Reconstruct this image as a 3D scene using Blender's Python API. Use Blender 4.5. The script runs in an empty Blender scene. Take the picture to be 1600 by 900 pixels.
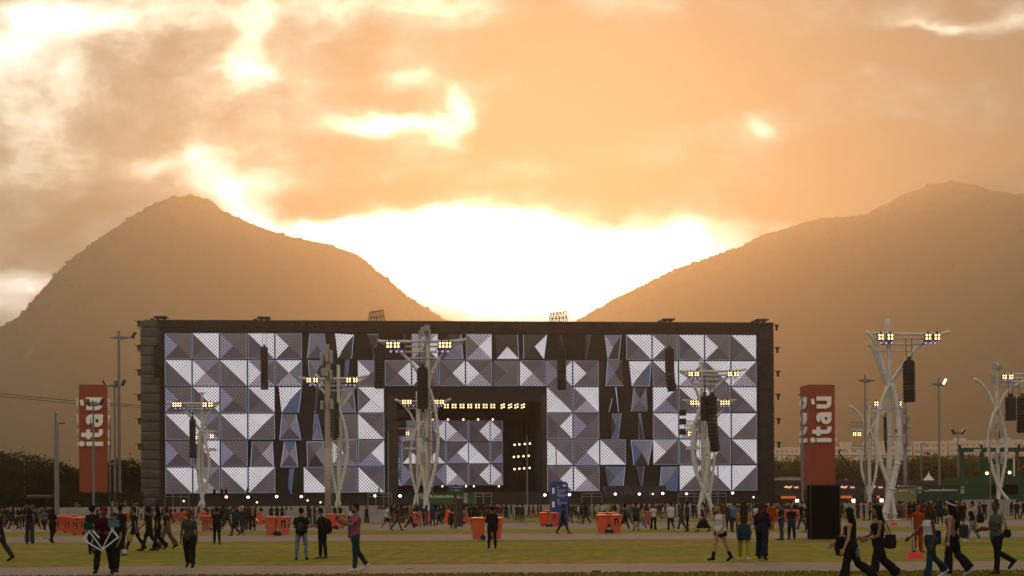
import bpy, bmesh, math, random
from mathutils import Vector, Matrix, noise
import numpy as np
R = math.radians
random.seed(7)
scn = bpy.context.scene
COL = scn.collection

# ------------------------------------------------------------------ camera
F = 2222.2; HOR = 788.0; EYE = 1.68; SLOPE = 0.006
cam_d = bpy.data.cameras.new('camera'); cam = bpy.data.objects.new('camera', cam_d); COL.objects.link(cam)
cam_d.sensor_width = 36.0; cam_d.lens = 50.0; cam_d.shift_y = (HOR-450)/1600.0
cam_d.clip_start = 0.5; cam_d.clip_end = 30000
cam.matrix_world = Matrix.Translation((0, 0, EYE)) @ Matrix.Rotation(R(90), 4, 'X') @ Matrix.Rotation(-SLOPE, 4, 'Z')
scn.camera = cam
scn.view_settings.view_transform = 'Standard'; scn.view_settings.look = 'None'
scn.view_settings.exposure = 0.2; scn.view_settings.gamma = 1.0; scn.view_settings.use_curve_mapping = False
scn.render.engine = 'CYCLES'
cy = scn.cycles
cy.max_bounces = 5; cy.diffuse_bounces = 3; cy.glossy_bounces = 2; cy.transmission_bounces = 2
cy.volume_bounces = 0; cy.transparent_max_bounces = 6
cy.sample_clamp_indirect = 4.0
cy.use_denoising = True
try: cy.denoiser = 'OPENIMAGEDENOISE'
except Exception: pass

# ------------------------------------------------------------------ sun
SUN_AZ = math.atan((875-800)/F)            # a little right of straight ahead
SUN_EL = R(14.0)
sun_d = bpy.data.lights.new('sun', 'SUN'); sun_d.energy = 1.05; sun_d.angle = R(10.0); sun_d.color = (1.0, 0.45, 0.16)
sun = bpy.data.objects.new('sun', sun_d); COL.objects.link(sun)
sdir = Vector((math.sin(SUN_AZ)*math.cos(SUN_EL), math.cos(SUN_AZ)*math.cos(SUN_EL), math.sin(SUN_EL)))
sun.rotation_euler = sdir.to_track_quat('Z', 'Y').to_euler()
sun.location = sdir*200

# ------------------------------------------------------------------ world: Nishita sky behind procedural sunset clouds
world = bpy.data.worlds.new('World'); scn.world = world; world.use_nodes = True
nt = world.node_tree; nt.nodes.clear()
class NG:
    """tiny helper writing maths as nodes"""
    def __init__(s, nt): s.nt = nt
    def n(s, t, **kw):
        x = s.nt.nodes.new(t)
        for k, v in kw.items(): setattr(x, k, v)
        return x
    def link(s, a, b): s.nt.links.new(a, b)
    def m(s, op, a, b=None, c=None, clamp=False):
        x = s.nt.nodes.new('ShaderNodeMath'); x.operation = op; x.use_clamp = clamp
        for i, v in enumerate((a, b, c)):
            if v is None: continue
            if isinstance(v, (int, float)): x.inputs[i].default_value = v
            else: s.nt.links.new(v, x.inputs[i])
        return x.outputs[0]
    def sstep(s, v, a, b):
        x = s.nt.nodes.new('ShaderNodeMapRange'); x.interpolation_type = 'SMOOTHSTEP'
        s.nt.links.new(v, x.inputs[0]); x.inputs[1].default_value = a; x.inputs[2].default_value = b
        return x.outputs[0]
    def noise(s, vec, scale, detail=4, rough=.55, w=None):
        x = s.nt.nodes.new('ShaderNodeTexNoise'); x.inputs['Scale'].default_value = scale
        x.inputs['Detail'].default_value = detail; x.inputs['Roughness'].default_value = rough
        s.nt.links.new(vec, x.inputs['Vector']); return x
    def ramp(s, fac, stops):
        x = s.nt.nodes.new('ShaderNodeValToRGB'); cr = x.color_ramp
        while len(cr.elements) < len(stops): cr.elements.new(0.5)
        for e, (p, c) in zip(cr.elements, stops): e.position = p; e.color = (*c, 1)
        s.nt.links.new(fac, x.inputs[0]); return x.outputs[0]
    def mix(s, fac, a, b, mode='MIX'):
        x = s.nt.nodes.new('ShaderNodeMix'); x.data_type = 'RGBA'; x.blend_type = mode
        for i, v in ((0, fac), (6, a), (7, b)):
            if isinstance(v, (int, float)): x.inputs[i].default_value = v
            elif isinstance(v, tuple): x.inputs[i].default_value = (*v, 1)
            else: s.nt.links.new(v, x.inputs[i])
        return x.outputs[2]
g = NG(nt)
tc = g.n('ShaderNodeTexCoord'); sep = g.n('ShaderNodeSeparateXYZ'); g.link(tc.outputs['Generated'], sep.inputs[0])
dx, dy, dz = sep.outputs
front = g.sstep(dy, 0.05, 0.55)
yy = g.m('MAXIMUM', dy, 0.12)
U0 = g.m('DIVIDE', dx, yy); V0 = g.m('DIVIDE', dz, yy)
comb = g.n('ShaderNodeCombineXYZ'); g.link(U0, comb.inputs[0]); g.link(g.m('MULTIPLY', V0, 1.7), comb.inputs[1])
nA = g.noise(comb.outputs[0], 7.0, 6, .58); nB = g.noise(comb.outputs[0], 5.0, 2, .5)
sA = g.n('ShaderNodeSeparateColor'); g.link(nA.outputs['Color'], sA.inputs[0])
U = g.m('ADD', U0, g.m('MULTIPLY', g.m('SUBTRACT', sA.outputs[0], .5), 0.070))
V = g.m('ADD', V0, g.m('MULTIPLY', g.m('SUBTRACT', sA.outputs[1], .5), 0.055))
GA = [ (40,150,150,190,.22),(330,100,230,150,.12),(1450,150,300,220,-.22),(1060,120,240,90,-.20),(980,60,60,22,.16),(1120,200,90,16,.18),(900,262,70,14,.16),(1330,140,60,20,.14),(1420,190,120,12,.16),(880,120,60,24,-.12),(1200,90,80,30,-.14),(1300,330,200,40,-.14),(760,270,160,30,-.10),(700,60,330,60,.06),
 (850,402,200,52,1.6),(720,388,130,30,.9),(1020,398,90,26,.8),(720,435,170,46,.8),(930,465,130,34,.5),(560,364,110,16,.8),(900,560,200,60,.22),
 (335,255,36,30,.45),(375,290,34,24,.55),(415,330,34,22,.65),(470,362,70,14,.7),
 (10,475,80,34,.7),(70,436,60,16,.45),(-10,60,80,60,.25),(110,22,90,16,.50),(30,250,30,60,.28),(60,190,40,22,.2),(400,60,22,60,.34),(420,110,30,24,.3),
 (690,18,70,20,.45),(740,40,26,16,.35),(660,180,66,13,.75),(728,160,22,16,.55),(690,205,24,10,.45),(600,178,36,10,.4),(648,125,34,11,.45),(490,140,20,26,.22),(540,180,30,12,.3),
 (1210,180,26,14,.50),(1250,195,40,14,.25),(1500,34,70,9,.6),(1440,20,40,16,.38),(1560,18,40,10,.4),(1240,338,36,10,.45),(990,230,40,16,.25),(1150,175,60,20,.18),
 (240,255,30,14,.3),(300,225,26,12,.25),(620,270,14,10,.2),(330,20,60,16,.2),
 (240,90,70,50,-.40),(190,200,90,36,-.16),(330,190,60,30,-.16),(560,80,60,40,-.38),(620,50,50,20,-.15),(930,90,150,60,-.34),(1120,110,170,60,-.28),(860,190,110,30,-.30),(1010,160,120,26,-.22),(760,200,50,24,-.12),
 (70,340,90,36,-.30),(20,300,40,30,-.14),(150,300,60,30,-.14),(560,250,120,28,-.22),(640,305,170,22,-.38),(480,318,46,14,-.3),(1000,300,140,26,-.2),(820,330,120,8,-.2),
 (1420,235,180,40,-.22),(1580,130,90,60,-.26),(1330,60,120,40,-.16),(1550,250,100,36,-.26),(1180,310,80,20,-.12),(60,110,30,20,-.14),
]
B = None
for cx, cy_, rx, ry, a in GA:
    u = g.m('MULTIPLY', g.m('SUBTRACT', U, (cx-800)/F), F/(rx*1.15))
    v = g.m('MULTIPLY', g.m('SUBTRACT', V, (HOR-cy_-SLOPE*(cx-800))/F), F/(ry*1.15))
    q = g.m('MULTIPLY_ADD', v, v, g.m('MULTIPLY', u, u))
    e = g.m('MULTIPLY', g.m('EXPONENT', g.m('MULTIPLY', q, -0.72)), a)
    B = e if B is None else g.m('ADD', B, e)
cw = g.n('ShaderNodeCombineXYZ'); g.link(U, cw.inputs[0]); g.link(g.m('MULTIPLY', V, 1.6), cw.inputs[1])
det = g.noise(cw.outputs[0], 10.0, 10, .62)
B = g.m('MULTIPLY', B, front)
B = g.m('ADD', B, 0.37)
B = g.m('ADD', B, g.m('MULTIPLY', g.m('SUBTRACT', det.outputs[0], .5), 2.1))
B = g.m('ADD', B, g.m('MULTIPLY', g.m('SUBTRACT', nB.outputs[0], .5), .25), clamp=False)
Bn = g.m('DIVIDE', B, 2.0, clamp=True)
cloud = g.ramp(Bn, [(0.02,(.02,.06,.075)),(.09,(.06,.15,.175)),(.15,(.17,.27,.28)),(.20,(.33,.42,.40)),(.26,(.60,.66,.56)),(.34,(1.2,1.3,1.1)),(.46,(2.2,2.2,2.0)),(.60,(4.2,4.0,3.7)),(1.0,(60,34,15))])
# darker greyer clouds overhead and behind the viewer
back = g.mix(g.sstep(dz, 0.15, 0.8), (.40,.37,.37), (.86,.76,.60))
backc = g.mix(g.m('MULTIPLY', det.outputs[0], .3), back, (.24,.22,.23))
cl = g.mix(g.m('MULTIPLY', front, g.m('SUBTRACT', 1.0, g.sstep(dz, .45, .9))), backc, cloud)
sky = g.n('ShaderNodeTexSky', sky_type='NISHITA', sun_disc=False, sun_elevation=SUN_EL, sun_rotation=SUN_AZ, air_density=1.6, dust_density=4.0)
bg1 = g.n('ShaderNodeBackground'); g.link(sky.outputs[0], bg1.inputs[0]); bg1.inputs[1].default_value = 0.08
bg2 = g.n('ShaderNodeBackground'); g.link(cl, bg2.inputs[0]); bg2.inputs[1].default_value = 1.0
mx = g.n('ShaderNodeMixShader'); mx.inputs[0].default_value = 0.93
g.link(bg1.outputs[0], mx.inputs[1]); g.link(bg2.outputs[0], mx.inputs[2])
wo = g.n('ShaderNodeOutputWorld'); g.link(mx.outputs[0], wo.inputs[0])
world.cycles.sampling_method = 'MANUAL'; world.cycles.sample_map_resolution = 1024

# ------------------------------------------------------------------ helpers
def W(px, py, Y):
    """photo direction at depth Y -> world point (used once, to lay the place out in metres)"""
    ax, ay = px-800.0, HOR-py
    return Vector(((ax+SLOPE*ay)*Y/F, Y, EYE+(ay-SLOPE*ax)*Y/F))
def G(px, py):
    ax, ay = px-800.0, HOR-py
    v = ay-SLOPE*ax
    Y = -EYE*F/v
    return Vector(((ax+SLOPE*ay)*Y/F, Y, 0))
def gX(px, Y): return (px-800.0)*Y/F

MATS = {}
def mat(name, col, rough=.7, metal=0.0, spec=.35, noise_amt=0.0, noise_scale=5.0, emit=None, estr=1.0, bump=0.0, bump_scale=20.0, col2=None, coords='Object'):
    if name in MATS: return MATS[name]
    m = bpy.data.materials.new(name); m.use_nodes = True; t = m.node_tree
    b = t.nodes['Principled BSDF']; b.inputs['Base Color'].default_value = (*col, 1)
    b.inputs['Roughness'].default_value = rough; b.inputs['Metallic'].default_value = metal
    b.inputs['Specular IOR Level'].default_value = spec
    q = NG(t)
    if noise_amt > 0 or bump > 0:
        c = q.n('ShaderNodeTexCoord')
        if noise_amt > 0:
            nz = q.noise(c.outputs[coords], noise_scale, 6, .6)
            c2 = col2 if col2 else tuple(x*(1-noise_amt) for x in col)
            k = q.ramp(nz.outputs[0], [(.35, col if not col2 else col), (.68, c2)])
            q.link(k, b.inputs['Base Color'])
        if bump > 0:
            nz2 = q.noise(c.outputs[coords], bump_scale, 5, .6)
            bm_ = q.n('ShaderNodeBump'); bm_.inputs['Strength'].default_value = bump; bm_.inputs['Distance'].default_value = .05
            q.link(nz2.outputs[0], bm_.inputs['Height']); q.link(bm_.outputs[0], b.inputs['Normal'])
    if emit:
        b.inputs['Emission Color'].default_value = (*emit, 1); b.inputs['Emission Strength'].default_value = estr
    MATS[name] = m; return m

class MB:
    """collects shapes, then links them as ONE mesh object"""
    def __init__(s): s.v = []; s.f = []; s.mi = []; s.cur = 0
    def add(s, vs, fs):
        o = len(s.v); s.v += [tuple(v) for v in vs]; s.f += [tuple(i+o for i in f) for f in fs]; s.mi += [s.cur]*len(fs); return s
    def quad(s, a, b, c, d): return s.add([a, b, c, d], [(0, 1, 2, 3)])
    def box(s, c, size, rz=0.0, M=None):
        hx, hy, hz = size[0]/2, size[1]/2, size[2]/2
        vs = [Vector((x*hx, y*hy, z*hz)) for x in (-1, 1) for y in (-1, 1) for z in (-1, 1)]
        if rz: r = Matrix.Rotation(rz, 3, 'Z'); vs = [r @ v for v in vs]
        if M is not None: vs = [M @ v for v in vs]
        vs = [v+Vector(c) for v in vs]
        return s.add(vs, [(0, 1, 3, 2), (4, 6, 7, 5), (0, 4, 5, 1), (2, 3, 7, 6), (0, 2, 6, 4), (1, 5, 7, 3)])
    def span(s, x0, x1, y0, y1, z0, z1): return s.box(((x0+x1)/2, (y0+y1)/2, (z0+z1)/2), (x1-x0, y1-y0, z1-z0))
    def tube(s, pts, rad, n=8, caps=True, up=None):
        pts = [Vector(p) for p in pts]
        if isinstance(rad, (int, float)): rad = [rad]*len(pts)
        vs = []; prev = None
        for i, p in enumerate(pts):
            t = (pts[min(i+1, len(pts)-1)]-pts[max(i-1, 0)])
            if t.length < 1e-9: t = Vector((0, 0, 1))
            t.normalize()
            a = prev if prev is not None else (Vector((0, 1, 0)) if abs(t.y) < .8 else Vector((1, 0, 0)))
            b = t.cross(a).normalized(); a = b.cross(t).normalized(); prev = a
            r = rad[i]; ra, rb = (r if isinstance(r, (int, float)) else r[0]), (r if isinstance(r, (int, float)) else r[1])
            for k in range(n):
                th = 2*math.pi*k/n; vs.append(p+a*math.cos(th)*ra+b*math.sin(th)*rb)
        fs = []
        for i in range(len(pts)-1):
            for k in range(n):
                fs.append((i*n+k, i*n+(k+1) % n, (i+1)*n+(k+1) % n, (i+1)*n+k))
        if caps: fs.append(tuple(range(n-1, -1, -1))); fs.append(tuple((len(pts)-1)*n+k for k in range(n)))
        return s.add(vs, fs)
    def ring_loft(s, rings, n=16, caps=True):
        """rings: (centre, rx, ry[, rotation matrix]) horizontal ellipses"""
        vs = []
        for r in rings:
            c = Vector(r[0]); M = r[3] if len(r) > 3 else None
            for k in range(n):
                th = 2*math.pi*k/n; v = Vector((math.cos(th)*r[1], math.sin(th)*r[2], 0))
                if M is not None: v = M @ v
                vs.append(c+v)
        fs = []
        for i in range(len(rings)-1):
            for k in range(n): fs.append((i*n+k, i*n+(k+1) % n, (i+1)*n+(k+1) % n, (i+1)*n+k))
        if caps: fs.append(tuple(range(n-1, -1, -1))); fs.append(tuple((len(rings)-1)*n+k for k in range(n)))
        return s.add(vs, fs)
    def ball(s, c, r, nu=10, nv=7, M=None):
        c = Vector(c); rx, ry, rz = (r, r, r) if isinstance(r, (int, float)) else r
        rings = []; vs = []; fs = []
        for j in range(nv+1):
            ph = math.pi*j/nv
            for k in range(nu):
                th = 2*math.pi*k/nu
                v = Vector((math.sin(ph)*math.cos(th)*rx, math.sin(ph)*math.sin(th)*ry, math.cos(ph)*rz))
                if M is not None: v = M @ v
                vs.append(c+v)
        for j in range(nv):
            for k in range(nu): fs.append((j*nu+k, (j+1)*nu+k, (j+1)*nu+(k+1) % nu, j*nu+(k+1) % nu))
        return s.add(vs, fs)
    def mesh(s, name, mats, smooth=False):
        me = bpy.data.meshes.new(name); me.from_pydata(s.v, [], s.f)
        if not isinstance(mats, (list, tuple)): mats = [mats]
        for m in mats: me.materials.append(m)
        if len(mats) > 1: me.polygons.foreach_set('material_index', s.mi)
        if smooth: me.polygons.foreach_set('use_smooth', [True]*len(me.polygons))
        me.validate(); me.update(); return me
    def build(s, name, mats, parent=None, smooth=False, loc=None, rz=0):
        o = bpy.data.objects.new(name, s.mesh(name, mats, smooth)); COL.objects.link(o)
        if parent is not None: o.parent = parent
        if loc is not None: o.location = loc
        if rz: o.rotation_euler.z = rz
        return o
def build_each(mb, name, mats, parent):
    """one object for every separate piece collected in mb"""
    par = list(range(len(mb.v)))
    def fnd(a):
        while par[a] != a: par[a] = par[par[a]]; a = par[a]
        return a
    for f in mb.f:
        for v in f[1:]: par[fnd(v)] = fnd(f[0])
    grp = {}
    for f in mb.f: grp.setdefault(fnd(f[0]), []).append(f)
    out = []
    for fs in grp.values():
        ids = sorted({v for f in fs for v in f}); mp_ = {v: i for i, v in enumerate(ids)}
        m2 = MB(); m2.add([mb.v[i] for i in ids], [tuple(mp_[v] for v in f) for f in fs]); out.append(m2.build(name, mats, parent))
    return out
def tag(o, label=None, cat=None, group=None, kind=None):
    if label: o['label'] = label
    if cat: o['category'] = cat
    if group: o['group'] = group
    if kind: o['kind'] = kind
    return o
def thing(name, label, cat, loc=(0, 0, 0), rz=0, group=None):
    o = bpy.data.objects.new(name, None); COL.objects.link(o); o.location = loc; o.rotation_euler.z = rz
    o.empty_display_size = .3
    return tag(o, label, cat, group)
def copy_tree(o, parent=None, kids=None):
    c = o.copy(); COL.objects.link(c)
    if parent is not None: c.parent = parent
    for ch in (KIDS.get(o.name) or [x for x in bpy.data.objects if x.parent == o]): copy_tree(ch, c)
    return c
KIDS = {}
def link_mesh(name, me, parent=None):
    o = bpy.data.objects.new(name, me); COL.objects.link(o)
    if parent is not None: o.parent = parent
    return o
def fnoise(x, y=0, z=0, oct=4): return noise.fractal(Vector((x, y, z)), 1.0, 2.0, oct)

# ------------------------------------------------------------------ ground, paths
gm = mat('field_grass', (.15,.155,.022), .9, spec=.1)
t = gm.node_tree; q = NG(t); b = t.nodes['Principled BSDF']
c = q.n('ShaderNodeTexCoord'); mp = q.n('ShaderNodeMapping'); q.link(c.outputs['Object'], mp.inputs[0]); mp.inputs['Scale'].default_value = (.25, .9, 1)
n1 = q.noise(mp.outputs[0], .25, 5, .6); n2 = q.noise(c.outputs['Object'], 3.5, 5, .7); n3 = q.noise(c.outputs['Object'], .045, 3, .5)
k1 = q.ramp(n1.outputs[0], [(.30,(.105,.118,.013)),(.50,(.17,.160,.016)),(.70,(.235,.195,.028))])
k2 = q.mix(q.m('MULTIPLY', q.sstep(n2.outputs[0], .40, .70), .45), k1, (.125,.115,.014))
k3 = q.mix(q.m('MULTIPLY', q.sstep(n3.outputs[0], .46, .64), .7), k2, (.19,.130,.040))
mps = q.n('ShaderNodeMapping'); q.link(c.outputs['Object'], mps.inputs[0]); mps.inputs['Scale'].default_value = (2.2, .42, 1)
nsp = q.noise(mps.outputs[0], 1.0, 6, .75)
k3 = q.mix(q.m('MULTIPLY', q.sstep(nsp.outputs[0], .44, .62), .55), k3, (.085,.095,.012))
k3 = q.mix(q.m('MULTIPLY', q.sstep(nsp.outputs[0], .52, .34), .35), k3, (.27,.225,.035))
nbare = q.noise(mp.outputs[0], 1.1, 4, .65)
k4 = q.mix(q.m('MULTIPLY', q.sstep(nbare.outputs[0], .66, .74), .7), k3, (.05,.045,.012))
q.link(k4, b.inputs['Base Color'])
bp = q.n('ShaderNodeBump'); bp.inputs['Strength'].default_value = .9; bp.inputs['Distance'].default_value = .06
q.link(q.noise(c.outputs['Object'], 14, 4, .7).outputs[0], bp.inputs['Height']); q.link(bp.outputs[0], b.inputs['Normal'])
mb = MB()
mb.quad((-8500,-30,0),(8500,-30,0),(8500,8700,0),(-8500,8700,0))
ground = tag(mb.build('ground', gm), kind='structure')
def asphalt(name, c1, c2, sc):
    m = mat(name, c1, .85, spec=.3)
    t = m.node_tree; q = NG(t); b = t.nodes['Principled BSDF']; c = q.n('ShaderNodeTexCoord')
    mp = q.n('ShaderNodeMapping'); q.link(c.outputs['Object'], mp.inputs[0]); mp.inputs['Scale'].default_value = (.3, 1.6, 1)
    a1 = q.noise(mp.outputs[0], sc, 6, .65); a2 = q.noise(c.outputs['Object'], 9, 5, .7)
    k = q.ramp(a1.outputs[0], [(.3, c1), (.6, c2), (.75, tuple(min(1, x*1.25) for x in c2))])
    k = q.mix(q.m('MULTIPLY', q.sstep(a2.outputs[0], .45, .7), .45), k, tuple(x*.6 for x in c1))
    q.link(k, b.inputs['Base Color'])
    bp = q.n('ShaderNodeBump'); bp.inputs['Strength'].default_value = .5; bp.inputs['Distance'].default_value = .02
    q.link(a2.outputs[0], bp.inputs['Height']); q.link(bp.outputs[0], b.inputs['Normal'])
    return m
asp = asphalt('path_asphalt', (.13,.105,.095), (.19,.145,.125), .6)
def band(name, y0, y1, mt, z=.004, x0=-420, x1=420, wob=.25):
    """a path crossing the field, its edges worn slightly uneven"""
    mb = MB(); N = 240
    xs = [x0+(x1-x0)*i/N for i in range(N+1)]
    lo = [(x, y0+wob*fnoise(x*.15, y0, 3), z) for x in xs]; hi = [(x, y1+wob*fnoise(x*.15, y1, 9), z) for x in xs]
    mb.add(lo+hi, [(i, i+1, N+2+i, N+1+i) for i in range(N)])
    return tag(mb.build(name, mt), kind='structure')
def gy(py): return EYE*F/(py-HOR)
band('path_near', gy(896.0), gy(881.8), asp)
band('path_middle', gy(843.7), gy(834.3), asp)
band('path_far', gy(827), gy(817.5), asp, wob=.5)
band('path_far_side', gy(813.5), gy(811.6), asp, wob=.6)
asp2 = asphalt('forecourt_concrete', (.12,.10,.09), (.17,.14,.12), .08)
band('forecourt', 197, 420, asp2, z=.004, x0=-700, x1=900, wob=0)

# ------------------------------------------------------------------ mountains
hill_m = mat('mountain_forest', (.028,.034,.014), .95, spec=.05, noise_amt=.5, noise_scale=.02)
rock_t = hill_m.node_tree; q = NG(rock_t); bb = rock_t.nodes['Principled BSDF']
cc = q.n('ShaderNodeTexCoord'); nr = q.noise(cc.outputs['Object'], .004, 5, .6); nf = q.noise(cc.outputs['Object'], .04, 5, .7)
kk = q.ramp(nf.outputs[0], [(.3,(.018,.024,.010)),(.55,(.040,.046,.018)),(.75,(.065,.065,.03))])
kk = q.mix(q.sstep(nr.outputs[0], .62, .70), kk, (.17,.145,.12)); q.link(kk, bb.inputs['Base Color'])
LP = [(-700,700),(-400,640),(-200,590),(-80,555),(0,515),(30,497),(60,462),(100,415),(150,376),(200,345),(240,322),(270,311),(300,309),(325,314),(345,332),(380,347),(420,362),(470,374),(510,382),(545,395),(575,415),(600,437),(630,462),(665,487),(700,506),(760,530),(840,560),(950,620),(1050,700),(1150,770)]
RP = [(560,770),(640,700),(740,600),(830,540),(900,503),(960,464),(1000,446),(1060,415),(1120,396),(1160,380),(1200,362),(1240,350),(1280,337),(1310,334),(1350,334),(1375,320),(1410,303),(1450,287),(1480,283),(1510,288),(1540,294),(1570,298),(1600,295),(1700,280),(1850,300),(2050,380),(2300,560)]
def mountain(name, prof, Y, front_w, back_w, seed):
    xs = [W(p[0], 0, Y).x for p in prof]; zs = [W(p[0], p[1], Y).z for p in prof]
    NX, NY = 420, 70
    X = np.linspace(xs[0], xs[-1], NX); Zr = np.interp(X, xs, zs)
    V_ = []; 
    for j in range(NY):
        t_ = j/(NY-1)
        yo = -front_w+(front_w+back_w)*t_
        s = abs(yo)/(front_w if yo < 0 else back_w)
        fall = (1-s)**1.25 if yo < 0 else (1-s)**1.1
        for i in range(NX):
            h = max(0.0, float(Zr[i]))
            z = h*fall + (1-fall)*fall*4*h*.18*fnoise(X[i]*.002+seed, yo*.002, 0, 5)*1.4 + 14*fall*fnoise(X[i]*.013, yo*.013, seed, 4)*(0.15 if s < .03 else 1)
            V_.append((float(X[i]), Y+yo, z-2*(1-fall)))
    fs = [(j*NX+i, j*NX+i+1, (j+1)*NX+i+1, (j+1)*NX+i) for j in range(NY-1) for i in range(NX-1)]
    m_ = MB(); m_.add(V_, fs); o = m_.build(name, hill_m, smooth=True); tag(o, kind='structure')
    # forest cover on the ridge
    f = MB(); rr = random.Random(seed)
    base = []
    for k in range(9):
        b1 = MB(); b1.ball((0,0,0), 1, 7, 5)
        base.append([tuple(Vector(v)*(1+.45*fnoise(v[0]*1.3+k*5, v[1]*1.3, v[2]*1.3, 2))) for v in b1.v]); bf = b1.f
    for k in range(9000):
        x = rr.uniform(xs[0], xs[-1]); yo = (-abs(rr.gauss(0, .10))*front_w) if k % 5 == 0 else rr.gauss(0, 9)
        if yo < -front_w*.9: continue
        s = abs(yo)/(front_w if yo < 0 else back_w)
        fi = (x-xs[0])/(xs[-1]-xs[0])*(NX-1); fj = (yo+front_w)/(front_w+back_w)*(NY-1)
        i, j = min(NX-2, int(fi)), min(NY-2, int(fj)); fi -= i; fj -= j
        z = (V_[j*NX+i][2]*(1-fi)+V_[j*NX+i+1][2]*fi)*(1-fj)+(V_[(j+1)*NX+i][2]*(1-fi)+V_[(j+1)*NX+i+1][2]*fi)*fj
        if z < 5: continue
        sz = rr.uniform(5.0, 11.0)*(1.5 if rr.random() < .08 else 1)
        f.add([(x+v[0]*sz*1.15, Y+yo+v[1]*sz*1.1, z+sz*.15+v[2]*sz*.85) for v in rr.choice(base)], bf)
    o2 = f.build('forest', mat('forest_canopy', (.032,.04,.016), .95, spec=.05, noise_amt=.5, noise_scale=.1)); tag(o2, 'dense forest covering the mountain ridge', 'forest', kind='stuff')
    return o
mountain('mountain_left', LP, 5600, 1200, 1300, 3)
mountain('mountain_right', RP, 5800, 1300, 1300, 11)

# ------------------------------------------------------------------ haze
hz = bpy.data.materials.new('haze_air'); hz.use_nodes = True; ht = hz.node_tree; ht.nodes.clear()
pv = ht.nodes.new('ShaderNodeVolumePrincipled'); pv.inputs['Color'].default_value = (.98,.83,.62,1); pv.inputs['Density'].default_value = .00022
pv.inputs["Anisotropy"].default_value = .70; pv.inputs['Emission Strength'].default_value = 0
ho = ht.nodes.new('ShaderNodeOutputMaterial'); ht.links.new(pv.outputs[0], ho.inputs['Volume'])
mb = MB(); mb.span(-8600, 8600, -60, 8800, -1.2, 1340)
haze = tag(mb.build('haze', hz), 'warm sunset haze hanging in the valley', 'haze', kind='stuff')
# ================================================================== THE STAGE
A0 = Vector((gX(258, 229.0), 229.0, 0)); B0 = Vector((gX(1184, 236.8), 236.8, 0))
SA = math.atan2(B0.y-A0.y, B0.x-A0.x); SLEN = (B0-A0).length
su = (B0-A0).normalized(); sn = Vector((-su.y, su.x, 0))
def S(px, py, w=0.0):
    """photo direction -> stage-local (u along the front, w behind it, z)"""
    ax, ay = px-800.0, HOR-py
    d = Vector(((ax+SLOPE*ay)/F, 1, (ay-SLOPE*ax)/F))
    Y = (A0.dot(sn)+w)/d.dot(sn)
    p = d*Y+Vector((0, 0, EYE)); q_ = Vector((p.x, p.y, 0))-A0
    return Vector((q_.dot(su), w, p.z))
stage = thing('stage_building', 'huge black concert stage wall covered with lit pyramid tiles', 'stage', (A0.x, A0.y, 0), SA)
drape = mat('stage_black_drape', (.030,.027,.024), .75, noise_amt=.45, noise_scale=.4, bump=.4, bump_scale=1.2)
olive = mat('stage_olive_wrap', (.085,.077,.055), .38, spec=.5, noise_amt=.35, noise_scale=.5, bump=.2, bump_scale=1)
darkm = mat('black_metal', (.02,.02,.02), .5)
PIT = SLEN/22; RH = 4.335; ZT = S(258, 519.4).z
ZB = ZT-6*RH
u_l = S(237, 600).x; u_ll = S(222.5, 600).x; u_r = S(1183.5, 600).x+.3; u_rr = S(1209, 600).x
ztop = S(258, 501.0).z
# body behind everything (a hollow box with the performance opening)
ox0, ox1 = S(603, 700).x, S(860, 700).x; oz1 = S(700, 603).z
D = 26.0
mb = MB()
mb.span(u_l-.2, ox0, .25, D, 0, ztop-.1); mb.span(ox1, u_rr-.1, .25, D, 0, ztop-.1); mb.span(ox0+.001, ox1-.001, .25, D, oz1, ztop-.1)
mb.build('wall', drape, stage)
# horizontal wrinkled cloth bands round the side and the top
mb = MB(); rng = random.Random(5)
zz = 0.0
while zz < ztop-.3:
    h = 2.05; z1 = min(zz+h, ztop)
    mb.span(u_r, u_rr, -.05-rng.random()*.06, .245, zz+.06, z1-.02); zz = z1
for i in range(24):
    a, b_ = (u_l-.0)+(u_r-u_l+.0)*i/24, (u_l)+(u_r-u_l)*(i+1)/24
    mb.span(a+.02, b_-.02, -.10-rng.random()*.05, .245, ztop-1.05, ztop-.02)
    mb.span(a+.02, b_-.02, -.05-rng.random()*.04, .245, ZT+.10, ztop-1.10)
zz = 0
while zz < ZT:
    mb.span(u_l+.02, -.25, -.05-rng.random()*.05, .245, zz+.05, min(zz+2.05, ZT)-.02); zz += 2.05
mb.build('cloth_band', drape, stage)
# rounded olive wrap on the left corner
mb = MB(); zz = 0.0; rr_ = 1.75
while zz < ztop:
    z1 = min(zz+1.52, ztop)
    pr = 1.0+.012*rng.random()
    rings = [((u_l-.15, .9, zz+.03), rr_*.985*pr, rr_*.985*pr), ((u_l-.15, .9, zz+.2), rr_*pr, rr_*pr), ((u_l-.15, .9, z1-.15), rr_*pr, rr_*pr), ((u_l-.15, .9, z1-.02), rr_*.985*pr, rr_*.985*pr)]
    mb.ring_loft(rings, 28); zz = z1
mb.build('corner_wrap', olive, stage, smooth=True)
# roof edge truss and hoist heads
mb = MB()
mb.span(u_ll+.3, u_rr, -.15, 1.0, ztop-.02, ztop+.12)
mb.build('roof', darkm, stage)
for px in (251, 412, 1043, 1189):
    c_ = S(px, 500)
    h = MB(); w_ = 1.1
    h.span(c_.x-w_*.9, c_.x+w_, -.9, 1.5, ztop+.42, ztop+.62); h.span(c_.x-w_*.5, c_.x-w_*.3, -.2, 1, ztop+.1, ztop+.42); h.span(c_.x+w_*.4, c_.x+w_*.6, -.2, 1, ztop+.1, ztop+.42)
    h.span(c_.x-w_*1.5, c_.x-w_*.9, -.1, .3, ztop+.15, ztop+.35)
    h.build('hoist_head', darkm, stage)
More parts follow.
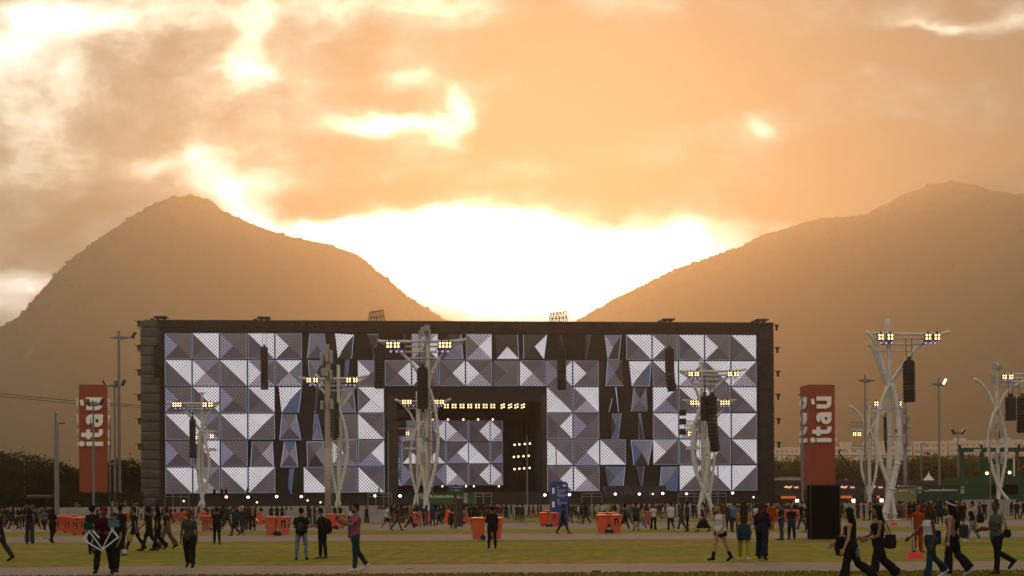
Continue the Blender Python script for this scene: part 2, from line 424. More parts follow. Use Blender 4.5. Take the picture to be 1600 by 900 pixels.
# open lattice frames standing on the roof
def lattice(px0, px1, py0, py1):
    h = MB(); a = S(px0, py1, 3); b_ = S(px1, py1, 3); z1 = S(px0, py0, 3).z
    z0 = ztop+.1; L = b_.x-a.x
    def P(u, v): return (a.x+L*(u*(1-.16*(v))+.10*v), 3, z0+(z1-z0)*v*(.86+.18*u))
    for v in (0, .5, 1): h.tube([P(0, v), P(1, v)], .07, 5)
    for k in range(6): h.tube([P(k/5, 0), P(k/5, 1)], .06, 5)
    for k in range(5): h.tube([P(k/5, 0), P((k+1)/5, .5)], .045, 4); h.tube([P((k+1)/5, .5), P(k/5, 1)], .045, 4); h.tube([P((k+.5)/5, 0), P((k+.5)/5, 1)], .035, 4)
    return h.build('roof_lattice', darkm, stage)
lattice(575, 601, 485, 501); lattice(857, 887, 487, 503)
# small moving-head lamps clipped along both vertical edges
proto_me = None
def edge_lamp(u, z, side):
    global proto_me
    if proto_me is None:
        h = MB(); h.span(-.75, .55, -.06, .06, .32, .40); h.box((0, 0, .12), (.5, .4, .36)); h.tube([(0, 0, 0), (0, 0, -.35)], .17, 8); h.ball((0, 0, -.42), .23, 8, 6)
        proto_me = h.mesh('edge_lamp', darkm)
    o = link_mesh('edge_lamp', proto_me, stage); o.location = (u+side*.45, -.1, z)
for py in (505, 543, 581, 620, 657, 697): edge_lamp(u_ll-.15, S(217, py).z, -.8)
for px, py in ((1213, 511), (1214, 546), (1215, 583), (1215.5, 619), (1216, 657), (1216.5, 694), (1217, 730)): edge_lamp(S(px, py).x-.2, S(px, py).z, .5)
# knots of rigging hanging from the roof band
mb = MB()
for px in (270, 303, 345, 382, 457, 493, 529, 551, 647, 668, 727, 749, 787, 812, 900, 935, 968, 998, 1067, 1101, 1135, 1169):
    c_ = S(px, 508); mb = MB(); mb.box((c_.x, -.3, ztop-.35), (.35, .3, .7)); mb.ball((c_.x, -.3, ztop-.75), .2, 6, 5); mb.build('rigging', darkm, stage)

# ------------------------------------------------------------------ tiles
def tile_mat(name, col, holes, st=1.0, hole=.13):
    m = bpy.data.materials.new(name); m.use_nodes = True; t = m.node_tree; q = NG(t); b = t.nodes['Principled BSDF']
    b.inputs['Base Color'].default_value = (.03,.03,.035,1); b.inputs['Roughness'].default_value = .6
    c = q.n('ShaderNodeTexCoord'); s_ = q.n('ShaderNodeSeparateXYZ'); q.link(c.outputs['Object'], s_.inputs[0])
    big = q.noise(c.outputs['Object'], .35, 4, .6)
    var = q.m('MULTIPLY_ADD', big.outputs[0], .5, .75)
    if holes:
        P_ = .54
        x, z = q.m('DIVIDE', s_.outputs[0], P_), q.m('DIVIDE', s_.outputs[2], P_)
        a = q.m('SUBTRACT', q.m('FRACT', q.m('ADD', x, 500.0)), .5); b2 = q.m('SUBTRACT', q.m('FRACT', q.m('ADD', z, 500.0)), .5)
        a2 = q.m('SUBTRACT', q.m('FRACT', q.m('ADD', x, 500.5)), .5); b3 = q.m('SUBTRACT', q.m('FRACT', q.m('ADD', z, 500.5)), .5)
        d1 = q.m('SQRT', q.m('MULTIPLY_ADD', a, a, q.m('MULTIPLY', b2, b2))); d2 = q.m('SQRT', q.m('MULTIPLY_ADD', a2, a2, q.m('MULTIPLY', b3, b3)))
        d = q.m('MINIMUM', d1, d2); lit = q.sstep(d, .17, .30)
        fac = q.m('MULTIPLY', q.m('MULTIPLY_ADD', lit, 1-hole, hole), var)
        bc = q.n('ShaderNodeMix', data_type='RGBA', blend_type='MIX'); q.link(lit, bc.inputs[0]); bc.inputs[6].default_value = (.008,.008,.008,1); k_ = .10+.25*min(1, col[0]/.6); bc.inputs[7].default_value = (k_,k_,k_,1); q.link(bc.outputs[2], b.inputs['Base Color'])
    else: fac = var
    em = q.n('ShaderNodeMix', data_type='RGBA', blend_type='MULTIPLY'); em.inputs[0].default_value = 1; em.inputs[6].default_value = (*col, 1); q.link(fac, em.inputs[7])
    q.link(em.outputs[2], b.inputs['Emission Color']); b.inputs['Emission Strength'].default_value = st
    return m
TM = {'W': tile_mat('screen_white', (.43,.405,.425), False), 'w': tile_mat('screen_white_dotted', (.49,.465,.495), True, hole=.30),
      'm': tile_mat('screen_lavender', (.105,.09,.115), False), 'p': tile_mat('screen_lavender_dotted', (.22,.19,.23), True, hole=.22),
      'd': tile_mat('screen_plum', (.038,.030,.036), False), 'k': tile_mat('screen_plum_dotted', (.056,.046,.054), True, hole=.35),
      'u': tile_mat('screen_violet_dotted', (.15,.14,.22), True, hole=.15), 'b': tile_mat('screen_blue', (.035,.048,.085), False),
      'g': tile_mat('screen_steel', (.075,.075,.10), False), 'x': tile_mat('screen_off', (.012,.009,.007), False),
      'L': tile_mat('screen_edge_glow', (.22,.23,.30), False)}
TK = list(TM.keys())
lum = {'W':5,'w':4,'m':3,'p':3,'d':2,'k':2,'u':3,'b':1,'g':1,'x':0}
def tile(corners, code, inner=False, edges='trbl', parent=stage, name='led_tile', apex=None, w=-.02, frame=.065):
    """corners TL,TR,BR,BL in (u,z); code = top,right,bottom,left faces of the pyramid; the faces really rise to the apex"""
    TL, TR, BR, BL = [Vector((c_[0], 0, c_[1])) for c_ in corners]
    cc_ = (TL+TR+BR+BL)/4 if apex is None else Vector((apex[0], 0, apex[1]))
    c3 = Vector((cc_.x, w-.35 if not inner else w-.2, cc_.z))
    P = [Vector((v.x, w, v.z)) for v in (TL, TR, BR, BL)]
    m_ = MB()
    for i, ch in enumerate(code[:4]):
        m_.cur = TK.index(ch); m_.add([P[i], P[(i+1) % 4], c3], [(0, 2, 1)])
    # backing slab
    m_.cur = TK.index('x')
    Q = [p+Vector((0, .16, 0)) for p in P]
    m_.add(P+Q, [(0, 1, 5, 4), (1, 2, 6, 5), (2, 3, 7, 6), (3, 0, 4, 7), (4, 5, 6, 7)])
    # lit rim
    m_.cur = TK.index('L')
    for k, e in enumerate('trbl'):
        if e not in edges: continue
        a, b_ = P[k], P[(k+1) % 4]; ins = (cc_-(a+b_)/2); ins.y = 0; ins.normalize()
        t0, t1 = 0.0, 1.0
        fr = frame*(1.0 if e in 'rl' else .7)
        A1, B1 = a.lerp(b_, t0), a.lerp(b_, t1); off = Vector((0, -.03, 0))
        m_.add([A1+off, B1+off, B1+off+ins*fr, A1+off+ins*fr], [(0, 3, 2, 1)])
    return m_.build(name, [TM[k] for k in TK], parent)
GAP = .09
def cell(c, r):
    u0, u1 = c*PIT+GAP, (c+1)*PIT-GAP; z1, z0 = ZT-r*RH-GAP, ZT-(r+1)*RH+GAP
    return [(u0, z1), (u1, z1), (u1, z0), (u0, z0)]
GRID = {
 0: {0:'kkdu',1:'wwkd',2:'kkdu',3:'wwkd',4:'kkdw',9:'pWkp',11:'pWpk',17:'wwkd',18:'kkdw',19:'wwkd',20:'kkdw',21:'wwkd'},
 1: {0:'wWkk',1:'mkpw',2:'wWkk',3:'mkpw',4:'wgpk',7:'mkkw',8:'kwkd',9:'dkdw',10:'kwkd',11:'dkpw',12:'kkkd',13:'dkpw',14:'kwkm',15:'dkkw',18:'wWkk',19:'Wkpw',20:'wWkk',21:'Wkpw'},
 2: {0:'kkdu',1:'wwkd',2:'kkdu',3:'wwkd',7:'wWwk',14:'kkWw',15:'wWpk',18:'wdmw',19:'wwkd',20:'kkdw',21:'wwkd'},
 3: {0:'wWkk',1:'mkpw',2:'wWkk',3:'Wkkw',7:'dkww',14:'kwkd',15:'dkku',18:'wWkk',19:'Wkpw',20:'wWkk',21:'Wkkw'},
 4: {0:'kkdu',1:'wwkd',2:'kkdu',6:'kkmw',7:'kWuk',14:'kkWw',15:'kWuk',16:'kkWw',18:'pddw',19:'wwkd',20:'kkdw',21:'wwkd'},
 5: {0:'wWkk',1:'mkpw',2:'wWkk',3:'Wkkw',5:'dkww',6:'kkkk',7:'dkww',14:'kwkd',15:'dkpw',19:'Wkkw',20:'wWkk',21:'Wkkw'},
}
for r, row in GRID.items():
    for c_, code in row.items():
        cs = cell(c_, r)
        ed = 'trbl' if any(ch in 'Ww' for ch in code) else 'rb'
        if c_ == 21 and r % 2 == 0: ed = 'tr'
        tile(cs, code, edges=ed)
# tiles caught while turning: outlines read on the stage plane
def tp(*pts): return [(S(x, y).x, S(x, y).z) for x, y in pts]
TURN = [
 ((484,521),(508,521),(511,559.5),(479.5,560),'ggdg','l'), ((523.5,521),(553,523),(550,560.5),(528,560),'wxxw','r'), ((574,522),(591,522),(584,561),(583,561),'xxxx','tr'),
 ((630,521),(632,521),(634,547),(632,560),'xxxx','r'), ((700,522),(721,522),(724,561),(692,561),'xmgx','rb'),
 ((774,523),(809,523),(811,561),(776,561),'xxWx','rb'), ((817.5,523),(855,522.5),(850,561),(818,561),'xWxx','l'),
 ((876,523),(878,523),(879,547),(877,540),'xxxx','l'), ((914,523),(923,523),(916,561),(914,561),'xxxx','r'), ((944.5,523.5),(971,523.5),(967,562),(949.5,562),'gxxp','lrb'),
 ((481,562.5),(506,563),(506,601),(484,601),'gxpk','l'), ((539,562),(546,562),(543,590),(538,590),'bbbb','r'), ((949,563),(972,563),(974.5,603),(946,603),'kxkg','lb'),
 ((982.5,564.5),(1018,564.5),(1015,603.5),(987,603.5),'Wbkw','rlb'),
 ((435.5,605),(472,605),(467,645),(440,645),'wbbw','r'), ((494,605),(499,605),(493,645),(491.5,645),'xxxx','lr'), ((534,605),(552,605),(556,645),(531,645),'gdgg','r'),
 ((961,605),(963,605),(967,644),(966,644),'LLLL','r'), ((956,622),(957,622),(952,644),(951,644),'LLLL','l'), ((990,606),(1010,606),(1012,643),(986,643),'xgkg','l'),
 ((440,647),(463,647),(471,687.5),(436.5,687.5),'kmdg','lrb'), ((491,647),(496,647),(505,687),(488.5,687),'bbgb','lrb'), ((533,647),(560,647),(560.5,687),(533,687),'kkkk','rb'),
 ((955,646),(971,646),(966,686),(955,686),'kbbx','r'), ((998,646),(1001,646),(1006.5,686),(998,686),'bbxx','rl'),
 ((394,689.5),(426,689.5),(428.5,730),(391,730),'kpkd','lrb'), ((444,690),(462,690),(466,730),(438,730),'bmdm','rlb'), ((479,689.5),(507,689.5),(507,729.5),(480,729.5),'kmxd','lt'),
 ((985.5,687.5),(1020,687.5),(1013,727),(990,727),'gmxb','tlr'),
 ((452,732.5),(459,732.5),(455,772),(450,763),'bbbb','r'), ((945,728.5),(977,729),(974,762),(950,760),'bggd','r'), ((995,728.5),(1007,728.5),(1003,762),(1002,762),'xbxx','lr'),
 ((1033,729),(1060,729),(1059,768),(1030,766),'gbbg','l'),
]
for a, b_, c_, d_, code, ed in TURN:
    tile(tp(a, b_, c_, d_), code, edges=ed, frame=.10)

# the slimmest turned tiles, past the hundred largest, gathered in one part
tl = [o for o in bpy.data.objects if o.name.split('.')[0] == 'led_tile']
def tarea(o): xs = [v.co.x for v in o.data.vertices]; zs = [v.co.z for v in o.data.vertices]; return (max(xs)-min(xs))*(max(zs)-min(zs))*(1 if any(len(p.vertices) for p in o.data.polygons) else 0)
tl.sort(key=tarea); extra_t = tl[:max(0, len(tl)-99)]; mt_ = MB()
for o in extra_t:
    off = len(mt_.v); mt_.v += [tuple(v.co) for v in o.data.vertices]; mt_.f += [tuple(i+off for i in p.vertices) for p in o.data.polygons]; mt_.mi += [p.material_index for p in o.data.polygons]
    bpy.data.objects.remove(o)
tag(mt_.build('edge_on_tiles', [TM[k] for k in TK], stage), kind='stuff')

# ------------------------------------------------------------------ the performance opening
bi = MB(); bw = 15.0
fr0, fr1 = S(622, 700).x, S(846, 700).x; frz = S(700, 628).z
bi.span(ox0+.002, ox1-.002, bw+1.2, bw+1.6, 2, oz1-.01)                # back drape
bi.span(ox0+.003, fr0, .28, bw, 0, oz1-.02); bi.span(fr1, ox1-.003, .28, bw, 0, oz1-.02)
bi.span(fr0+.001, fr1-.001, .28, 2.0, frz, oz1-.03)
bi.build('inner_frame', drape, stage)
mb = MB()
for k in range(12):
    z0 = 2.5+k*1.45
    mb.span(ox0+.3, fr0-.15, .10+.05*rng.random(), .275, z0, z0+1.40); mb.span(fr1+.15, ox1-.3, .10+.05*rng.random(), .275, z0, z0+1.40)
build_each(mb, 'frame_cladding', mat('stage_brown_cladding', (.055,.045,.036), .6, noise_amt=.4, noise_scale=.6), stage)
# inner screen, 15 m behind the opening
isc = MB()
scr = bpy.data.objects.new('back_screen', None); COL.objects.link(scr); scr.parent = stage
ix = [S(x, 700, bw).x for x in (596.5, 628, 662, 696.5, 732, 766, 801)]; izs = [S(700, y, bw).z for y in (656.5, 690.5, 724.5, 759)]
IN = {0:['kkdu','mkpu','uwkd','dkpw','kwkd','dkpw'],1:['kkuk','kkWk','kkWk','kWuk','kkWw','kkuk'],2:['mkpw','dkdu','kukd','dkpw','kwkd','dkpw']}
clip = S(785.5, 700, bw).x; clip0 = S(620, 700, bw).x
for r in range(3):
    for c_ in range(6):
        u0, u1 = ix[c_]+.06, ix[c_+1]-.06; z1, z0 = izs[r]-.06, izs[r+1]+.06
        mid = ((u0+u1)/2, (z0+z1)/2)
        uu0, uu1 = max(u0, clip0), min(u1, clip)
        if uu1 <= uu0: continue
        code = IN[r][c_]
        if u1 > clip or u0 < clip0: ap = (min(max(mid[0], uu0+.05), uu1-.05), mid[1])
        else: ap = mid
        tile([(uu0, z1), (uu1, z1), (uu1, z0), (uu0, z0)], code, inner=True, parent=scr, name='screen_panel', apex=ap, w=bw, frame=.06, edges='lr')
# stage deck and its clutter
deck = MB(); zd = S(600, 767, 0).z
deck.span(-.3, SLEN+.6, -7.5, bw, 0, zd-1.1); deck.span(ox0-1, ox1+1, -4, bw, zd-1.1, zd-.35)
deck.build('deck', drape, stage)
mb = MB()
for k in range(95):
    u = SLEN*(k+rng.random())/95; wd = rng.uniform(.3, 1.5); h = rng.choice([.3, .5, .8, .8, 1.3])*rng.uniform(.7, 1.2)
    y_ = rng.uniform(-7, -3.5)
    mb.box((u, y_, zd-1.1+h/2), (wd, .7, h), rz=rng.uniform(-.3, .3))
    if rng.random() < .3: mb.ball((u+.2, y_, zd-1.1+h+.25), .28, 7, 5)
for a, b_ in ((258, 295), (575, 612), (680, 768), (909, 940), (1060, 1135)):
    rail = MB()
    p, r_ = S(a, 775, -9), S(b_, 775, -9); z = S(a, 771, -9).z
    rail.tube([(p.x, -9, z), (r_.x, -9, z)], .06, 5); n = max(2, int((r_.x-p.x)/1.2))
    rail.tube([(p.x, -9, z-.5), (r_.x, -9, z-.5)], .04, 5)
    for k in range(n+1): rail.tube([(p.x+(r_.x-p.x)*k/n, -9, 0), (p.x+(r_.x-p.x)*k/n, -9, z)], .05, 5)
    rail.build('railing', mat('galvanised_steel', (.33,.31,.28), .5, metal=.3), stage)
# glass-fronted control boxes low on the right
cb = MB(); a, b_ = S(945, 760, -6), S(1040, 760, -6); cb.span(a.x, b_.x, -6.4, -4, zd-1.6, zd+.55)
cb.build('control_booth', mat('booth_frame', (.035,.03,.028), .4), stage)
gl = mat('booth_glass', (.02,.02,.025), .12, spec=.6)
for k in range(11):
    u = a.x+.4+k*(b_.x-a.x-.8)/11
    h = MB(); h.span(u, u+.72, -6.44, -6.41, zd-1.3, zd+.25); h.build('booth_window', gl, stage)

# ------------------------------------------------------------------ lamps (they are lit in the photo)
warm = mat('lamp_warm', (1,.8,.5), emit=(1.0,.64,.28), estr=2.6)
warm2 = mat('lamp_warm_soft', (1,.8,.5), emit=(1.0,.76,.45), estr=1.8)
pinkl = mat('lamp_pink', (1,.8,.8), emit=(1.0,.50,.48), estr=4.5)
whitel = mat('lamp_white', (1,1,1), emit=(1.0,.80,.70), estr=5.0)
redl = mat('lamp_red', (1,.3,.3), emit=(1.0,.22,.22), estr=8.0)
# row of floodlights under the lintel
for i, px in enumerate((697.5, 709.5, 722, 734, 746, 758, 770, 785.5, 797, 807, 817)):
    c_ = S(px, 634.5, 3.0)
    h = MB(); h.box((0, .15, .0), (.95, .3, .85)); h.box((0, .1, .6), (.12, .12, .5)); hd = h.build('flood_lamp', darkm, stage); hd.location = (c_.x, 3.0, c_.z)
    h = MB(); tilt = 0 if i < 7 else .5
    for a in (-.24, .24):
        for b2 in (-.22, .22): h.ball((a*(1-tilt*.4), -.06, b2+a*tilt*.6), (.15, .08, .14), 8, 6)
    h.build('lens', warm if i < 8 else warm2, hd)
for px in (676, 700, 724, 747, 770):
    c_ = S(px, 655.5, bw-.6); h = MB(); h.ball((0, 0, 0), (.19, .12, .19), 8, 6); o = h.build('spot_lamp', warm2, stage); o.location = (c_.x, bw-.6, c_.z)
for r, (py, xs) in enumerate(((695, (804, 811.5, 820, 828)), (714, (803, 810, 818, 826)), (733, (804, 811.5, 819, 827.5)))):
    for k, px in enumerate(xs):
        c_ = S(px, py-k*.6, bw-4); h = MB(); h.ball((0, 0, 0), (.19, .12, .19), 8, 6); o = h.build('spot_lamp', warm2, stage); o.location = (c_.x, bw-4, c_.z)
mb = MB()
for px in (807, 815, 823, 831): 
    c_ = S(px, 700, bw-3.7); mb.tube([(c_.x, bw-3.7, 3), (c_.x, bw-3.7, 17)], .06, 5)
build_each(mb, 'lamp_ladder', darkm, stage)
for px, py, m_ in ((354, 776.5, redl), (388, 777, whitel), (432.5, 776, whitel), (471, 776, redl), (586, 775, whitel), (625, 775, whitel), (851, 773.5, whitel), (889.5, 773, whitel), (961, 772, pinkl), (998.5, 772, pinkl), (1035, 771, whitel), (1072, 771.5, pinkl), (1107.5, 771, whitel), (1144, 770.5, pinkl)):
    c_ = S(px, py, -6.6)
    h = MB(); h.box((0, .28, 0), (.7, .4, .6)); h.box((0, .3, -.5), (.2, .2, .5)); hd = h.build('footlight', darkm, stage); hd.location = (c_.x, -6.9, c_.z)
    h = MB(); h.ball((0, 0, 0), (.22, .12, .19), 10, 7); h.build('lens', m_, hd)
for px, py in ((691, 760), (740, 760), (728, 760), (779, 760), (402, 785), (481, 782), (501, 785), (288, 783), (1019, 772), (1176, 777)):
    c_ = S(px, py, -7); h = MB(); h.ball((0, 0, 0), .15, 8, 6); o = h.build('work_lamp', warm2, stage); o.location = (c_.x, -7.6, c_.z)

# ------------------------------------------------------------------ hanging loudspeaker arrays on the stage front (things of their own)
spk = mat('speaker_black', (.018,.016,.015), .6, noise_amt=.3, noise_scale=3)
def array_parts(root, L, n, w, d, curve, lean=0.0, grille=True):
    """line array: n cabinets, curving at the foot; one cabinet = one part"""
    ang = lean; p = Vector((0, 0, 0)); h = L/n
    for k in range(n):
        ang += curve*(k/n)**1.5*2.0/n
        c_ = p+Vector((0, math.sin(ang)*0, -h/2))
        m_ = MB(); M = Matrix.Rotation(ang, 3, 'X')
        m_.box((0, 0, 0), (w, d, h*.93), M=M); m_.box((0, d*.06, 0), (w*1.05, d*.55, h*.55), M=M)
        m_.box((-w*.53, -d*.3, 0), (.05, .12, h*.5), M=M)
        o = m_.build('cabinet', spk, root); o.location = c_
        p = p+Vector((0, math.sin(ang)*h*1.0, -math.cos(ang)*h))
def line_array(label, loc, rz, L, n, w, d, curve, cable, group='hanging loudspeaker arrays', lean=0):
    t_ = thing('speaker_array', label, 'loudspeaker', loc, rz, group)
    array_parts(t_, L, n, w, d, curve, lean)
    h = MB(); h.box((0, 0, .1), (w*.9, d*.9, .12)); h.box((0, 0, .35), (.3, .3, .4)); h.build('flying_frame', darkm, t_)
    h = MB()
    for s_ in (-.28, .28): h.tube([(s_*w, 0, .15), (s_*w, 0, cable)], .035, 5)
    h.build('cable', darkm, t_)
    return t_
def s2w(v): return A0+su*v[0]+sn*v[1]+Vector((0, 0, v[2]))
for px, pt, pb, wpx, cab, lab, cv, n, yaw in (
    (413, 544, 609, 12.0, 40, 'long narrow black speaker array hanging before the left tiles', .12, 15, 0),
    (592.5, 545, 607, 15, 42, 'wide black speaker array hanging left of the stage opening', .25, 14, .25),
    (877.5, 546, 609, 15, 42, 'wide black speaker array hanging right of the stage opening', .25, 14, -.25),
    (1046, 546, 611, 13, 42, 'narrow black speaker array curving left at the foot before the right tiles', .5, 15, -.9),
    (248, 541, 590, 13, 38, 'dark speaker array hanging over the olive left corner of the stage', .3, 12, .5),
    (1190, 545, 592, 17, 42, 'dark curved speaker array hanging on the far right black side of the stage', .9, 12, -.9)):
    a = S(px, pt, -2.6); b_ = S(px, pb, -2.6); L = a.z-b_.z; w_ = wpx/F*232
    wl = s2w((a.x, -2.6, a.z)); line_array(lab, wl, SA+yaw, L, n, w_*.85, 1.0, cv, ztop-a.z+.45)
# ================================================================== TOWERS
white = mat('tower_white_paint', (.66,.63,.58), .45, noise_amt=.22, noise_scale=1.2)
steel = mat('pole_grey_steel', (.22,.205,.19), .5, metal=.2, noise_amt=.2, noise_scale=1.5)
grey = mat('antenna_grey', (.36,.34,.32), .55, noise_amt=.2, noise_scale=2)
purple = mat('par_violet', (.3,.2,.5), emit=(.45,.34,.75), estr=.6)
inkm = mat('stencil_black', (.015,.015,.015), .6)
TMP = bpy.data.scenes.new('workbench')
def tmp_dg():
    with bpy.context.temp_override(scene=TMP, view_layer=TMP.view_layers[0]): return bpy.context.evaluated_depsgraph_get()
def text_mesh(txt, size, bold=0.0, extrude=.01):
    cu = bpy.data.curves.new('text', 'FONT'); cu.body = txt; cu.size = size; cu.align_x = 'CENTER'; cu.align_y = 'CENTER'; cu.offset = bold; cu.extrude = extrude
    cu.resolution_u = 4
    o = bpy.data.objects.new('text', cu); TMP.collection.objects.link(o)
    dg = tmp_dg(); me = bpy.data.meshes.new_from_object(o.evaluated_get(dg))
    bpy.data.objects.remove(o); bpy.data.curves.remove(cu); return me
def text_obj(name, txt, size, m, parent, loc, rot=(math.pi/2, 0, 0), bold=0.0, extrude=.01, scale=None):
    me = text_mesh(txt, size, bold, extrude); me.materials.clear(); me.materials.append(m)
    o = link_mesh(name, me, parent); o.location = loc; o.rotation_euler = rot
    if scale: o.scale = scale
    return o
def blinder_meshes():
    a = MB(); a.box((0, .12, 0), (.62, .22, .62)); a.box((0, .12, .42), (.1, .1, .26))
    b_ = MB()
    for x in (-.15, .15):
        for z in (-.15, .15): b_.ball((x, -.02, z), (.105, .05, .105), 8, 6)
    c_ = MB(); c_.tube([(0, .25, .05), (0, -.08, -.03)], [.14, .17], 9); c_.box((0, .15, .2), (.1, .08, .2))
    d_ = MB(); d_.ball((0, -.09, -.03), (.13, .03, .13), 8, 5)
    return a.mesh('blinder', darkm), b_.mesh('lens', warm), c_.mesh('par_can', darkm), d_.mesh('lens', purple)
BLM = blinder_meshes()
class Tower:
    def __init__(s, label, Y, bx, rz=0.0, group='white speaker and light towers'):
        s.Y = Y; s.k = Y/F; base = W(bx, 785, Y); s.bx = base.x
        s.t = thing('sound_tower', label, 'tower', (base.x, Y, 0), 0, group)
        s.o = Vector((base.x, Y, 0))
    def P(s, px, py, dy=0.0): p = W(px, py, s.Y)-s.o; p.y = dy; p.z = max(p.z, 0); return p
    def ground(s, px): p = s.P(px, 700); p.z = 0; return p
    def tube(s, name, pts, rpx, dy=0.0, n=10, mt=None):
        P_ = [s.P(x, y, dy) for x, y in pts]
        if len(P_) > 2:   # smooth the bend
            Q = []
            for i in range(len(P_)-1):
                p0, p1, p2, p3 = P_[max(i-1, 0)], P_[i], P_[i+1], P_[min(i+2, len(P_)-1)]
                for k in range(4):
                    t = k/4; Q.append(.5*((2*p1)+(p2-p0)*t+(2*p0-5*p1+4*p2-p3)*t*t+(3*p1-p0-3*p2+p3)*t**3))
            Q.append(P_[-1]); P_ = Q
        if isinstance(rpx, tuple): rr_ = [(rpx[0]+(rpx[1]-rpx[0])*i/(len(P_)-1))*s.k for i in range(len(P_))]
        else: rr_ = rpx*s.k
        m_ = MB(); m_.tube(P_, rr_, n)
        if name in ('leg', 'mast', 'curved_arm') and len(P_) > 3:
            acc = 0.0
            for i in range(1, len(P_)-1):
                acc += (P_[i]-P_[i-1]).length
                if acc > 2.1:
                    acc = 0.0; r_ = rr_[i] if isinstance(rr_, list) else rr_; d_ = (P_[i+1]-P_[i-1]).normalized()*.07
                    m_.tube([P_[i]-d_, P_[i]+d_], r_*1.22, n); m_.box(P_[i]+Vector((r_*1.3, -.03, 0)), (.10, .10, .12))
        if name == 'leg' and P_[-1].z < .6: m_.box((P_[-1].x, P_[-1].y, .06), (1.0, .8, .12))
        return m_.build(name, mt or white, s.t, smooth=True)
    def lamps(s, blind, pars, y1, y2, dy=-.5):
        for px in blind:
            p = s.P(px, y1, dy); h = link_mesh('blinder_lamp', BLM[0], s.t); h.location = p; l = link_mesh('lens', BLM[1], h)
            if s.Y > 200: h.scale = (1.15, 1, 1.15)
        for px in pars:
            p = s.P(px, y2, dy); h = link_mesh('par_lamp', BLM[2], s.t); h.location = p; l = link_mesh('lens', BLM[3], h)
            if s.Y > 200: h.scale = (1.1, 1, 1.1)
    def platform(s, x0, x1, y, rail=9):
        a, b_ = s.P(x0, y, 0), s.P(x1, y, 0); m_ = MB()
        m_.box(((a.x+b_.x)/2, 0, a.z), (abs(b_.x-a.x), 1.3, .28)); m_.build('platform', white, s.t)
        m_ = MB(); h = rail*s.k
        for k in range(5):
            x = a.x+(b_.x-a.x)*k/4
            m_.tube([(x, -.6, a.z+.1), (x, -.6, a.z+h)], .025, 4); m_.tube([(x, .6, a.z+.1), (x, .6, a.z+h)], .025, 4)
        for q_ in (.5, 1): m_.tube([(a.x, -.6, a.z+h*q_), (b_.x, -.6, a.z+h*q_)], .025, 4); m_.tube([(a.x, .6, a.z+h*q_), (b_.x, .6, a.z+h*q_)], .025, 4)
        m_.build('railing', steel, s.t)
    def lamp1(s, px, py):
        p = s.P(px, py, -.5); h = link_mesh('blinder_lamp', BLM[0], s.t); h.location = p; link_mesh('lens', BLM[1], h)
    def number(s, txt, px, py, size, rz=0.3, dy=-.4):
        text_obj('number', txt, size, inkm, s.t, s.P(px, py, dy), rot=(math.pi/2, 0, rz), bold=.01, scale=(.8, 1, 1))
    def boxes(s, lst, mt=None):
        for px, py, w_, h_ in lst:
            m_ = MB(); m_.box((0, 0, 0), (w_*s.k, .45, h_*s.k)); m_.box((0, .3, 0), (w_*s.k*.3, .2, h_*s.k*.5)); o = m_.build('antenna_panel', mt or grey, s.t); o.location = s.P(px, py, -.45)
    def ladder(s, px, y0, y1):
        a, b_ = s.P(px, y0, -.1), s.P(px, y1, -.1); m_ = MB()
        m_.tube([a, b_], .03, 4); m_.tube([a+Vector((.3, 0, 0)), b_+Vector((.3, 0, 0))], .03, 4); n = int(abs(b_.z-a.z)/.4)
        for k in range(n): q_ = a.lerp(b_, k/n); m_.tube([q_, q_+Vector((.3, 0, 0))], .02, 4)
        m_.build('ladder', steel, s.t)
def tower_array(tw, px, pt, pb, wpx, cv, cab_y, label, n=12, yaw=0.0, dpt=.75, lean=0):
    a, b_ = tw.P(px, pt, -.9), tw.P(px, pb, -.9); L = a.z-b_.z
    return line_array(label, tw.o+a, yaw, L, n, wpx*tw.k*.9, dpt, cv, tw.P(px, cab_y).z-a.z, group='speaker arrays hanging from the white towers', lean=lean)

# --- tower with the number 9, tallest, free against the orange sky
t = Tower('tall white curved steel tower numbered 9 standing against the orange sky', 130, 1388)
t.tube('mast', [(1387, 498), (1389, 560), (1390.5, 640), (1391, 815)], (3.3, 3.6))
t.tube('crossbar', [(1360, 521), (1400, 522), (1440, 522.5), (1466, 523), (1474, 521), (1483.5, 518.5)], (2.0, 2.7), -.15)
t.tube('crossbar', [(1362, 528.5), (1447, 529)], 1.5, .2); t.tube('crossbar', [(1374, 538), (1440, 538)], 1.6, -.1); t.tube('crossbar', [(1378, 548.5), (1426, 548.5)], 1.6, .1)
t.tube('curved_arm', [(1353.5, 518.5), (1364, 529), (1372, 549), (1379, 572), (1386, 594), (1389, 603)], (3.0, 3.4), -.1)
t.tube('curved_arm', [(1360.5, 536), (1367, 544), (1374, 561), (1380, 580), (1386, 598)], 2.8, .8)
t.tube('curved_arm', [(1470, 523), (1447, 532), (1428, 548), (1410, 572), (1396, 592), (1390, 603)], 2.7, 0)
t.tube('leg', [(1389, 600), (1379, 619), (1371, 648), (1367, 680), (1371, 712), (1381, 743), (1389, 764), (1396, 812)], (2.8, 3.6), -.5)
t.tube('leg', [(1390, 600), (1396, 622), (1400, 655), (1401, 690), (1398, 725), (1391, 757), (1384, 785), (1376, 813)], (3.4, 5.4), -.8)
t.tube('leg', [(1389, 602), (1392, 650), (1393, 690), (1391, 735), (1390, 814)], 3.4, .7)
t.lamps((1374.5, 1389, 1448, 1462), (1373.5, 1382, 1391, 1443.5, 1451.5, 1458), 527.5, 536.5)
t.number('9', 1394.5, 675.5, .62, dy=-1.15)
tower_array(t, 1416, 568, 629, 17.5, .30, 530, 'large black speaker array hanging from the tall tower numbered 9', yaw=-.45, dpt=.8)
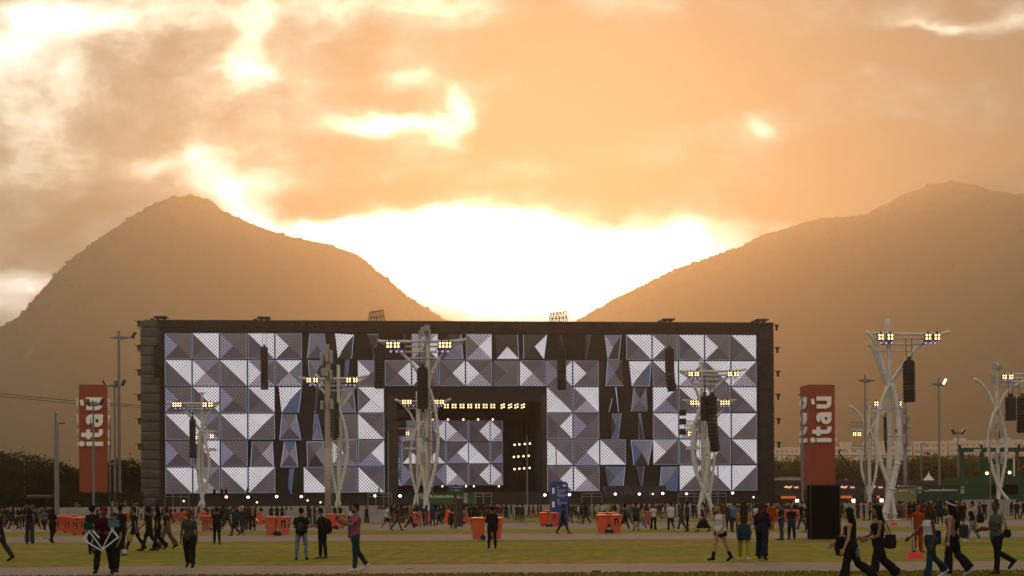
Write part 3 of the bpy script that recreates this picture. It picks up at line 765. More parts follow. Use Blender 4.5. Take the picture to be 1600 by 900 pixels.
# --- centre tower with the number 10
t = Tower('tall white tower numbered 10 standing before the stage opening', 130, 664)
t.tube('mast', [(668, 511), (668.5, 560), (667, 640), (665.5, 700), (665, 815)], (3.8, 3.6))
t.tube('crossbar', [(590.5, 532), (600, 534), (640, 534), (690, 534), (716, 533), (722, 532), (729, 530.5)], (2.4, 2.4), -.15)
t.tube('crossbar', [(634, 541), (690, 541)], 1.5, .2); t.tube('crossbar', [(632, 550), (692, 550)], 1.6, -.1); t.tube('crossbar', [(638, 560), (688, 560)], 1.5, .1)
t.tube('curved_arm', [(592, 533), (612, 541), (632, 556), (648, 574), (656, 590), (661, 608)], 2.6, 0)
t.tube('curved_arm', [(727, 531), (705, 541), (690, 555), (679, 574), (672, 592), (668, 608)], 2.6, 0)
t.tube('leg', [(669, 602), (676, 622), (682, 650), (685, 688), (682, 722), (675, 752), (666, 785), (660, 812)], (2.4, 3.0), -.6)
t.tube('leg', [(666, 602), (659, 625), (656, 655), (655, 690), (658, 725), (664, 758), (672, 812)], (2.4, 3.0), -.4)
t.tube('leg', [(668, 604), (671, 650), (672, 700), (668, 750), (662, 812)], 2.6, .7)
t.boxes([(661.5, 650, 4, 10), (661, 675, 4, 14), (662, 715, 5, 16)]); t.boxes([(661, 519, 6, 14), (668, 514, 7, 10), (656.5, 524, 3.5, 12), (672, 524, 3, 14)])
t.ladder(671, 600, 780)
t.lamps((609, 620.5, 690.5, 701), (611.5, 620.5, 628.5, 683.5, 692, 700.5), 540, 549.5)
t.number('10', 666.5, 688, .55, rz=0, dy=-.3)
tower_array(t, 661, 579, 640, 18, .05, 536, 'wide black speaker array hanging from the centre tower numbered 10', yaw=.1, n=14)
# --- its lower neighbour, behind, with platforms
t = Tower('lower white tower with round platforms behind the tower numbered 10', 205, 652)
t.tube('mast', [(651.5, 612), (652, 660), (652, 795)], 2.0)
t.tube('crossbar', [(617.5, 623), (626, 627), (690, 627), (698, 625.5), (705, 623)], 1.5, -.1); t.tube('crossbar', [(630, 632), (690, 632)], 1.1); t.tube('crossbar', [(636, 638), (682, 638)], 1.1)
t.tube('curved_arm', [(619, 624), (632, 635), (643, 650), (650, 668)], 1.8); t.tube('curved_arm', [(703, 624), (685, 635), (668, 650), (654, 668)], 1.8)
t.tube('leg', [(651, 668), (645, 688), (641.5, 710), (643, 738), (650, 768), (656, 795)], 2.1, -.4); t.tube('leg', [(652, 668), (658, 690), (660, 715), (657, 745), (650, 775), (646, 795)], 2.1, -.4)
t.ladder(649, 640, 785); t.platform(632, 650, 672, 12); t.platform(632, 650, 701, 12); t.lamp1(637, 677.5)
t.lamps((632, 640, 682, 690.5), (633, 639, 646, 684, 690), 628.5, 634)
for y_ in (648, 663, 676):
    m_ = MB(); m_.box((0, 0, 0), (1.1, .7, 1.0)); o = m_.build('small_speaker', spk, t.t); o.location = t.P(629, y_, -.5)
# --- tower 7 behind the antenna mast
t = Tower('white tower numbered 7 behind the straight antenna mast', 170, 529)
t.tube('mast', [(528.5, 570), (529, 600), (529, 805)], 2.6)
t.tube('crossbar', [(467, 589), (476, 591.5), (520, 592), (556, 591), (565, 589), (574.5, 587)], 2.0, -.1); t.tube('crossbar', [(492, 596), (558, 596)], 1.3); t.tube('crossbar', [(500, 603), (556, 602)], 1.4); t.tube('crossbar', [(508, 610.5), (548, 610)], 1.3)
t.tube('curved_arm', [(468, 590), (490, 597), (505, 611), (519, 629), (528, 642)], 2.0); t.tube('curved_arm', [(573, 588), (556, 603), (546, 619), (537, 632), (530, 642)], 2.2)
t.tube('curved_arm', [(536.5, 601), (534, 615), (530, 640)], 2.0, .8)
t.tube('leg', [(530, 640), (537, 658), (542, 682), (543.5, 706), (540, 732), (534, 758), (527, 785), (522, 806)], 2.5, -.5); t.tube('leg', [(528, 640), (521, 662), (517.5, 690), (518, 722), (523, 755), (531, 788), (535, 806)], 2.3, -.3)
t.tube('leg', [(529, 642), (531, 700), (528, 806)], 2.5, .6); t.ladder(525, 690, 780)
t.lamps((483.5, 494, 545.5, 556), (486, 493.5, 501, 541.5, 548, 554.5), 594.5, 602)
t.number('7', 528.5, 718, .5, rz=0, dy=-.6)
tower_array(t, 523.5, 631, 685, 12, .02, 594, 'black speaker array hanging beside the antenna mast, tower numbered 7', yaw=-.6)
# --- far left tower
t = Tower('lowest left white tower with two platforms before the tiles', 210, 315)
t.tube('mast', [(316, 614), (316, 660), (315.5, 798)], (1.9, 2.6)); 
m_ = MB(); p = t.P(314, 614); m_.box((p.x, 0, p.z), (1.4, .4, .12)); m_.build('top_plate', steel, t.t)
t.tube('crossbar', [(260.5, 628.5), (270, 630), (312, 630.5), (335, 630), (343, 628)], 1.7, -.1); t.tube('crossbar', [(280, 634.5), (330, 634.5)], 1.2); t.tube('crossbar', [(288, 639), (326, 639)], 1.2)
t.tube('curved_arm', [(262, 629), (285, 639), (300, 654), (312, 672)], 1.9); t.tube('curved_arm', [(342, 629), (328, 643), (320, 658), (315, 672)], 2.0)
t.tube('leg', [(315, 670), (312, 695), (311, 725), (313, 755), (316.5, 775), (320, 798)], (2.4, 3.2), -.5); t.tube('leg', [(316, 670), (322, 692), (327.5, 718), (326, 745), (319, 772), (309, 798)], 2.1, -.4)
t.platform(318, 338, 674, 9); t.platform(319, 337, 703, 2); t.lamp1(332, 682); t.lamp1(309.5, 684)
t.lamps((274, 281.5, 321, 330), (276, 283, 289, 318, 324, 330), 632.5, 638)
t.number('8', 312, 736, .5, rz=0, dy=-1.1)
tower_array(t, 303, 657, 716, 10.5, .10, 634, 'slim black speaker array hanging from the lowest left tower', n=16, yaw=.2)
# --- right tower number 6 and the one behind it
t = Tower('white tower numbered 6 with two hanging arrays before the right tiles', 170, 1097)
t.tube('mast', [(1095, 561), (1096, 600), (1098, 700), (1099, 805)], (2.4, 3.0))
t.tube('crossbar', [(1062, 579), (1070, 580.5), (1110, 580.5), (1145, 580), (1155, 579), (1166, 577)], 1.9, -.1); t.tube('crossbar', [(1076, 586), (1140, 586)], 1.3); t.tube('crossbar', [(1082, 592.5), (1134, 592.5)], 1.4); t.tube('crossbar', [(1086, 600.5), (1126, 600.5)], 1.3)
t.tube('curved_arm', [(1063, 580), (1078, 591), (1088, 610), (1095, 630)], 2.3); t.tube('curved_arm', [(1150, 581), (1135, 590), (1118, 606), (1104, 624), (1097, 638)], 2.2)
t.tube('leg', [(1096, 630), (1089, 650), (1082, 672), (1081, 700), (1084, 728), (1093, 755), (1107, 783), (1114, 806)], 2.8, -.6); t.tube('leg', [(1098, 630), (1103, 655), (1106, 690), (1104, 725), (1100, 755), (1094, 785), (1090, 806)], (2.6, 4.2), -.5)
t.tube('leg', [(1093, 664), (1088, 690), (1088, 720), (1094, 752)], 2.0, .6); t.ladder(1093, 640, 775)
t.platform(1070, 1090, 672, 14); t.platform(1072, 1092, 701, 3); t.lamp1(1077.5, 678)
for y_ in (645, 659, 675):
    m_ = MB(); m_.box((0, 0, 0), (.75, .6, .7)); o = m_.build('small_speaker', spk, t.t); o.location = t.P(1066.5, y_, -.3)
t.lamps((1078.5, 1088, 1139.5, 1149.5), (1079, 1085.5, 1092, 1134.5, 1141.5, 1148), 585, 592)
t.number('6', 1103, 711, .5, rz=.2, dy=-1.0)
tower_array(t, 1099.5, 621, 658, 9, .0, 588, 'short black speaker array hanging left of the mast, tower numbered 6', n=8, yaw=.9)
tower_array(t, 1111, 621, 706, 13.5, .55, 588, 'long curved black speaker array hanging from the tower numbered 6', n=15, yaw=-.7)
t = Tower('white tower crossbar of the rear tower showing behind the tower numbered 6', 212, 1109)
t.tube('mast', [(1109, 612), (1109, 796)], 1.8)
t.tube('crossbar', [(1066.5, 624), (1074, 626), (1140, 626), (1150, 624.5)], 1.5, -.1); t.tube('crossbar', [(1080, 631), (1136, 631)], 1.1)
t.tube('curved_arm', [(1067, 625), (1082, 634), (1095, 650), (1107, 670)], 1.6); t.tube('curved_arm', [(1149, 625), (1135, 634), (1122, 650), (1110, 670)], 1.6)
t.tube('leg', [(1109, 668), (1116, 700), (1114, 740), (1106, 796)], 1.9); t.tube('leg', [(1108, 668), (1102, 700), (1104, 740), (1112, 796)], 1.9)
t.lamps((1081, 1089, 1128, 1136), (1082, 1088, 1126, 1131, 1137), 629.5, 634.5)
# --- rear right tower beside tower 9
t = Tower('rear white tower with left platforms beside the tower numbered 9', 212, 1357)
t.tube('mast', [(1358, 632), (1358, 700), (1359, 798)], (2.4, 2.8))
t.tube('crossbar', [(1356, 630), (1412, 631)], 1.3, -.1); t.tube('crossbar', [(1358, 637), (1400, 637)], 1.2); t.tube('crossbar', [(1358, 643.5), (1386, 643.5)], 1.2)
t.tube('curved_arm', [(1328, 635), (1337, 641), (1346, 652), (1353, 668), (1357, 676)], 2.0); t.tube('curved_arm', [(1406, 632), (1385, 642), (1371, 655), (1360, 674)], 1.7)
t.tube('leg', [(1357, 672), (1350, 690), (1345, 712), (1346, 738), (1353, 762), (1362, 798)], 2.0, -.4); t.tube('leg', [(1358, 672), (1366, 692), (1369.5, 715), (1367, 745), (1360, 770), (1353, 798)], 2.0, -.3)
t.platform(1328, 1353, 672, 12); t.platform(1330, 1353, 700, 3); t.lamp1(1334, 678.5); t.lamp1(1341.5, 678.5)
t.ladder(1358, 650, 790)
t.lamps((1368, 1404), (1366, 1370, 1398, 1402, 1408), 631, 636)
t.boxes([(1352.5, 636, 3, 9), (1352, 626, 3, 5)])
tower_array(t, 1383, 652, 709, 7, .45, 636, 'thin serrated black speaker array left of the tower numbered 9', n=17, yaw=-1.0)
# --- tower at the far right, number 5
t = Tower('white tower numbered 5 at the right before the green structure', 170, 1559)
t.tube('mast', [(1557, 567), (1557.5, 640), (1559, 700), (1560, 806)], (2.6, 2.8), mt=white)
for y_ in (584.5, 591, 596, 603.5): t.tube('crossbar', [(1560, y_), (1622, y_)], 1.4, .1)
t.tube('curved_arm', [(1522.5, 592), (1533, 599), (1544, 613), (1551, 628), (1556, 640)], 2.4); t.tube('curved_arm', [(1612, 590), (1590, 600), (1572, 614), (1560, 640)], 2.4)
t.tube('leg', [(1557, 636), (1549, 652), (1543.5, 678), (1543, 705), (1549, 735), (1560, 764), (1573, 782), (1584, 806)], 2.5, -.5); t.tube('leg', [(1558, 636), (1564, 654), (1569, 680), (1570.5, 705), (1566, 738), (1560, 768), (1556, 806)], 2.5, -.4)
t.boxes([(1552.5, 573.5, 6, 9), (1560.5, 575, 3.5, 8), (1550, 592.5, 6, 12)]); t.boxes([(1556, 665, 5, 9), (1555, 680, 4, 14), (1562, 680, 3.5, 12), (1555, 714, 3, 14), (1562, 716, 3.5, 18), (1554.5, 732, 3, 13)])
t.lamps((1567.5, 1577.5), (1568, 1573, 1578.5), 589.5, 594.5); t.number('5', 1570.5, 709.5, .5, rz=.2, dy=-.9)
tower_array(t, 1575, 623, 658, 15, .0, 592, 'short square black speaker array hanging from the tower numbered 5', n=7, yaw=.2)
tower_array(t, 1593, 623, 676, 17, .60, 592, 'curved black speaker array hanging furthest right by the tower numbered 5', n=11, yaw=-.3)

# ------------------------------------------------------------------ antenna masts
def antenna_mast(label, Y, px, ytop, yb, rpx, boxes, mt, extra=()):
    t = Tower(label, Y, px, group='straight antenna masts'); t.t.name = 'antenna_mast'; t.t['category'] = 'mast'
    t.tube('pole', [(px, ytop), (px, 700), (px, 700+.1)], rpx, mt=mt)
    p = t.P(px, 700); m_ = MB(); m_.tube([(p.x, 0, 0), (p.x, 0, p.z)], rpx*1.08*t.k, 12); m_.build('lower_pole', mt, t.t, smooth=True)
    t.boxes(boxes, grey); t.ladder(px+rpx*.9, ytop+40, 785)
    for x0, x1, y in extra: t.tube('bracket', [(x0, y), (x1, y)], .5, -.2, 5, steel)
    return t
antenna_mast('thick straight beige antenna mast with grey panels at the left tiles', 150, 512, 547, 795, 4.6, [(512, 552, 5.5, 27), (503.5, 561, 4.5, 20), (518.5, 558, 4.5, 20), (510, 582, 8, 12), (518, 586, 4, 13), (504.5, 582, 3, 11), (504, 633, 4, 13), (519.5, 633, 5, 13)], mat('mast_beige', (.40,.34,.28), .6, noise_amt=.2, noise_scale=.8), [(500, 524, 570), (500, 524, 590), (500, 524, 640)])
antenna_mast('straight grey antenna mast just right of the tower numbered 9', 185, 1414, 628, 758, 2.6, [(1411, 656, 5, 14), (1417.5, 656, 5, 13), (1410.5, 686, 6, 15), (1418, 687, 6, 15)], steel, [(1404, 1425, 669)])

# ------------------------------------------------------------------ lamp posts
def lamp_post(label, px, ytop, Y, r=2.0, bar=None, heads=(), lit=False, group='tall grey lamp posts', arm=None):
    b_ = W(px, 785, Y); t_ = thing('lamp_post', label, 'lamp post', (b_.x, Y, 0), 0, group)
    k = Y/F; P = lambda x, y: W(x, y, Y)-Vector((b_.x, Y, 0))
    top = P(px, ytop); m_ = MB(); m_.tube([(0, 0, 0), (0, 0, top.z*.6), (0, 0, top.z)], [r*k*1.15, r*k, r*k*.8], 10); m_.box((0, 0, .06), (r*k*4, r*k*4, .12)); m_.build('pole', steel, t_, smooth=False)
    if bar:
        a, c_ = P(bar[0], bar[2]), P(bar[1], bar[2]); m_ = MB()
        m_.tube([a, (a+c_)/2, c_], [(.12, .05), (.16, .3), (.12, .05)], 8); m_.build('crossbar', steel, t_)
    if arm:
        a, c_ = P(arm[0], arm[1]), P(arm[2], arm[3]); m_ = MB(); m_.tube([(0, 0, a.z), a, c_], .05, 6); m_.build('arm', steel, t_)
        m_ = MB(); m_.box((c_.x, 0, c_.z), (.7, .3, .12)); m_.build('lamp_head', darkm, t_)
    for hx, hy, tilt in heads:
        p = P(hx, hy); m_ = MB(); M = Matrix.Rotation(tilt, 3, 'Y'); m_.box((0, 0, 0), (.30, .6, 1.0), M=M); m_.box((0, .1, -.45), (.1, .1, .3), M=M)
        h = m_.build('floodlight', darkm, t_); h.location = p
        f_ = MB(); f_.box((-.17*(1 if tilt > 0 else -1) if not lit else 0, -.31 if lit else 0, 0.03), (.03 if not lit else .3, .5 if not lit else .02, .85), M=M); f_.build('lens', warm2 if lit else grey, h)
    return t_
lamp_post('tallest grey post with one tilted floodlight left of the stage', 187, 517, 212, 2.3, (170, 207, 527.5), [(209, 523.5, .55)])
lamp_post('grey post with two floodlights tilted apart beside the tallest post', 180, 594, 225, 1.8, (166, 193, 602.5), [(163.5, 599, -.45), (193, 598, .45), (183, 600, 0)])
lamp_post('slim grey post with a short arm right of the left red pillar', 172.5, 654, 235, 1.4, arm=(172, 654, 168, 654))
lamp_post('grey post with two floodlights in front of the left red pillar', 146.5, 626, 200, 1.7, (137, 159, 632), [(139, 629, -.4), (159, 628, .5)])
lamp_post('slender pale post nearest the bins at the left', 87.5, 643, 128, 2.1, (85.5, 89.5, 647))
lamp_post('thin post with a flat lamp head behind the pale post at the left', 91.3, 662, 170, 1.2, arm=(91, 662, 96, 661.5))
lamp_post('tiny post standing among the left trees', 38.5, 722, 235, .7)
lamp_post('tall post with a flat ring in front of the rear right tower', 1352.5, 585, 175, 1.4, (1340, 1366, 594.5))
lamp_post('tall post with one lit floodlight right of the tower numbered 9', 1468, 590, 190, 1.5, (1455, 1480, 600), [(1475, 597, .5)], lit=True)
lamp_post('low post with a flat head behind the green self-service kiosk', 1440, 693, 260, 1.1, arm=(1440, 694, 1443, 693.5))
lamp_post('low post with two tilted lamps right of the white pyramid tent', 1497.5, 672, 250, 1.0, (1490, 1505, 676), [(1489.5, 674.5, -.6), (1505, 674.5, .6)])
lamp_post('thin post before the left edge of the right red pillar', 1254, 618, 205, 1.6, arm=(1254, 618, 1250, 617))
lamp_post('thin pale post at the left edge of the stage opening', 607, 673, 200, 1.1, arm=(607, 674, 612, 673.5))
lamp_post('thin pale post inside the right part of the stage opening', 824, 680, 205, 1.1, arm=(824, 680, 828, 679.5))
lamp_post('thin pale post behind the blue signboard', 869.5, 672, 212, .9, arm=(869.5, 672, 866, 674))
lamp_post('thin post rising before the right tiles beside the tower numbered 6', 1122, 680, 185, 1.0, arm=(1122, 680, 1119, 679))
lamp_post('thin grey post right of the tower numbered 5', 1547.5, 668, 165, 1.0)

# ------------------------------------------------------------------ red pillars
redp = mat('pillar_red', (.30,.050,.020), .55, noise_amt=.12, noise_scale=1.0, bump=.1, bump_scale=3)
cream = mat('pillar_letters', (.95,.88,.78), .5)
def logo_mesh(h):
    """rounded heavy lowercase letters, upright; height of x = 1 unit"""
    m_ = MB(); s_ = .27
    kk_ = [0.0]
    def bar(x0, x1, z0, z1): kk_[0] += .004; m_.span(x0, x1, -.05-kk_[0], .05-kk_[0]*.5, z0, z1)
    def arc(cx, cz, r0, r1, a0, a1, n=14, sx=1.0):
        vs = []; kk_[0] += .004
        for i in range(n+1):
            a = a0+(a1-a0)*i/n
            for r_ in (r0, r1):
                for y_ in (-.05-kk_[0], .05-kk_[0]*.5): vs.append((cx+math.cos(a)*r_*sx, y_, cz+math.sin(a)*r_))
        fs = []
        for i in range(n):
            o = i*4; p = o+4
            fs += [(o, o+2, p+2, p), (o+1, p+1, p+3, o+3), (o, p, p+1, o+1), (o+2, o+3, p+3, p+2)]
        fs += [(0, 1, 3, 2), (n*4, n*4+2, n*4+3, n*4+1)]
        m_.add(vs, fs)
    # i
    bar(0, s_, 0, 1); arc(.135, 1.26, 0.001, .17, 0, 2*math.pi)
    # t
    bar(.55, .82, .34, 1.30); bar(.42, 1.02, .76, 1.0)
    arc(.89, .34, .07, .34, math.pi, 1.5*math.pi); bar(.885, 1.04, 0, .25)
    # a
    arc(1.56, .36, .11, .36, 0, 2*math.pi, 26, 1.05); bar(1.70, 1.97, 0, .68); arc(1.60, .66, .11, .36, 0, .80*math.pi, 16, 1.03)
    # u
    bar(2.22, 2.49, .40, 1); bar(2.74, 3.01, 0, 1); arc(2.615, .40, .125, .395, math.pi, 2*math.pi, 16, 1.0)
    # accent
    M = Matrix.Rotation(-.25, 3, 'Y'); m_.box((2.68, 0, 1.24), (.36, .1, .20), M=Matrix.Rotation(-.18, 3, 'Y'))
    return m_.mesh('lettering', cream)
def pillar(label, px0, px1, Y, rz, w_=4.2):
    c_ = W((px0+px1)/2, 700, Y); t_ = thing('advertising_pillar', label, 'advertising pillar', (c_.x, Y+w_/2, 0), rz, 'red advertising pillars')
    z0 = 3.75; z1 = W(px0, 601, Y).z
    m_ = MB(); m_.span(-w_/2, w_/2, -w_/2, w_/2, z0, z1); m_.build('column', redp, t_)
    m_ = MB(); m_.span(-w_/2+.1, w_/2-.1, -w_/2+.3, w_/2-.1, 0, z0-.01); m_.build('base', drape, t_)
    me = logo_mesh(1); sc_ = 7.2/3.05
    for ang in (0, -math.pi/2, math.pi/2):
        o = link_mesh('lettering', me, t_)
        # local x of the letters points up the pillar
        R_ = Matrix.Rotation(ang, 4, 'Z') @ Matrix.Translation((w_*.34, -w_/2-.055*sc_, z1-9.0)) @ Matrix.Rotation(-math.pi/2, 4, 'Y') @ Matrix.Scale(sc_, 4)
        o.matrix_local = R_
    return t_
pillar('red advertising pillar with white lettering rising over the left trees', 117.5, 162, 208, R(16.5), 4.0)
pillar('red advertising pillar with white lettering on two faces behind the black box', 1262, 1302, 222, R(7))

# tall black box near the viewer
t_ = thing('black_box', 'plain tall black box standing on the grass edge at the right', 'box', (0, 0, 0), 0); g_ = G(1290, 843); t_.location = g_
blk = mat('matt_black', (.005,.005,.005), 1.0, spec=.05, noise_amt=.3, noise_scale=2)
m_ = MB(); m_.span(-.68, .68, 0, .7, .03, 2.46); m_.build('body', blk, t_)
m_ = MB(); [m_.span(a, b_, -.02, -.001, .03, 2.48) for a, b_ in ((-.69, -.63), (.63, .69))]; m_.span(-.628, .628, -.02, -.001, 2.42, 2.48); m_.build('frame', darkm, t_)
m_ = MB(); [m_.box((x, .3, 2.50), (.05, .3, .05)) for x in (-.55, -.38, -.15, .05, .2, .5)]; build_each(m_, 'top_clip', darkm, t_)
m_ = MB(); m_.span(-.72, .72, -.05, .75, 0, .028); m_.build('base', darkm, t_)

# ------------------------------------------------------------------ kiosks, signboards
greenk = mat('kiosk_green', (.045,.11,.030), .5, noise_amt=.2, noise_scale=1); dgreen = mat('dark_green', (.012,.060,.022), .55, noise_amt=.3, noise_scale=1)
beige = mat('kiosk_olive_beige', (.22,.20,.09), .55, noise_amt=.2, noise_scale=1)
wtxt = mat('lettering_white', (.75,.75,.72), .5); redm = mat('logo_red', (.5,.02,.02), .5); paper = mat('poster_paper', (.42,.46,.46), .6, noise_amt=.5, noise_scale=3)
def star(m_, cx, cz, r, y=-.02, th=.02):
    pts = []
    for k in range(10):
        a = math.pi/2+k*math.pi/5; q_ = r if k % 2 == 0 else r*.42; pts.append((cx+q_*math.cos(a), y, cz+q_*math.sin(a)))
    c_ = (cx, y-th, cz); m_.add(pts+[c_], [(k, 10, (k+1) % 10) for k in range(10)])
def kiosk(label, px0, px1, ytop, Y, mt, depth, texts, posters=(), stars=(), roof=dgreen, name='kiosk', cat='kiosk', group='service kiosks'):
    a, b_ = W(px0, 780, Y).x, W(px1, 780, Y).x; z1 = W(px0, ytop, Y).z; k = Y/F
    t_ = thing(name, label, cat, ((a+b_)/2, Y, 0), 0, group); hw = (b_-a)/2; cx = (a+b_)/2
    m_ = MB(); m_.span(-hw, hw, 0, depth, 0, z1-.12); m_.build('body', mt, t_)
    m_ = MB(); m_.span(-hw-.1, hw+.1, -.12, depth+.1, z1-.118, z1); m_.build('roof', roof, t_)
    for txt, px, py, size in texts:
        p = W(px, py, Y); text_obj('lettering', txt, size, wtxt, t_, (p.x-cx, -.03, p.z), bold=.006)
    for px, py, w_, h_ in posters:
        p = W(px, py, Y); m_ = MB(); m_.box((p.x-cx, -.03, p.z), (w_*k, .03, h_*k)); m_.build('poster', paper, t_)
    for px, py, r in stars:
        p = W(px, py, Y); m_ = MB(); star(m_, p.x-cx, p.z, r*k); m_.build('logo', redm, t_)
    return t_, hw, z1
t_, hw, z1 = kiosk('light green self-service kiosk behind the queue before the stage', 654, 741.5, 768.5, 160, greenk, 3, [('Autoatendimento', 694.5, 775.5, .46), ('Heineken', 669.5, 777.3, .17), ('Heineken', 718, 777.3, .17)], [(658.5, 773, 7, 5), (659, 778, 5.5, 3.5), (727.5, 772.5, 6, 4), (727.5, 777, 5, 3), (727.5, 782.5, 5.5, 6)], [(669.5, 774, 1.7), (716.5, 774, 1.7)])
m_ = MB(); [m_.span(-hw+.6+k*1.05, -hw+1.35+k*1.05, -.03, -.005, .9, 1.7) for k in range(5)]; build_each(m_, 'ordering_screen', blk, t_)
kiosk('dark green self-service kiosk at the right with white lettering', 1437, 1507, 758, 175, dgreen, 3, [('Autoatendimento', 1470, 765.5, .42), ('Heineken', 1448, 767, .17), ('Heineken', 1492.5, 766, .17)], [(1436.8, 763, 8, 5), (1437, 769, 5, 4), (1503.5, 761, 5, 3), (1503.5, 767.5, 5, 7)], [(1448, 764, 1.5), (1491.5, 763.5, 1.5)])
t_, hw, z1 = kiosk('pale olive drinks kiosk between the tower numbered 9 and the dark green kiosk', 1392, 1432, 760, 172, beige, 3, [('Standard', 1411, 766.5, .30), ('Bar', 1399, 768.5, .18), ('Bar', 1425, 768.5, .18)], [], [])
m_ = MB(); [m_.box((-hw+.4+k*.42, -.05, z1-.02), (.2, .08, .12)) for k in range(int(hw*2/.42))]; m_.build('fringe', cream, t_)
# blue signboard
bluem = mat('sign_blue', (.030,.055,.22), .45, noise_amt=.15, noise_scale=1.5)
g_ = G(874, 821.5); k = g_.y/F
t_ = thing('signboard', 'tall blue information signboard with white lettering behind orange bins', 'sign', g_, R(8), None)
m_ = MB(); w_ = 28*k; h_ = 69*k; m_.span(-w_/2, w_/2, 0, .35, .05, h_-.12); m_.span(-w_/2+.12, w_/2-.12, .002, .348, h_-.119, h_); m_.build('board', bluem, t_)
m_ = MB(); m_.span(-w_/2+.1, w_/2-.1, .05, .3, 0, .05); m_.build('foot', darkm, t_)
for txt, x, z, s_ in (('Banheiros', .15, .80, .17), ('Restrooms', .12, .765, .10), ('Rota', -.02, .73, .15), ('Acessibilidade', .16, .695, .14), ('Accessibility', .12, .655, .10), ('Bebedouros', .16, .52, .15), ('Water', .02, .48, .10), ('\u2190', -.05, .87, .3), ('\u2191', -.05, .57, .3)):
    text_obj('lettering', txt, s_, wtxt, t_, (x*w_, -.015, z*h_), extrude=.004)
m_ = MB(); [m_.span(-w_*.40, -w_*.27, -.02, -.001, h_*z0, h_*(z0+.13)) for z0 in (.73, .42)]; build_each(m_, 'pictogram', cream, t_)
m_ = MB(); m_.ball((w_*.3, -.01, h_*.91), (.13, .01, .07), 12, 6); m_.build('logo', cream, t_)
# dark sign post in front of the green kiosk
g_ = G(711.5, 826); k = g_.y/F
t_ = thing('sign_post', 'square brown post with blue and green direction signs before the kiosk', 'sign post', g_)
brn = mat('post_brown', (.075,.055,.04), .6, noise_amt=.2, noise_scale=2)
m_ = MB(); m_.span(-2.5*k, 2.5*k, 0, .2, 0, 69*k); m_.build('post', brn, t_)
m_ = MB(); m_.span(-12*k, 14*k, -.03, -.002, 62.5*k, 66.5*k); m_.build('direction_sign', bluem, t_); m_ = MB(); m_.span(-12*k, 14*k, -.03, -.002, 57.5*k, 62*k); m_.build('direction_sign', greenk, t_)
text_obj('lettering', 'F  <  Restaurante', .13, wtxt, t_, (1*k, -.04, 64.5*k)); text_obj('lettering', 'Y  <  Bares', .13, wtxt, t_, (0, -.04, 60*k))
m_ = MB(); m_.span(2.6*k, 12*k, .02, .12, 3*k, 46*k); m_.build('hanging_panel', mat('panel_dark_print', (.045,.03,.03), .6, noise_amt=.6, noise_scale=4), t_)

# ------------------------------------------------------------------ perimeter wall, concrete blocks
conc = mat('concrete_panel', (.36,.33,.29), .8, noise_amt=.25, noise_scale=.7, bump=.2, bump_scale=5)
pw = thing('perimeter_wall', 'low pale concrete perimeter wall running below the stage', 'wall', (0, 197, 0))
wme = None
for i in range(-30, 34):
    x0 = i*3.05
    if wme is None:
        m_ = MB(); m_.span(0, 3.0, 0, .18, 0, 1.62); m_.span(-.02, .1, -.04, -.001, 0, 1.66); wme = m_.mesh('wall_panel', conc)
    if 660 < 800+x0*F/197 < 742: continue
    o = link_mesh('wall_panel', wme, pw); o.location = (x0, 0, 0)
def blocks(label, px0, px1, py, h, n, Y=None, d=1.0, name='concrete_block', cat='barrier'):
    g0, g1 = G(px0, py), G(px1, py+SLOPE*(px0-px1))
    if Y: g0 = Vector((gX(px0, Y), Y, 0)); g1 = Vector((gX(px1, Y), Y, 0))
    for i in range(n):
        a, b_ = g0.lerp(g1, i/n), g0.lerp(g1, (i+1)/n); w_ = (b_-a).length
        m_ = MB(); m_.span(.02, w_-.02, 0, d, 0, h); m_.span(.1, w_-.1, -.03, -.001, .12, .22); m_.span(.1, w_-.1, -.03, -.001, h-.25, h-.15)
        o = m_.build(name, conc, None, loc=a); tag(o, label.format(('leftmost', 'second from left', 'third from left', 'fourth from left', 'fifth from left', 'sixth from left')[i]), cat, 'pale concrete blocks')
blocks('pale concrete block behind the two men, {} of the row', 447, 507, 820, 1.28, 3)
blocks('pale concrete block behind the man in pink, {} of the row', 577, 604, 819, 1.30, 1)
blocks('pale panel right of the black box, {} of the row', 1314, 1362, 808, 1.55, 4, d=.3)
blocks('grey concrete block below the tower numbered 5, {}', 1507, 1588, 799, 1.9, 4, Y=168)

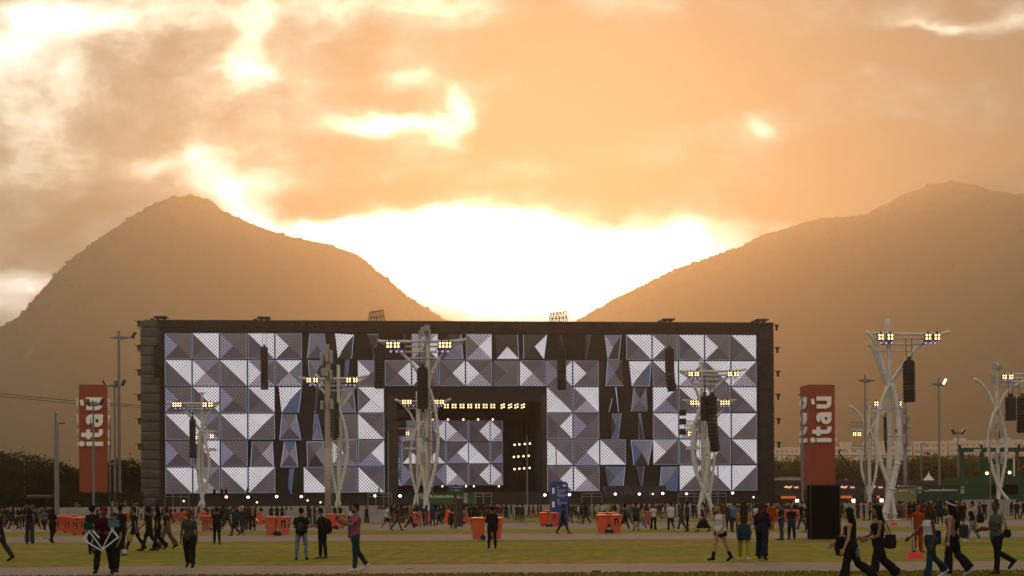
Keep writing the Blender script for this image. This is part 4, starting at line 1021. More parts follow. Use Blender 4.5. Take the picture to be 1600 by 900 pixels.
# ------------------------------------------------------------------ food stalls row at the right
fd = mat('stall_dark', (.055,.045,.042), .6, noise_amt=.25, noise_scale=.8); orange_sign = mat('stall_orange_band', (.30,.06,.02), .5, emit=(.9,.22,.05), estr=.35); wroof = mat('tent_white', (.62,.60,.56), .6, noise_amt=.1, noise_scale=1)
menu = mat('menu_screen_lit', (.8,.6,.5), emit=(1.0,.72,.52), estr=1.6); neon = mat('stall_logo_lit', (.8,.4,.3), emit=(1.0,.42,.25), estr=1.0)
YS = 236
names_ = ['beside the stage end', 'behind the right red pillar', 'right of the black box', 'behind the rear right tower', 'behind the tower numbered 9', 'behind the olive kiosk']
for i, (px0, px1) in enumerate(((1211, 1252), (1252, 1296), (1296, 1340), (1340, 1384), (1384, 1428), (1428, 1500))):
    a, b_ = gX(px0, YS)+.05, gX(px1, YS)-.05; t_ = thing('food_stall', 'dark food stall with an orange band %s' % names_[i], 'food stall', ((a+b_)/2, YS, 0), 0, 'row of dark food stalls'); hw = (b_-a)/2
    zt = W(px0, 750.5, YS).z
    m_ = MB(); m_.span(-hw, hw, .6, 5, 0, 2.8); m_.span(-hw, hw, 0, 5, 2.8, zt-.25); m_.span(-hw, -hw+.25, 0, .6, 0, 2.8); m_.span(hw-.25, hw, 0, .6, 0, 2.8); m_.span(-hw+.26, hw-.26, .1, .6, 0, 1.05); m_.build('body', fd, t_)
    m_ = MB(); m_.span(-hw-.02, hw+.02, -.1, 5.1, zt-.248, zt); m_.build('roof', mat('stall_roof_edge', (.10,.05,.045), .6), t_)
    m_ = MB(); m_.span(-hw*.55, hw*.6, -.06, -.002, 2.35, 2.78); m_.build('orange_band', orange_sign, t_)
    m_ = MB()
    for k in range(5): m_.ball((-.5+k*.26, -.05, zt-1.15+.1*math.sin(k*2)), (.16, .03, .17 if k % 2 else .10), 8, 5)
    m_.build('logo', neon, t_)
    text_obj('lettering', ('BOB\'S', 'BURGER', 'PIZZA', 'GRILL', 'SUCOS', 'LANCHES')[i] if False else 'BAR', .4, neon, t_, (hw*.65, -.03, zt-1.2), bold=.01)
    m_ = MB(); m_.span(hw-.95, hw-.35, -.05, -.002, .95, 2.25); m_.build('menu_screen', menu, t_)
t_ = thing('vaulted_tent', 'white barrel vaulted tent roof beside the stage end', 'tent', (gX(1231, 244), 244, 0)); hw = 2.3
m_ = MB(); N = 14; R_ = 4.4; zb = W(1231, 754, 244).z
vs = []
for y_ in np.linspace(0, 9, 10):
    for k in range(N+1):
        a = math.pi*k/N; vs.append((-math.cos(a)*R_*.98, y_, zb+math.sin(a)*.95))
fs = [(j*(N+1)+k, j*(N+1)+k+1, (j+1)*(N+1)+k+1, (j+1)*(N+1)+k) for j in range(9) for k in range(N)]
m_.add(vs, fs+[tuple(range(N, -1, -1))]); m_.build('roof', wroof, t_)
m_ = MB(); [m_.tube([(x, .05, 0), (x, .05, zb+.1)], .08, 6) for x in (-R_*.95, 0, R_*.95)]; m_.build('tent_frame', wroof, t_)
m_ = MB(); [m_.tube([(-math.cos(math.pi*k/N)*R_*.99, -.03, zb+math.sin(math.pi*k/N)*.97) for k in range(N+1)], .06, 5)]; m_.build('rib', steel, t_)
def pyramid_tent(label, px, w_px, ytop, yb, Y):
    k = Y/F; t_ = thing('pagoda_tent', label, 'tent', (gX(px, Y), Y, 0), 0, 'white pointed tents'); hw = w_px*k/2; z1 = W(px, ytop, Y).z; z0 = W(px, yb, Y).z
    rings = []
    for i in range(9):
        s_ = i/8; q_ = (1-s_)**1.7; rings.append([( -hw*q_-.02, -hw*q_-.02), (hw*q_+.02, -hw*q_-.02), (hw*q_+.02, hw*q_+.02), (-hw*q_-.02, hw*q_+.02)])
    m_ = MB(); vs = [(x, y_+hw, z0+(z1-z0)*i/8) for i, rg in enumerate(rings) for x, y_ in rg]
    m_.add(vs, [(i*4+k_, i*4+(k_+1) % 4, (i+1)*4+(k_+1) % 4, (i+1)*4+k_) for i in range(8) for k_ in range(4)]+[(32, 33, 34, 35)]); m_.build('roof', wroof, t_)
    m_ = MB(); [m_.tube([(x, y_, 0), (x, y_, z0+.02)], .06, 5) for x in (-hw, hw) for y_ in (0, 2*hw)]; m_.build('tent_frame', wroof, t_)
pyramid_tent('large white pointed tent behind the dark green kiosk', 1454.5, 22, 736, 754.5, 250)
pyramid_tent('small white pointed tent top above the food stalls', 1323, 8.5, 747, 754.5, 262)

# ------------------------------------------------------------------ green two-storey structure at the right
YG = 200; t_ = thing('green_structure', 'dark green two storey lookout structure with an open frame at the right', 'building', (gX(1500, YG), YG, 0)); k = YG/F
X = lambda px: gX(px, YG)-gX(1500, YG)
Zg = lambda py: W(1540, py, YG).z
m_ = MB(); m_.span(X(1501), X(1640), 0, 8, 0, Zg(744.5)); m_.build('wall', dgreen, t_)
m_ = MB()
for a, b_ in ((1501, 1507), (1533, 1538), (1589, 1593)): m_.span(X(a), X(b_), .1, .6, Zg(744.5)+.003, Zg(706)-.003)
build_each(m_, 'column', dgreen, t_)
m_ = MB(); m_.span(X(1500), X(1640), 0, .8, Zg(706), Zg(699.5)); m_.build('top_beam', dgreen, t_)
m_ = MB(); m_.span(X(1507)+.01, X(1533)-.01, .15, .5, Zg(728), Zg(724.5)); m_.build('middle_beam', dgreen, t_)
m_ = MB(); m_.span(X(1538)+.01, X(1589)-.01, 1.5, 2.0, Zg(744.5)+.003, Zg(716)); m_.span(X(1593)+.01, X(1640), 1.2, 1.7, Zg(744.5)+.003, Zg(713)); build_each(m_, 'rear_panel', dgreen, t_)
m_ = MB(); m_.span(X(1545), X(1590), -.1, -.003, Zg(773), Zg(757)); build_each(m_, 'doorway', blk, t_)
m_ = MB(); [m_.ball((X(px), .3, Zg(py)), .24, 8, 6) for px, py in ((1543.5, 739.5), (1579, 738.5))]; build_each(m_, 'work_light', warm2, t_)
m_ = MB(); star(m_, X(1527.5), Zg(699.5), 1.9*k, y=-.05); m_.build('logo', redm, t_)
m_ = MB(); m_.span(X(1522), X(1533), -.04, -.002, Zg(706), Zg(702)); m_.build('sign_panel', wtxt, t_); text_obj('lettering', 'Heineken', .24, dgreen, t_, (X(1527.5), -.06, Zg(704)), bold=.004)
m_ = MB(); [m_.span(X(px)-.12, X(px)+.12, .2, .5, Zg(699.5), Zg(694.5)) for px in (1501.5, 1535, 1594)]; build_each(m_, 'finial', blk, t_)
m_ = MB(); pts = []
for q_ in range(11):
    a = math.pi/2+q_*math.pi/5+.12; r = 1.95 if q_ % 2 == 0 else .8; pts.append((X(1600)+r*math.cos(a), -.25, Zg(717)+r*math.sin(a)))
m_.tube(pts, .05, 5, caps=False); m_.build('neon_star', mat('neon_star_red', (.3,.02,.01), .5, emit=(.6,.05,.02), estr=.25), t_)

# ------------------------------------------------------------------ apartment blocks far behind on the right
apt = mat('apartment_render', (.62,.58,.54), .8, noise_amt=.1, noise_scale=.1); aptw = mat('apartment_window', (.20,.17,.16), .4)
YB = 1700; WINME = None
def apartment(label, px0, px1, ytop, cols, steps=()):
    k = YB/F; x0, x1 = gX(px0, YB), gX(px1, YB); z1 = W(px0, ytop, YB).z
    t_ = thing('apartment_block', label, 'building', ((x0+x1)/2, YB, 0), 0, 'pale apartment blocks far behind'); cx = (x0+x1)/2
    m_ = MB(); m_.span(x0-cx+.3, x1-cx-.3, 0, 16, 0, z1); m_.build('wall', apt, t_)
    for a, b_, y_ in steps:
        m_ = MB(); m_.span(gX(a, YB)-cx, gX(b_, YB)-cx, 1, 12, z1+.005, W(a, y_, YB).z); m_.build('roof_box', apt, t_)
    global WINME
    if WINME is None: m_ = MB(); m_.span(-1.3, 1.3, -.04, -.001, -1.4, 1.4); WINME = m_.mesh('window', aptw)
    for px in cols:
        z = z1-5
        while z > 3: o = link_mesh('window', WINME, t_); o.location = (gX(px, YB)-cx, 0, z); z -= 6.8
apartment('pale far apartment block between the stage end and the right pillar', 1209, 1252, 699, (1215, 1222, 1230, 1238, 1245))
apartment('pale far apartment block with a taller roof box right of the right pillar', 1303, 1358, 698, (1308, 1312, 1319, 1323, 1333, 1337, 1347, 1351), ((1316, 1332, 690.5),))
apartment('pale far apartment block behind the mast right of tower 9', 1359, 1426, 689, (1366, 1372, 1396, 1402, 1418.5, 1423))
apartment('pale far apartment block behind the post with the lit floodlight', 1428, 1481, 689.5, (1433, 1441, 1446, 1450, 1459, 1464, 1474))
apartment('pale far apartment block behind the left end of the green structure', 1483, 1538, 688.5, (1488, 1495, 1505, 1512, 1522, 1530), ((1495, 1510, 684),))
apartment('pale far apartment block at the right edge behind the green structure', 1540, 1640, 687, (1546, 1553, 1566, 1573, 1588, 1596, 1610), ((1560, 1580, 683),))
apartment('small pale far building low at the left edge over the trees', -40, 24, 712, (2, 8, 14, 20))

# crane boom
t_ = thing('crane', 'thin dark crane boom slanting behind the food stalls', 'crane', (gX(1352, 228), 228, 0))
m_ = MB(); p0, p1 = W(1310.5, 707.5, 228)-Vector(t_.location), W(1360, 772, 228)-Vector(t_.location); m_.tube([p0, p1], [.13, .20], 6); m_.tube([p0, p0+Vector((.15, 0, .5)), p0+Vector((.55, 0, .35))], .14, 6); m_.build('boom', darkm, t_)
m_ = MB(); m_.span(p1.x-.8, p1.x+.8, -.8, .8, 0, p1.z); m_.build('base', darkm, t_)
# power lines
def wire(label, pts, Y, r=.05):
    P_ = [W(x, y, Y) for x, y in pts]; m_ = MB(); Q = []
    for i in range(len(P_)-1):
        for k_ in range(6):
            s_ = k_/6; q_ = P_[i].lerp(P_[i+1], s_); q_.z -= .8*math.sin(math.pi*s_)*0; Q.append(q_)
    Q.append(P_[-1]); m_.tube(Q, r, 4); o = m_.build('power_line', mat('wire', (.05,.04,.035), .7)); tag(o, label, 'wire', 'power lines')
wire('upper power line crossing the hazy mountain at the left', [(-160, 602), (0, 615), (110, 626), (260, 636)], 262, .06)
wire('lower power line crossing the hazy mountain at the left', [(-160, 606), (0, 619), (110, 630), (260, 639)], 262, .06)
wire('power line crossing before the far apartment blocks at the right', [(1190, 711), (1300, 711.5), (1450, 713), (1700, 716)], 330, .06)

# ------------------------------------------------------------------ low roofed building at the left
YL = 215; t_ = thing('low_pavilion', 'low dark open pavilion with a thin pale roof edge under the left trees', 'building', (gX(30, YL), YL, 0)); X = lambda px: gX(px, YL)-gX(30, YL)
zr = W(30, 777, YL).z
m_ = MB(); m_.span(X(-60), X(96), 0, 7, zr-.15, zr); m_.span(X(33), X(84), -.5, -.01, zr+.10, zr+.32); m_.build('roof', mat('pavilion_roof', (.30,.22,.16), .6, noise_amt=.3, noise_scale=1), t_)
m_ = MB(); [m_.span(X(px)-.15, X(px)+.15, .3, .6, 0, zr-.155) for px in (-30, -5, 20, 45, 70, 94)]; build_each(m_, 'column', darkm, t_)
m_ = MB(); m_.span(X(-60), X(96), 6, 6.4, 0, zr-.155); m_.build('rear_wall', drape, t_)
m_ = MB(); [m_.span(X(px), X(px+5), .8, 1, 1.6, 2.1) for px in (36, 45)]; build_each(m_, 'hanging_sign', grey, t_)

# ------------------------------------------------------------------ trees
bark = mat('bark', (.06,.045,.03), .9, noise_amt=.3, noise_scale=3)
def leaf_mat(name, c1, c2):
    m = mat(name, c1, .75, spec=.12); t = m.node_tree; q = NG(t); b = t.nodes['Principled BSDF']
    c = q.n('ShaderNodeTexCoord'); nz = q.noise(c.outputs['Object'], .5, 3, .6); nz2 = q.noise(c.outputs['Object'], 6, 2, .6)
    k_ = q.ramp(nz.outputs[0], [(.35, c1), (.65, c2)]); k_ = q.mix(q.m('MULTIPLY', nz2.outputs[0], .5), k_, tuple(x*.5 for x in c1)); q.link(k_, b.inputs['Base Color'])
    tr = q.n('ShaderNodeBsdfTranslucent'); q.link(k_, tr.inputs[0]); ms = q.n('ShaderNodeMixShader'); ms.inputs[0].default_value = .35
    out = t.nodes['Material Output']; q.link(b.outputs[0], ms.inputs[1]); q.link(tr.outputs[0], ms.inputs[2]); q.link(ms.outputs[0], out.inputs[0]); return m
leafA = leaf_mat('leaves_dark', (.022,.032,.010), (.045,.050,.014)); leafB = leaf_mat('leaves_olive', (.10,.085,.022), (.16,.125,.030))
def tree_meshes(seed, h, w_, leafm, n=5200, lobes=9, leaf=.30, flat=False):
    rr = random.Random(seed); tm = MB(); tips = []
    th = h*(.35 if not flat else .75)
    tm.tube([(0, 0, 0), (rr.uniform(-.2, .2), 0, th*.5), (rr.uniform(-.3, .3), 0, th)], [.26, .2, .16], 7)
    L = []
    for k in range(lobes):
        a = rr.uniform(0, 2*math.pi); d = w_*.5*rr.uniform(.15, .68); z = h*(rr.uniform(.38, .84) if not flat else rr.uniform(.82, .95))
        r = w_*rr.uniform(.15, .27); c_ = Vector((math.cos(a)*d, math.sin(a)*d, z)); L.append((c_, r))
        tm.tube([(0, 0, th*.8), c_*.6+Vector((0, 0, th*.35)), c_], [.12, .08, .03], 5)
    cm = MB(); vs = []; fs = []
    for i in range(n):
        c_, r = rr.choice(L); v = Vector((rr.gauss(0, 1), rr.gauss(0, 1), rr.gauss(0, 1))).normalized(); q_ = r*(rr.uniform(.45, 1.0)**.6)*(1+.35*fnoise(v.x*2+seed, v.y*2, v.z*2, 2))
        p = c_+Vector((v.x*q_, v.y*q_, v.z*q_*(.75 if not flat else .25)))
        if rr.random() < .06: p += v*r*.25
        s_ = leaf*rr.uniform(.6, 1.3); a = Vector((rr.gauss(0, 1), rr.gauss(0, 1), rr.gauss(0, 1))).normalized()*s_; b_ = a.cross(Vector((rr.gauss(0, 1), rr.gauss(0, 1), rr.gauss(0, 1)))).normalized()*s_*.6
        o = len(vs); vs += [p-a*.5, p+b_*.5, p+a*.5, p-b_*.5]; fs.append((o, o+1, o+2, o+3))
    cm.add(vs, fs)
    return tm.mesh('trunk', bark, True), cm.mesh('crown', leafm)
TA = [tree_meshes(s_, 7.0, 7.5, leafA) for s_ in (1, 2, 3)]; TB = [tree_meshes(s_, 6.0, 8.5, leafB, n=4200) for s_ in (4, 5, 6)]
def tree(ms, x, y, sc_, label, group, rz=0, name='tree', zs=1.0):
    t_ = thing(name, label, 'tree', (x, y, 0), rz, group); t_.scale = (sc_, sc_, sc_*zs); link_mesh('trunk', ms[0], t_); link_mesh('crown', ms[1], t_); return t_
rr = random.Random(3)
hts = [(-60, 722), (-20, 715), (5, 722), (22, 730), (41, 711), (55, 716), (75, 735), (95, 738), (112, 722), (128, 730), (150, 735), (170, 727), (190, 721), (205, 720), (219, 727), (232, 735)]
TD = ['at the far left edge', 'at the left edge with a high crown', 'over the left end of the pavilion', 'with a low crown over the pavilion', 'the tallest with a ragged top over the pavilion', 'right of the tallest left tree', 'low behind the pale post', 'low between the pale post and the red pillar', 'just left of the left red pillar', 'hidden mostly by the left red pillar', 'behind the right edge of the left red pillar', 'between the red pillar and the tallest post', 'behind the tallest grey post', 'between the tallest post and the stage corner', 'touching the olive stage corner', 'behind the olive stage corner']
for i, (px, yt) in enumerate(hts):
    Y = 236+rr.uniform(0, 22); H_ = W(px, yt, Y).z
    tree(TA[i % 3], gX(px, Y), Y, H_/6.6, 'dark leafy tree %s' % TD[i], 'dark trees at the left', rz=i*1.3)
# young trees lower, nearer
for i, (px, yt, lab) in enumerate(((20, 752, 'small lighter tree in front of the pavilion roof'), (103, 755, 'small light tree right of the pale post'), (-5, 748, 'small tree cut by the left frame edge'))):
    Y = 212; tree(TA[i], gX(px, Y), Y, W(px, yt, Y).z/7.2, lab, 'dark trees at the left', rz=i)
rr = random.Random(9)
for i in range(26):
    px = 1212+i*12.2; yt = 725+5*math.sin(i*1.7)+rr.uniform(-3, 3)-(4 if 17 < i < 24 else 0)
    Y = 285+rr.uniform(-8, 30); H_ = W(px, yt, Y).z
    lab = 'olive sunlit tree number'
    marks = ((1211, 'the stage end'), (1250, 'the right red pillar'), (1322, 'the small pointed tent'), (1357, 'the rear right tower'), (1388, 'the tower numbered 9'), (1414, 'the grey antenna mast'), (1454, 'the large pointed tent'), (1468, 'the post with a lit floodlight'), (1500, 'the green structure'), (1520, 'the open frame of the green structure'))
    mk = min(marks, key=lambda q_: abs(q_[0]-px)); side = 'left of' if px < mk[0]-3 else ('right of' if px > mk[0]+3 else 'straight behind')
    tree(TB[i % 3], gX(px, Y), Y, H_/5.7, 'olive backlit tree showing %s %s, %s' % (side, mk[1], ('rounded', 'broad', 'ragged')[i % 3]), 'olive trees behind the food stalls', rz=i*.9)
tf = tree_meshes(17, 9.0, 11.0, leafB, n=2200, lobes=11, leaf=.3, flat=True)
Y = 300; tree(tf, gX(1507, Y), Y, W(1507, 711, Y).z/9.0, 'flat topped spreading tree seen through the green frame', None, name='flat_topped_tree')
# hedge at the foot of the left pillar and beside the stage
def hedge(label, px0, px1, ytop, Y, seed):
    rr = random.Random(seed); m_ = MB(); vs = []; fs = []; x0, x1 = gX(px0, Y), gX(px1, Y); zt = W(px0, ytop, Y).z
    m_.cur = 0; n = int((x1-x0)*330)
    for i in range(n):
        x = rr.uniform(x0, x1); top = zt*(1+.10*fnoise(x*.5, seed, 0, 3)); z = top*rr.uniform(0, 1)**.6; p = Vector((x-x0, rr.uniform(0, 1.6), z)); s_ = .28*rr.uniform(.6, 1.3)
        a = Vector((rr.gauss(0, 1), rr.gauss(0, 1), rr.gauss(0, 1))).normalized()*s_; b_ = a.cross(Vector((rr.gauss(0, 1), rr.gauss(0, 1), rr.gauss(0, 1)))).normalized()*s_*.6
        o = len(vs); vs += [p-a*.5, p+b_*.5, p+a*.5, p-b_*.5]; fs.append((o, o+1, o+2, o+3))
    m_.add(vs, fs); o = m_.build('hedge', leafA, None, loc=(x0, Y, 0)); tag(o, label, 'hedge')
hedge('dark clipped hedge below the left red pillar', 96, 222, 769, 203, 4)
# ================================================================== PEOPLE
SKC = {}; VX = 1.0
def skinify(mb, voxel, it=2, name='m', wr=None, key=None):
    if key is not None and key in SKC: return SKC[key]
    me = bpy.data.meshes.new(name); me.from_pydata(mb.v, [], mb.f); o = bpy.data.objects.new(name, me); TMP.collection.objects.link(o)
    r_ = o.modifiers.new('r', 'REMESH'); r_.mode = 'VOXEL'; r_.voxel_size = voxel*VX; r_.use_smooth_shade = True
    if it: s_ = o.modifiers.new('s', 'SMOOTH'); s_.factor = .5; s_.iterations = it
    dg = tmp_dg(); out = bpy.data.meshes.new_from_object(o.evaluated_get(dg)); out.name = name
    bpy.data.objects.remove(o); bpy.data.meshes.remove(me)
    if wr: wrinkle(out, *wr)
    if key is not None: SKC[key] = out
    return out
def wrinkle(me, amp, sc, seed):
    n_ = len(me.vertices); co = np.empty(n_*3, 'f'); no = np.empty(n_*3, 'f')
    me.vertices.foreach_get('co', co); me.vertex_normals.foreach_get('vector', no); co = co.reshape(-1, 3); no = no.reshape(-1, 3)
    x, y, z = co[:, 0]*sc, co[:, 1]*sc+seed, co[:, 2]*sc*.6
    v = np.sin(x*2.1+1.3*np.sin(y*1.7+z*2.3))*np.sin(z*2.9+1.1*np.sin(x*1.9-y*2.2))*.6+np.sin(y*4.3+z*3.1+seed)*np.sin(x*3.7-z*4.9)*.4
    me.vertices.foreach_set('co', (co+no*(v*amp)[:, None]).ravel()); me.update()
def torso_rings(fem, d, z0=-.04, z1=1.0, lean=0.0, hipc=Vector((0, 0, 0)), loose=0.0):
    T = [(-.06, .095, .150), (0.0, .110, .168), (.08, .104, .160), (.16, .096, .148), (.27, .110, .160), (.37, .120, .176), (.44, .105, .178), (.485, .078, .120), (.52, .056, .062)] if not fem else \
        [(-.06, .100, .155), (0.0, .118, .175), (.07, .106, .158), (.15, .084, .124), (.25, .100, .138), (.34, .122, .152), (.41, .088, .156), (.455, .068, .105), (.49, .048, .052)]
    L = math.tan(R(lean)); out = []
    zs = [t[0] for t in T]
    def at(z): return np.interp(z, zs, [t[1] for t in T]), np.interp(z, zs, [t[2] for t in T])
    zz = sorted(set([z0]+[z for z in zs if z0 < z < z1]+[min(z1, zs[-1])]))
    for z in zz:
        a, b_ = at(z); k = loose*max(0, 1-abs(z-.05)/.35)
        out.append(((hipc.x+L*z, hipc.y, hipc.z+z), a+d+k, b_+d+k))
    return out
def pose_key(p): return str(sorted(p.items(), key=str))
def fig(pose, fem, bottom, top, hair, hq):
    """joint positions from a pose (degrees), then every mesh of the figure"""
    th, sh = (.425, .415) if not fem else (.415, .405)
    legs = pose['legs']; J = {}
    lowest = 1e9
    for s_, (a, k, *ab) in zip((1, -1), legs):
        ab = R(ab[0]) if ab else R(2); a, k = R(a), R(k); hip = Vector((0, s_*.088, 0))
        knee = hip+Vector((math.sin(a)*math.cos(ab), s_*math.sin(ab), -math.cos(a)*math.cos(ab)))*th
        ank = knee+Vector((math.sin(a-k)*math.cos(ab), s_*math.sin(ab)*.6, -math.cos(a-k)*math.cos(ab)))*sh
        pitch = (a-k)*.9 if k > R(25) or a < R(-8) else 0.0
        toe = ank+Vector((math.cos(pitch)*.17, s_*.02, math.sin(pitch)*.17-.055*math.cos(pitch))); heel = ank+Vector((-math.cos(pitch)*.055+math.sin(pitch)*.06, 0, -.07*math.cos(pitch)-math.sin(pitch)*.05))
        J[s_] = [hip, knee, ank, toe, heel, pitch]; lowest = min(lowest, toe.z-.022, heel.z-.012)
    off = Vector((0, 0, -lowest+.004))
    for s_ in (1, -1): J[s_] = [q_+off if isinstance(q_, Vector) else q_ for q_ in J[s_]]
    pel = off.copy(); lean = pose.get('lean', 2); L = math.tan(R(lean))
    shz = .43 if not fem else .405; shw = .178 if not fem else .152
    A_ = {}
    for s_, (a, ab, e, tw) in zip((1, -1), pose['arms']):
        a, ab, e, tw = R(a), R(ab), R(e), R(tw)
        sp = pel+Vector((L*shz, s_*shw, shz))
        u = Vector((math.sin(a)*math.cos(ab), s_*math.sin(ab), -math.cos(a)*math.cos(ab)))
        el = sp+u*.275; f_ = Vector((math.sin(a+e)*math.cos(tw), -s_*math.sin(tw), -math.cos(a+e)*math.cos(tw))).normalized()
        wr = el+f_*.235; A_[s_] = (sp, el, wr, f_)
    nz = .53 if not fem else .50
    neck = pel+Vector((L*nz, 0, nz)); hp = R(pose.get('nod', 0)); head = neck+Vector((.015+math.sin(hp)*.06, 0, .155))
    HM = Matrix.Rotation(R(pose.get('turn', 0)), 3, 'Z') @ Matrix.Rotation(hp, 3, 'Y')
    # ---- body
    m_ = MB()
    m_.ring_loft(torso_rings(fem, 0, -.06, 1, lean, pel), 18)
    if fem:
        for s_ in (1, -1): m_.ball(pel+Vector((L*.3+.075, s_*.065, .315)), (.055, .058, .058), 10, 7); m_.ball(pel+Vector((-.06, s_*.07, -.02)), (.08, .085, .09), 10, 7)
    for s_ in (1, -1):
        hip, knee, ank, toe, heel, pt = J[s_]
        m_.tube([hip+Vector((0, 0, .03)), hip.lerp(knee, .3), hip.lerp(knee, .7), knee, knee.lerp(ank, .12)+Vector((-.008, 0, 0)), knee.lerp(ank, .35)+Vector((-.016, 0, 0)), knee.lerp(ank, .7), ank], [.092, .084, .064, .054, .052, .056, .042, .036], 12)
        m_.tube([heel+Vector((0, 0, .02)), ank.lerp(toe, .3)+Vector((0, 0, -.02)), toe], [.030, .036, .022], 8); m_.tube([ank, heel+Vector((0, 0, .02))], [.036, .03], 8)
        sp, el, wr, f_ = A_[s_]
        m_.ball(sp, (.056, .058, .055), 10, 7)
        m_.tube([sp, sp.lerp(el, .35), sp.lerp(el, .8), el, el.lerp(wr, .25), el.lerp(wr, .7), wr], [.050, .046, .038, .036, .038, .029, .024] if not fem else [.044, .040, .033, .032, .034, .026, .021], 10)
        n_ = Vector((0, -s_, 0)); n_ = (n_-f_*n_.dot(f_)); n_ = n_.normalized() if n_.length > .2 else Vector((0, 0, -1)); w_ = f_.cross(n_).normalized()
        if w_.x < 0: w_ = -w_
        kn = wr+f_*.085
        for q_ in (-.030, -.010, .010, .030): m_.tube([wr+f_*.005+w_*q_*.55, kn+w_*q_], [.017, .0135], 7)
        curl = pose.get('curl', .45)
        for q_, ln in zip((-.031, -.0105, .0105, .031), (.058, .072, .078, .070)):
            b0 = kn+w_*q_; b1 = b0+(f_*math.cos(curl*.6)+n_*math.sin(curl*.6)).normalized()*ln*.5; b2 = b1+(f_*math.cos(curl*1.6)+n_*math.sin(curl*1.6)).normalized()*ln*.5
            m_.tube([b0, b1, b2], [.0105, .0095, .0085], 7)
        t0 = wr+f_*.028+w_*.026; t1 = t0+(f_*.65+w_*.72+n_*.25).normalized()*.038; t2 = t1+(f_*.9+w_*.2+n_*.35).normalized()*.032; m_.tube([t0, t1, t2], [.013, .0115, .0095], 7)
    m_.tube([neck+Vector((-.005, 0, -.05)), neck+Vector((.005, 0, .03)), head+Vector((-.01, 0, -.05))], [.062, .052, .052] if not fem else [.052, .043, .044], 10)
    def hb(c_, r_): m_.ball(head+HM @ Vector(c_), r_, 14, 10, HM)
    hb((0, 0, .02), (.098, .078, .105)); hb((.022, 0, -.045), (.070, .060, .065)); hb((.050, 0, -.075), (.036, .034, .028))
    m_.tube([head+HM @ Vector((.088, 0, .015)), head+HM @ Vector((.112, 0, -.022)), head+HM @ Vector((.085, 0, -.032))], [.010, .017, .014], 7)
    hb((.090, 0, -.055), (.012, .024, .010)); hb((.082, 0, .030), (.016, .055, .012))
    for s_ in (1, -1): hb((-.005, s_*.080, -.008), (.018, .010, .030))
    M_ = {}
    pk = pose_key(pose); M_['body'] = skinify(m_, .0085 if hq else .014, 2, 'body', key=('body', pk, fem, hq))
    M_['eyes'] = []
    for s_ in (1, -1): e = MB(); e.ball(head+HM @ Vector((.087, s_*.030, .008)), (.011, .012, .008), 8, 6, HM); M_['eyes'].append(e)
    # ---- hair
    h = MB()
    def hh(c_, r_): h.ball(head+HM @ Vector(c_), r_, 14, 10, HM)
    if hair == 'short': hh((-.014, 0, .045), (.098, .086, .095)); hh((-.035, 0, .0), (.072, .082, .075))
    elif hair == 'cap': hh((-.004, 0, .055), (.104, .088, .080)); h.tube([head+HM @ Vector((.06, 0, .065)), head+HM @ Vector((.165, 0, .045))], [(.066, .016), (.05, .010)], 10)
    elif hair == 'afro': hh((-.02, 0, .055), (.125, .125, .125)); hh((-.04, 0, 0), (.10, .11, .10))
    elif hair == 'bun': hh((-.014, 0, .04), (.100, .086, .095)); hh((-.04, 0, -.01), (.070, .080, .07)); hh((-.06, 0, .145), (.045, .045, .040))
    elif hair in ('long', 'verylong'):
        hh((-.014, 0, .045), (.104, .090, .097)); hh((-.045, 0, -.02), (.074, .092, .095))
        ln = .30 if hair == 'long' else .50
        b0 = head+HM @ Vector((-.055, 0, -.02)); e_ = neck+Vector((-.10, 0, -.02-ln*.9)); h.tube([b0, b0.lerp(e_, .3)+Vector((-.03, 0, 0)), b0.lerp(e_, .7)+Vector((-.02, 0, 0)), e_], [(.100, .062), (.118, .060), (.098, .045), (.045, .02)], 12)
        for s_ in (1, -1): h.tube([head+HM @ Vector((.01, s_*.075, .03)), head+HM @ Vector((0, s_*.088, -.06)), neck+Vector((-.01, s_*.095, -.07))], [.028, .030, .016], 8)
    elif hair == 'ponytail':
        hh((-.014, 0, .045), (.102, .086, .095)); hh((-.04, 0, -.01), (.068, .080, .07)); h.tube([head+HM @ Vector((-.09, 0, .06)), head+HM @ Vector((-.15, 0, 0)), head+HM @ Vector((-.14, 0, -.20))], [.035, .045, .012], 8)
    elif hair == 'scarf': hh((-.010, 0, .035), (.110, .094, .108)); hh((-.03, 0, -.05), (.085, .088, .08))
    M_['hair'] = skinify(h, .012 if hq else .018, 1, 'hair', (.008 if hair not in ('cap', 'scarf') else .002, 22, 1), ('hair', pk, fem, hair, hq))
    # ---- top
    if top != 'none':
        tm = MB(); loose = .022 if 'loose' in top else .004; hem = -.10 if 'crop' not in top else .12
        if 'strap' in top or 'tank' in top: zt_ = (.40 if 'strap' in top else .445)
        else: zt_ = 1.0
        if 'coat' in top: hem = -.22
        tm.ring_loft(torso_rings(fem, .017, hem, zt_, lean, pel, loose), 18)
        if fem:
            for s_ in (1, -1): tm.ball(pel+Vector((L*.3+.075, s_*.065, .315)), (.066, .070, .066), 10, 7)
        if 'tank' in top:
            for s_ in (1, -1): sp = A_[s_][0]; tm.tube([sp+Vector((.02, -s_*.05, -.10)), sp+Vector((0, -s_*.045, .045)), sp+Vector((-.03, -s_*.05, -.10))], [.045, .028, .045], 8)
        fr = {'tee': .62, 'long': 1.9, 'tank': 0, 'strap': 0}[[q_ for q_ in ('tee', 'long', 'tank', 'strap') if q_ in top][0]]
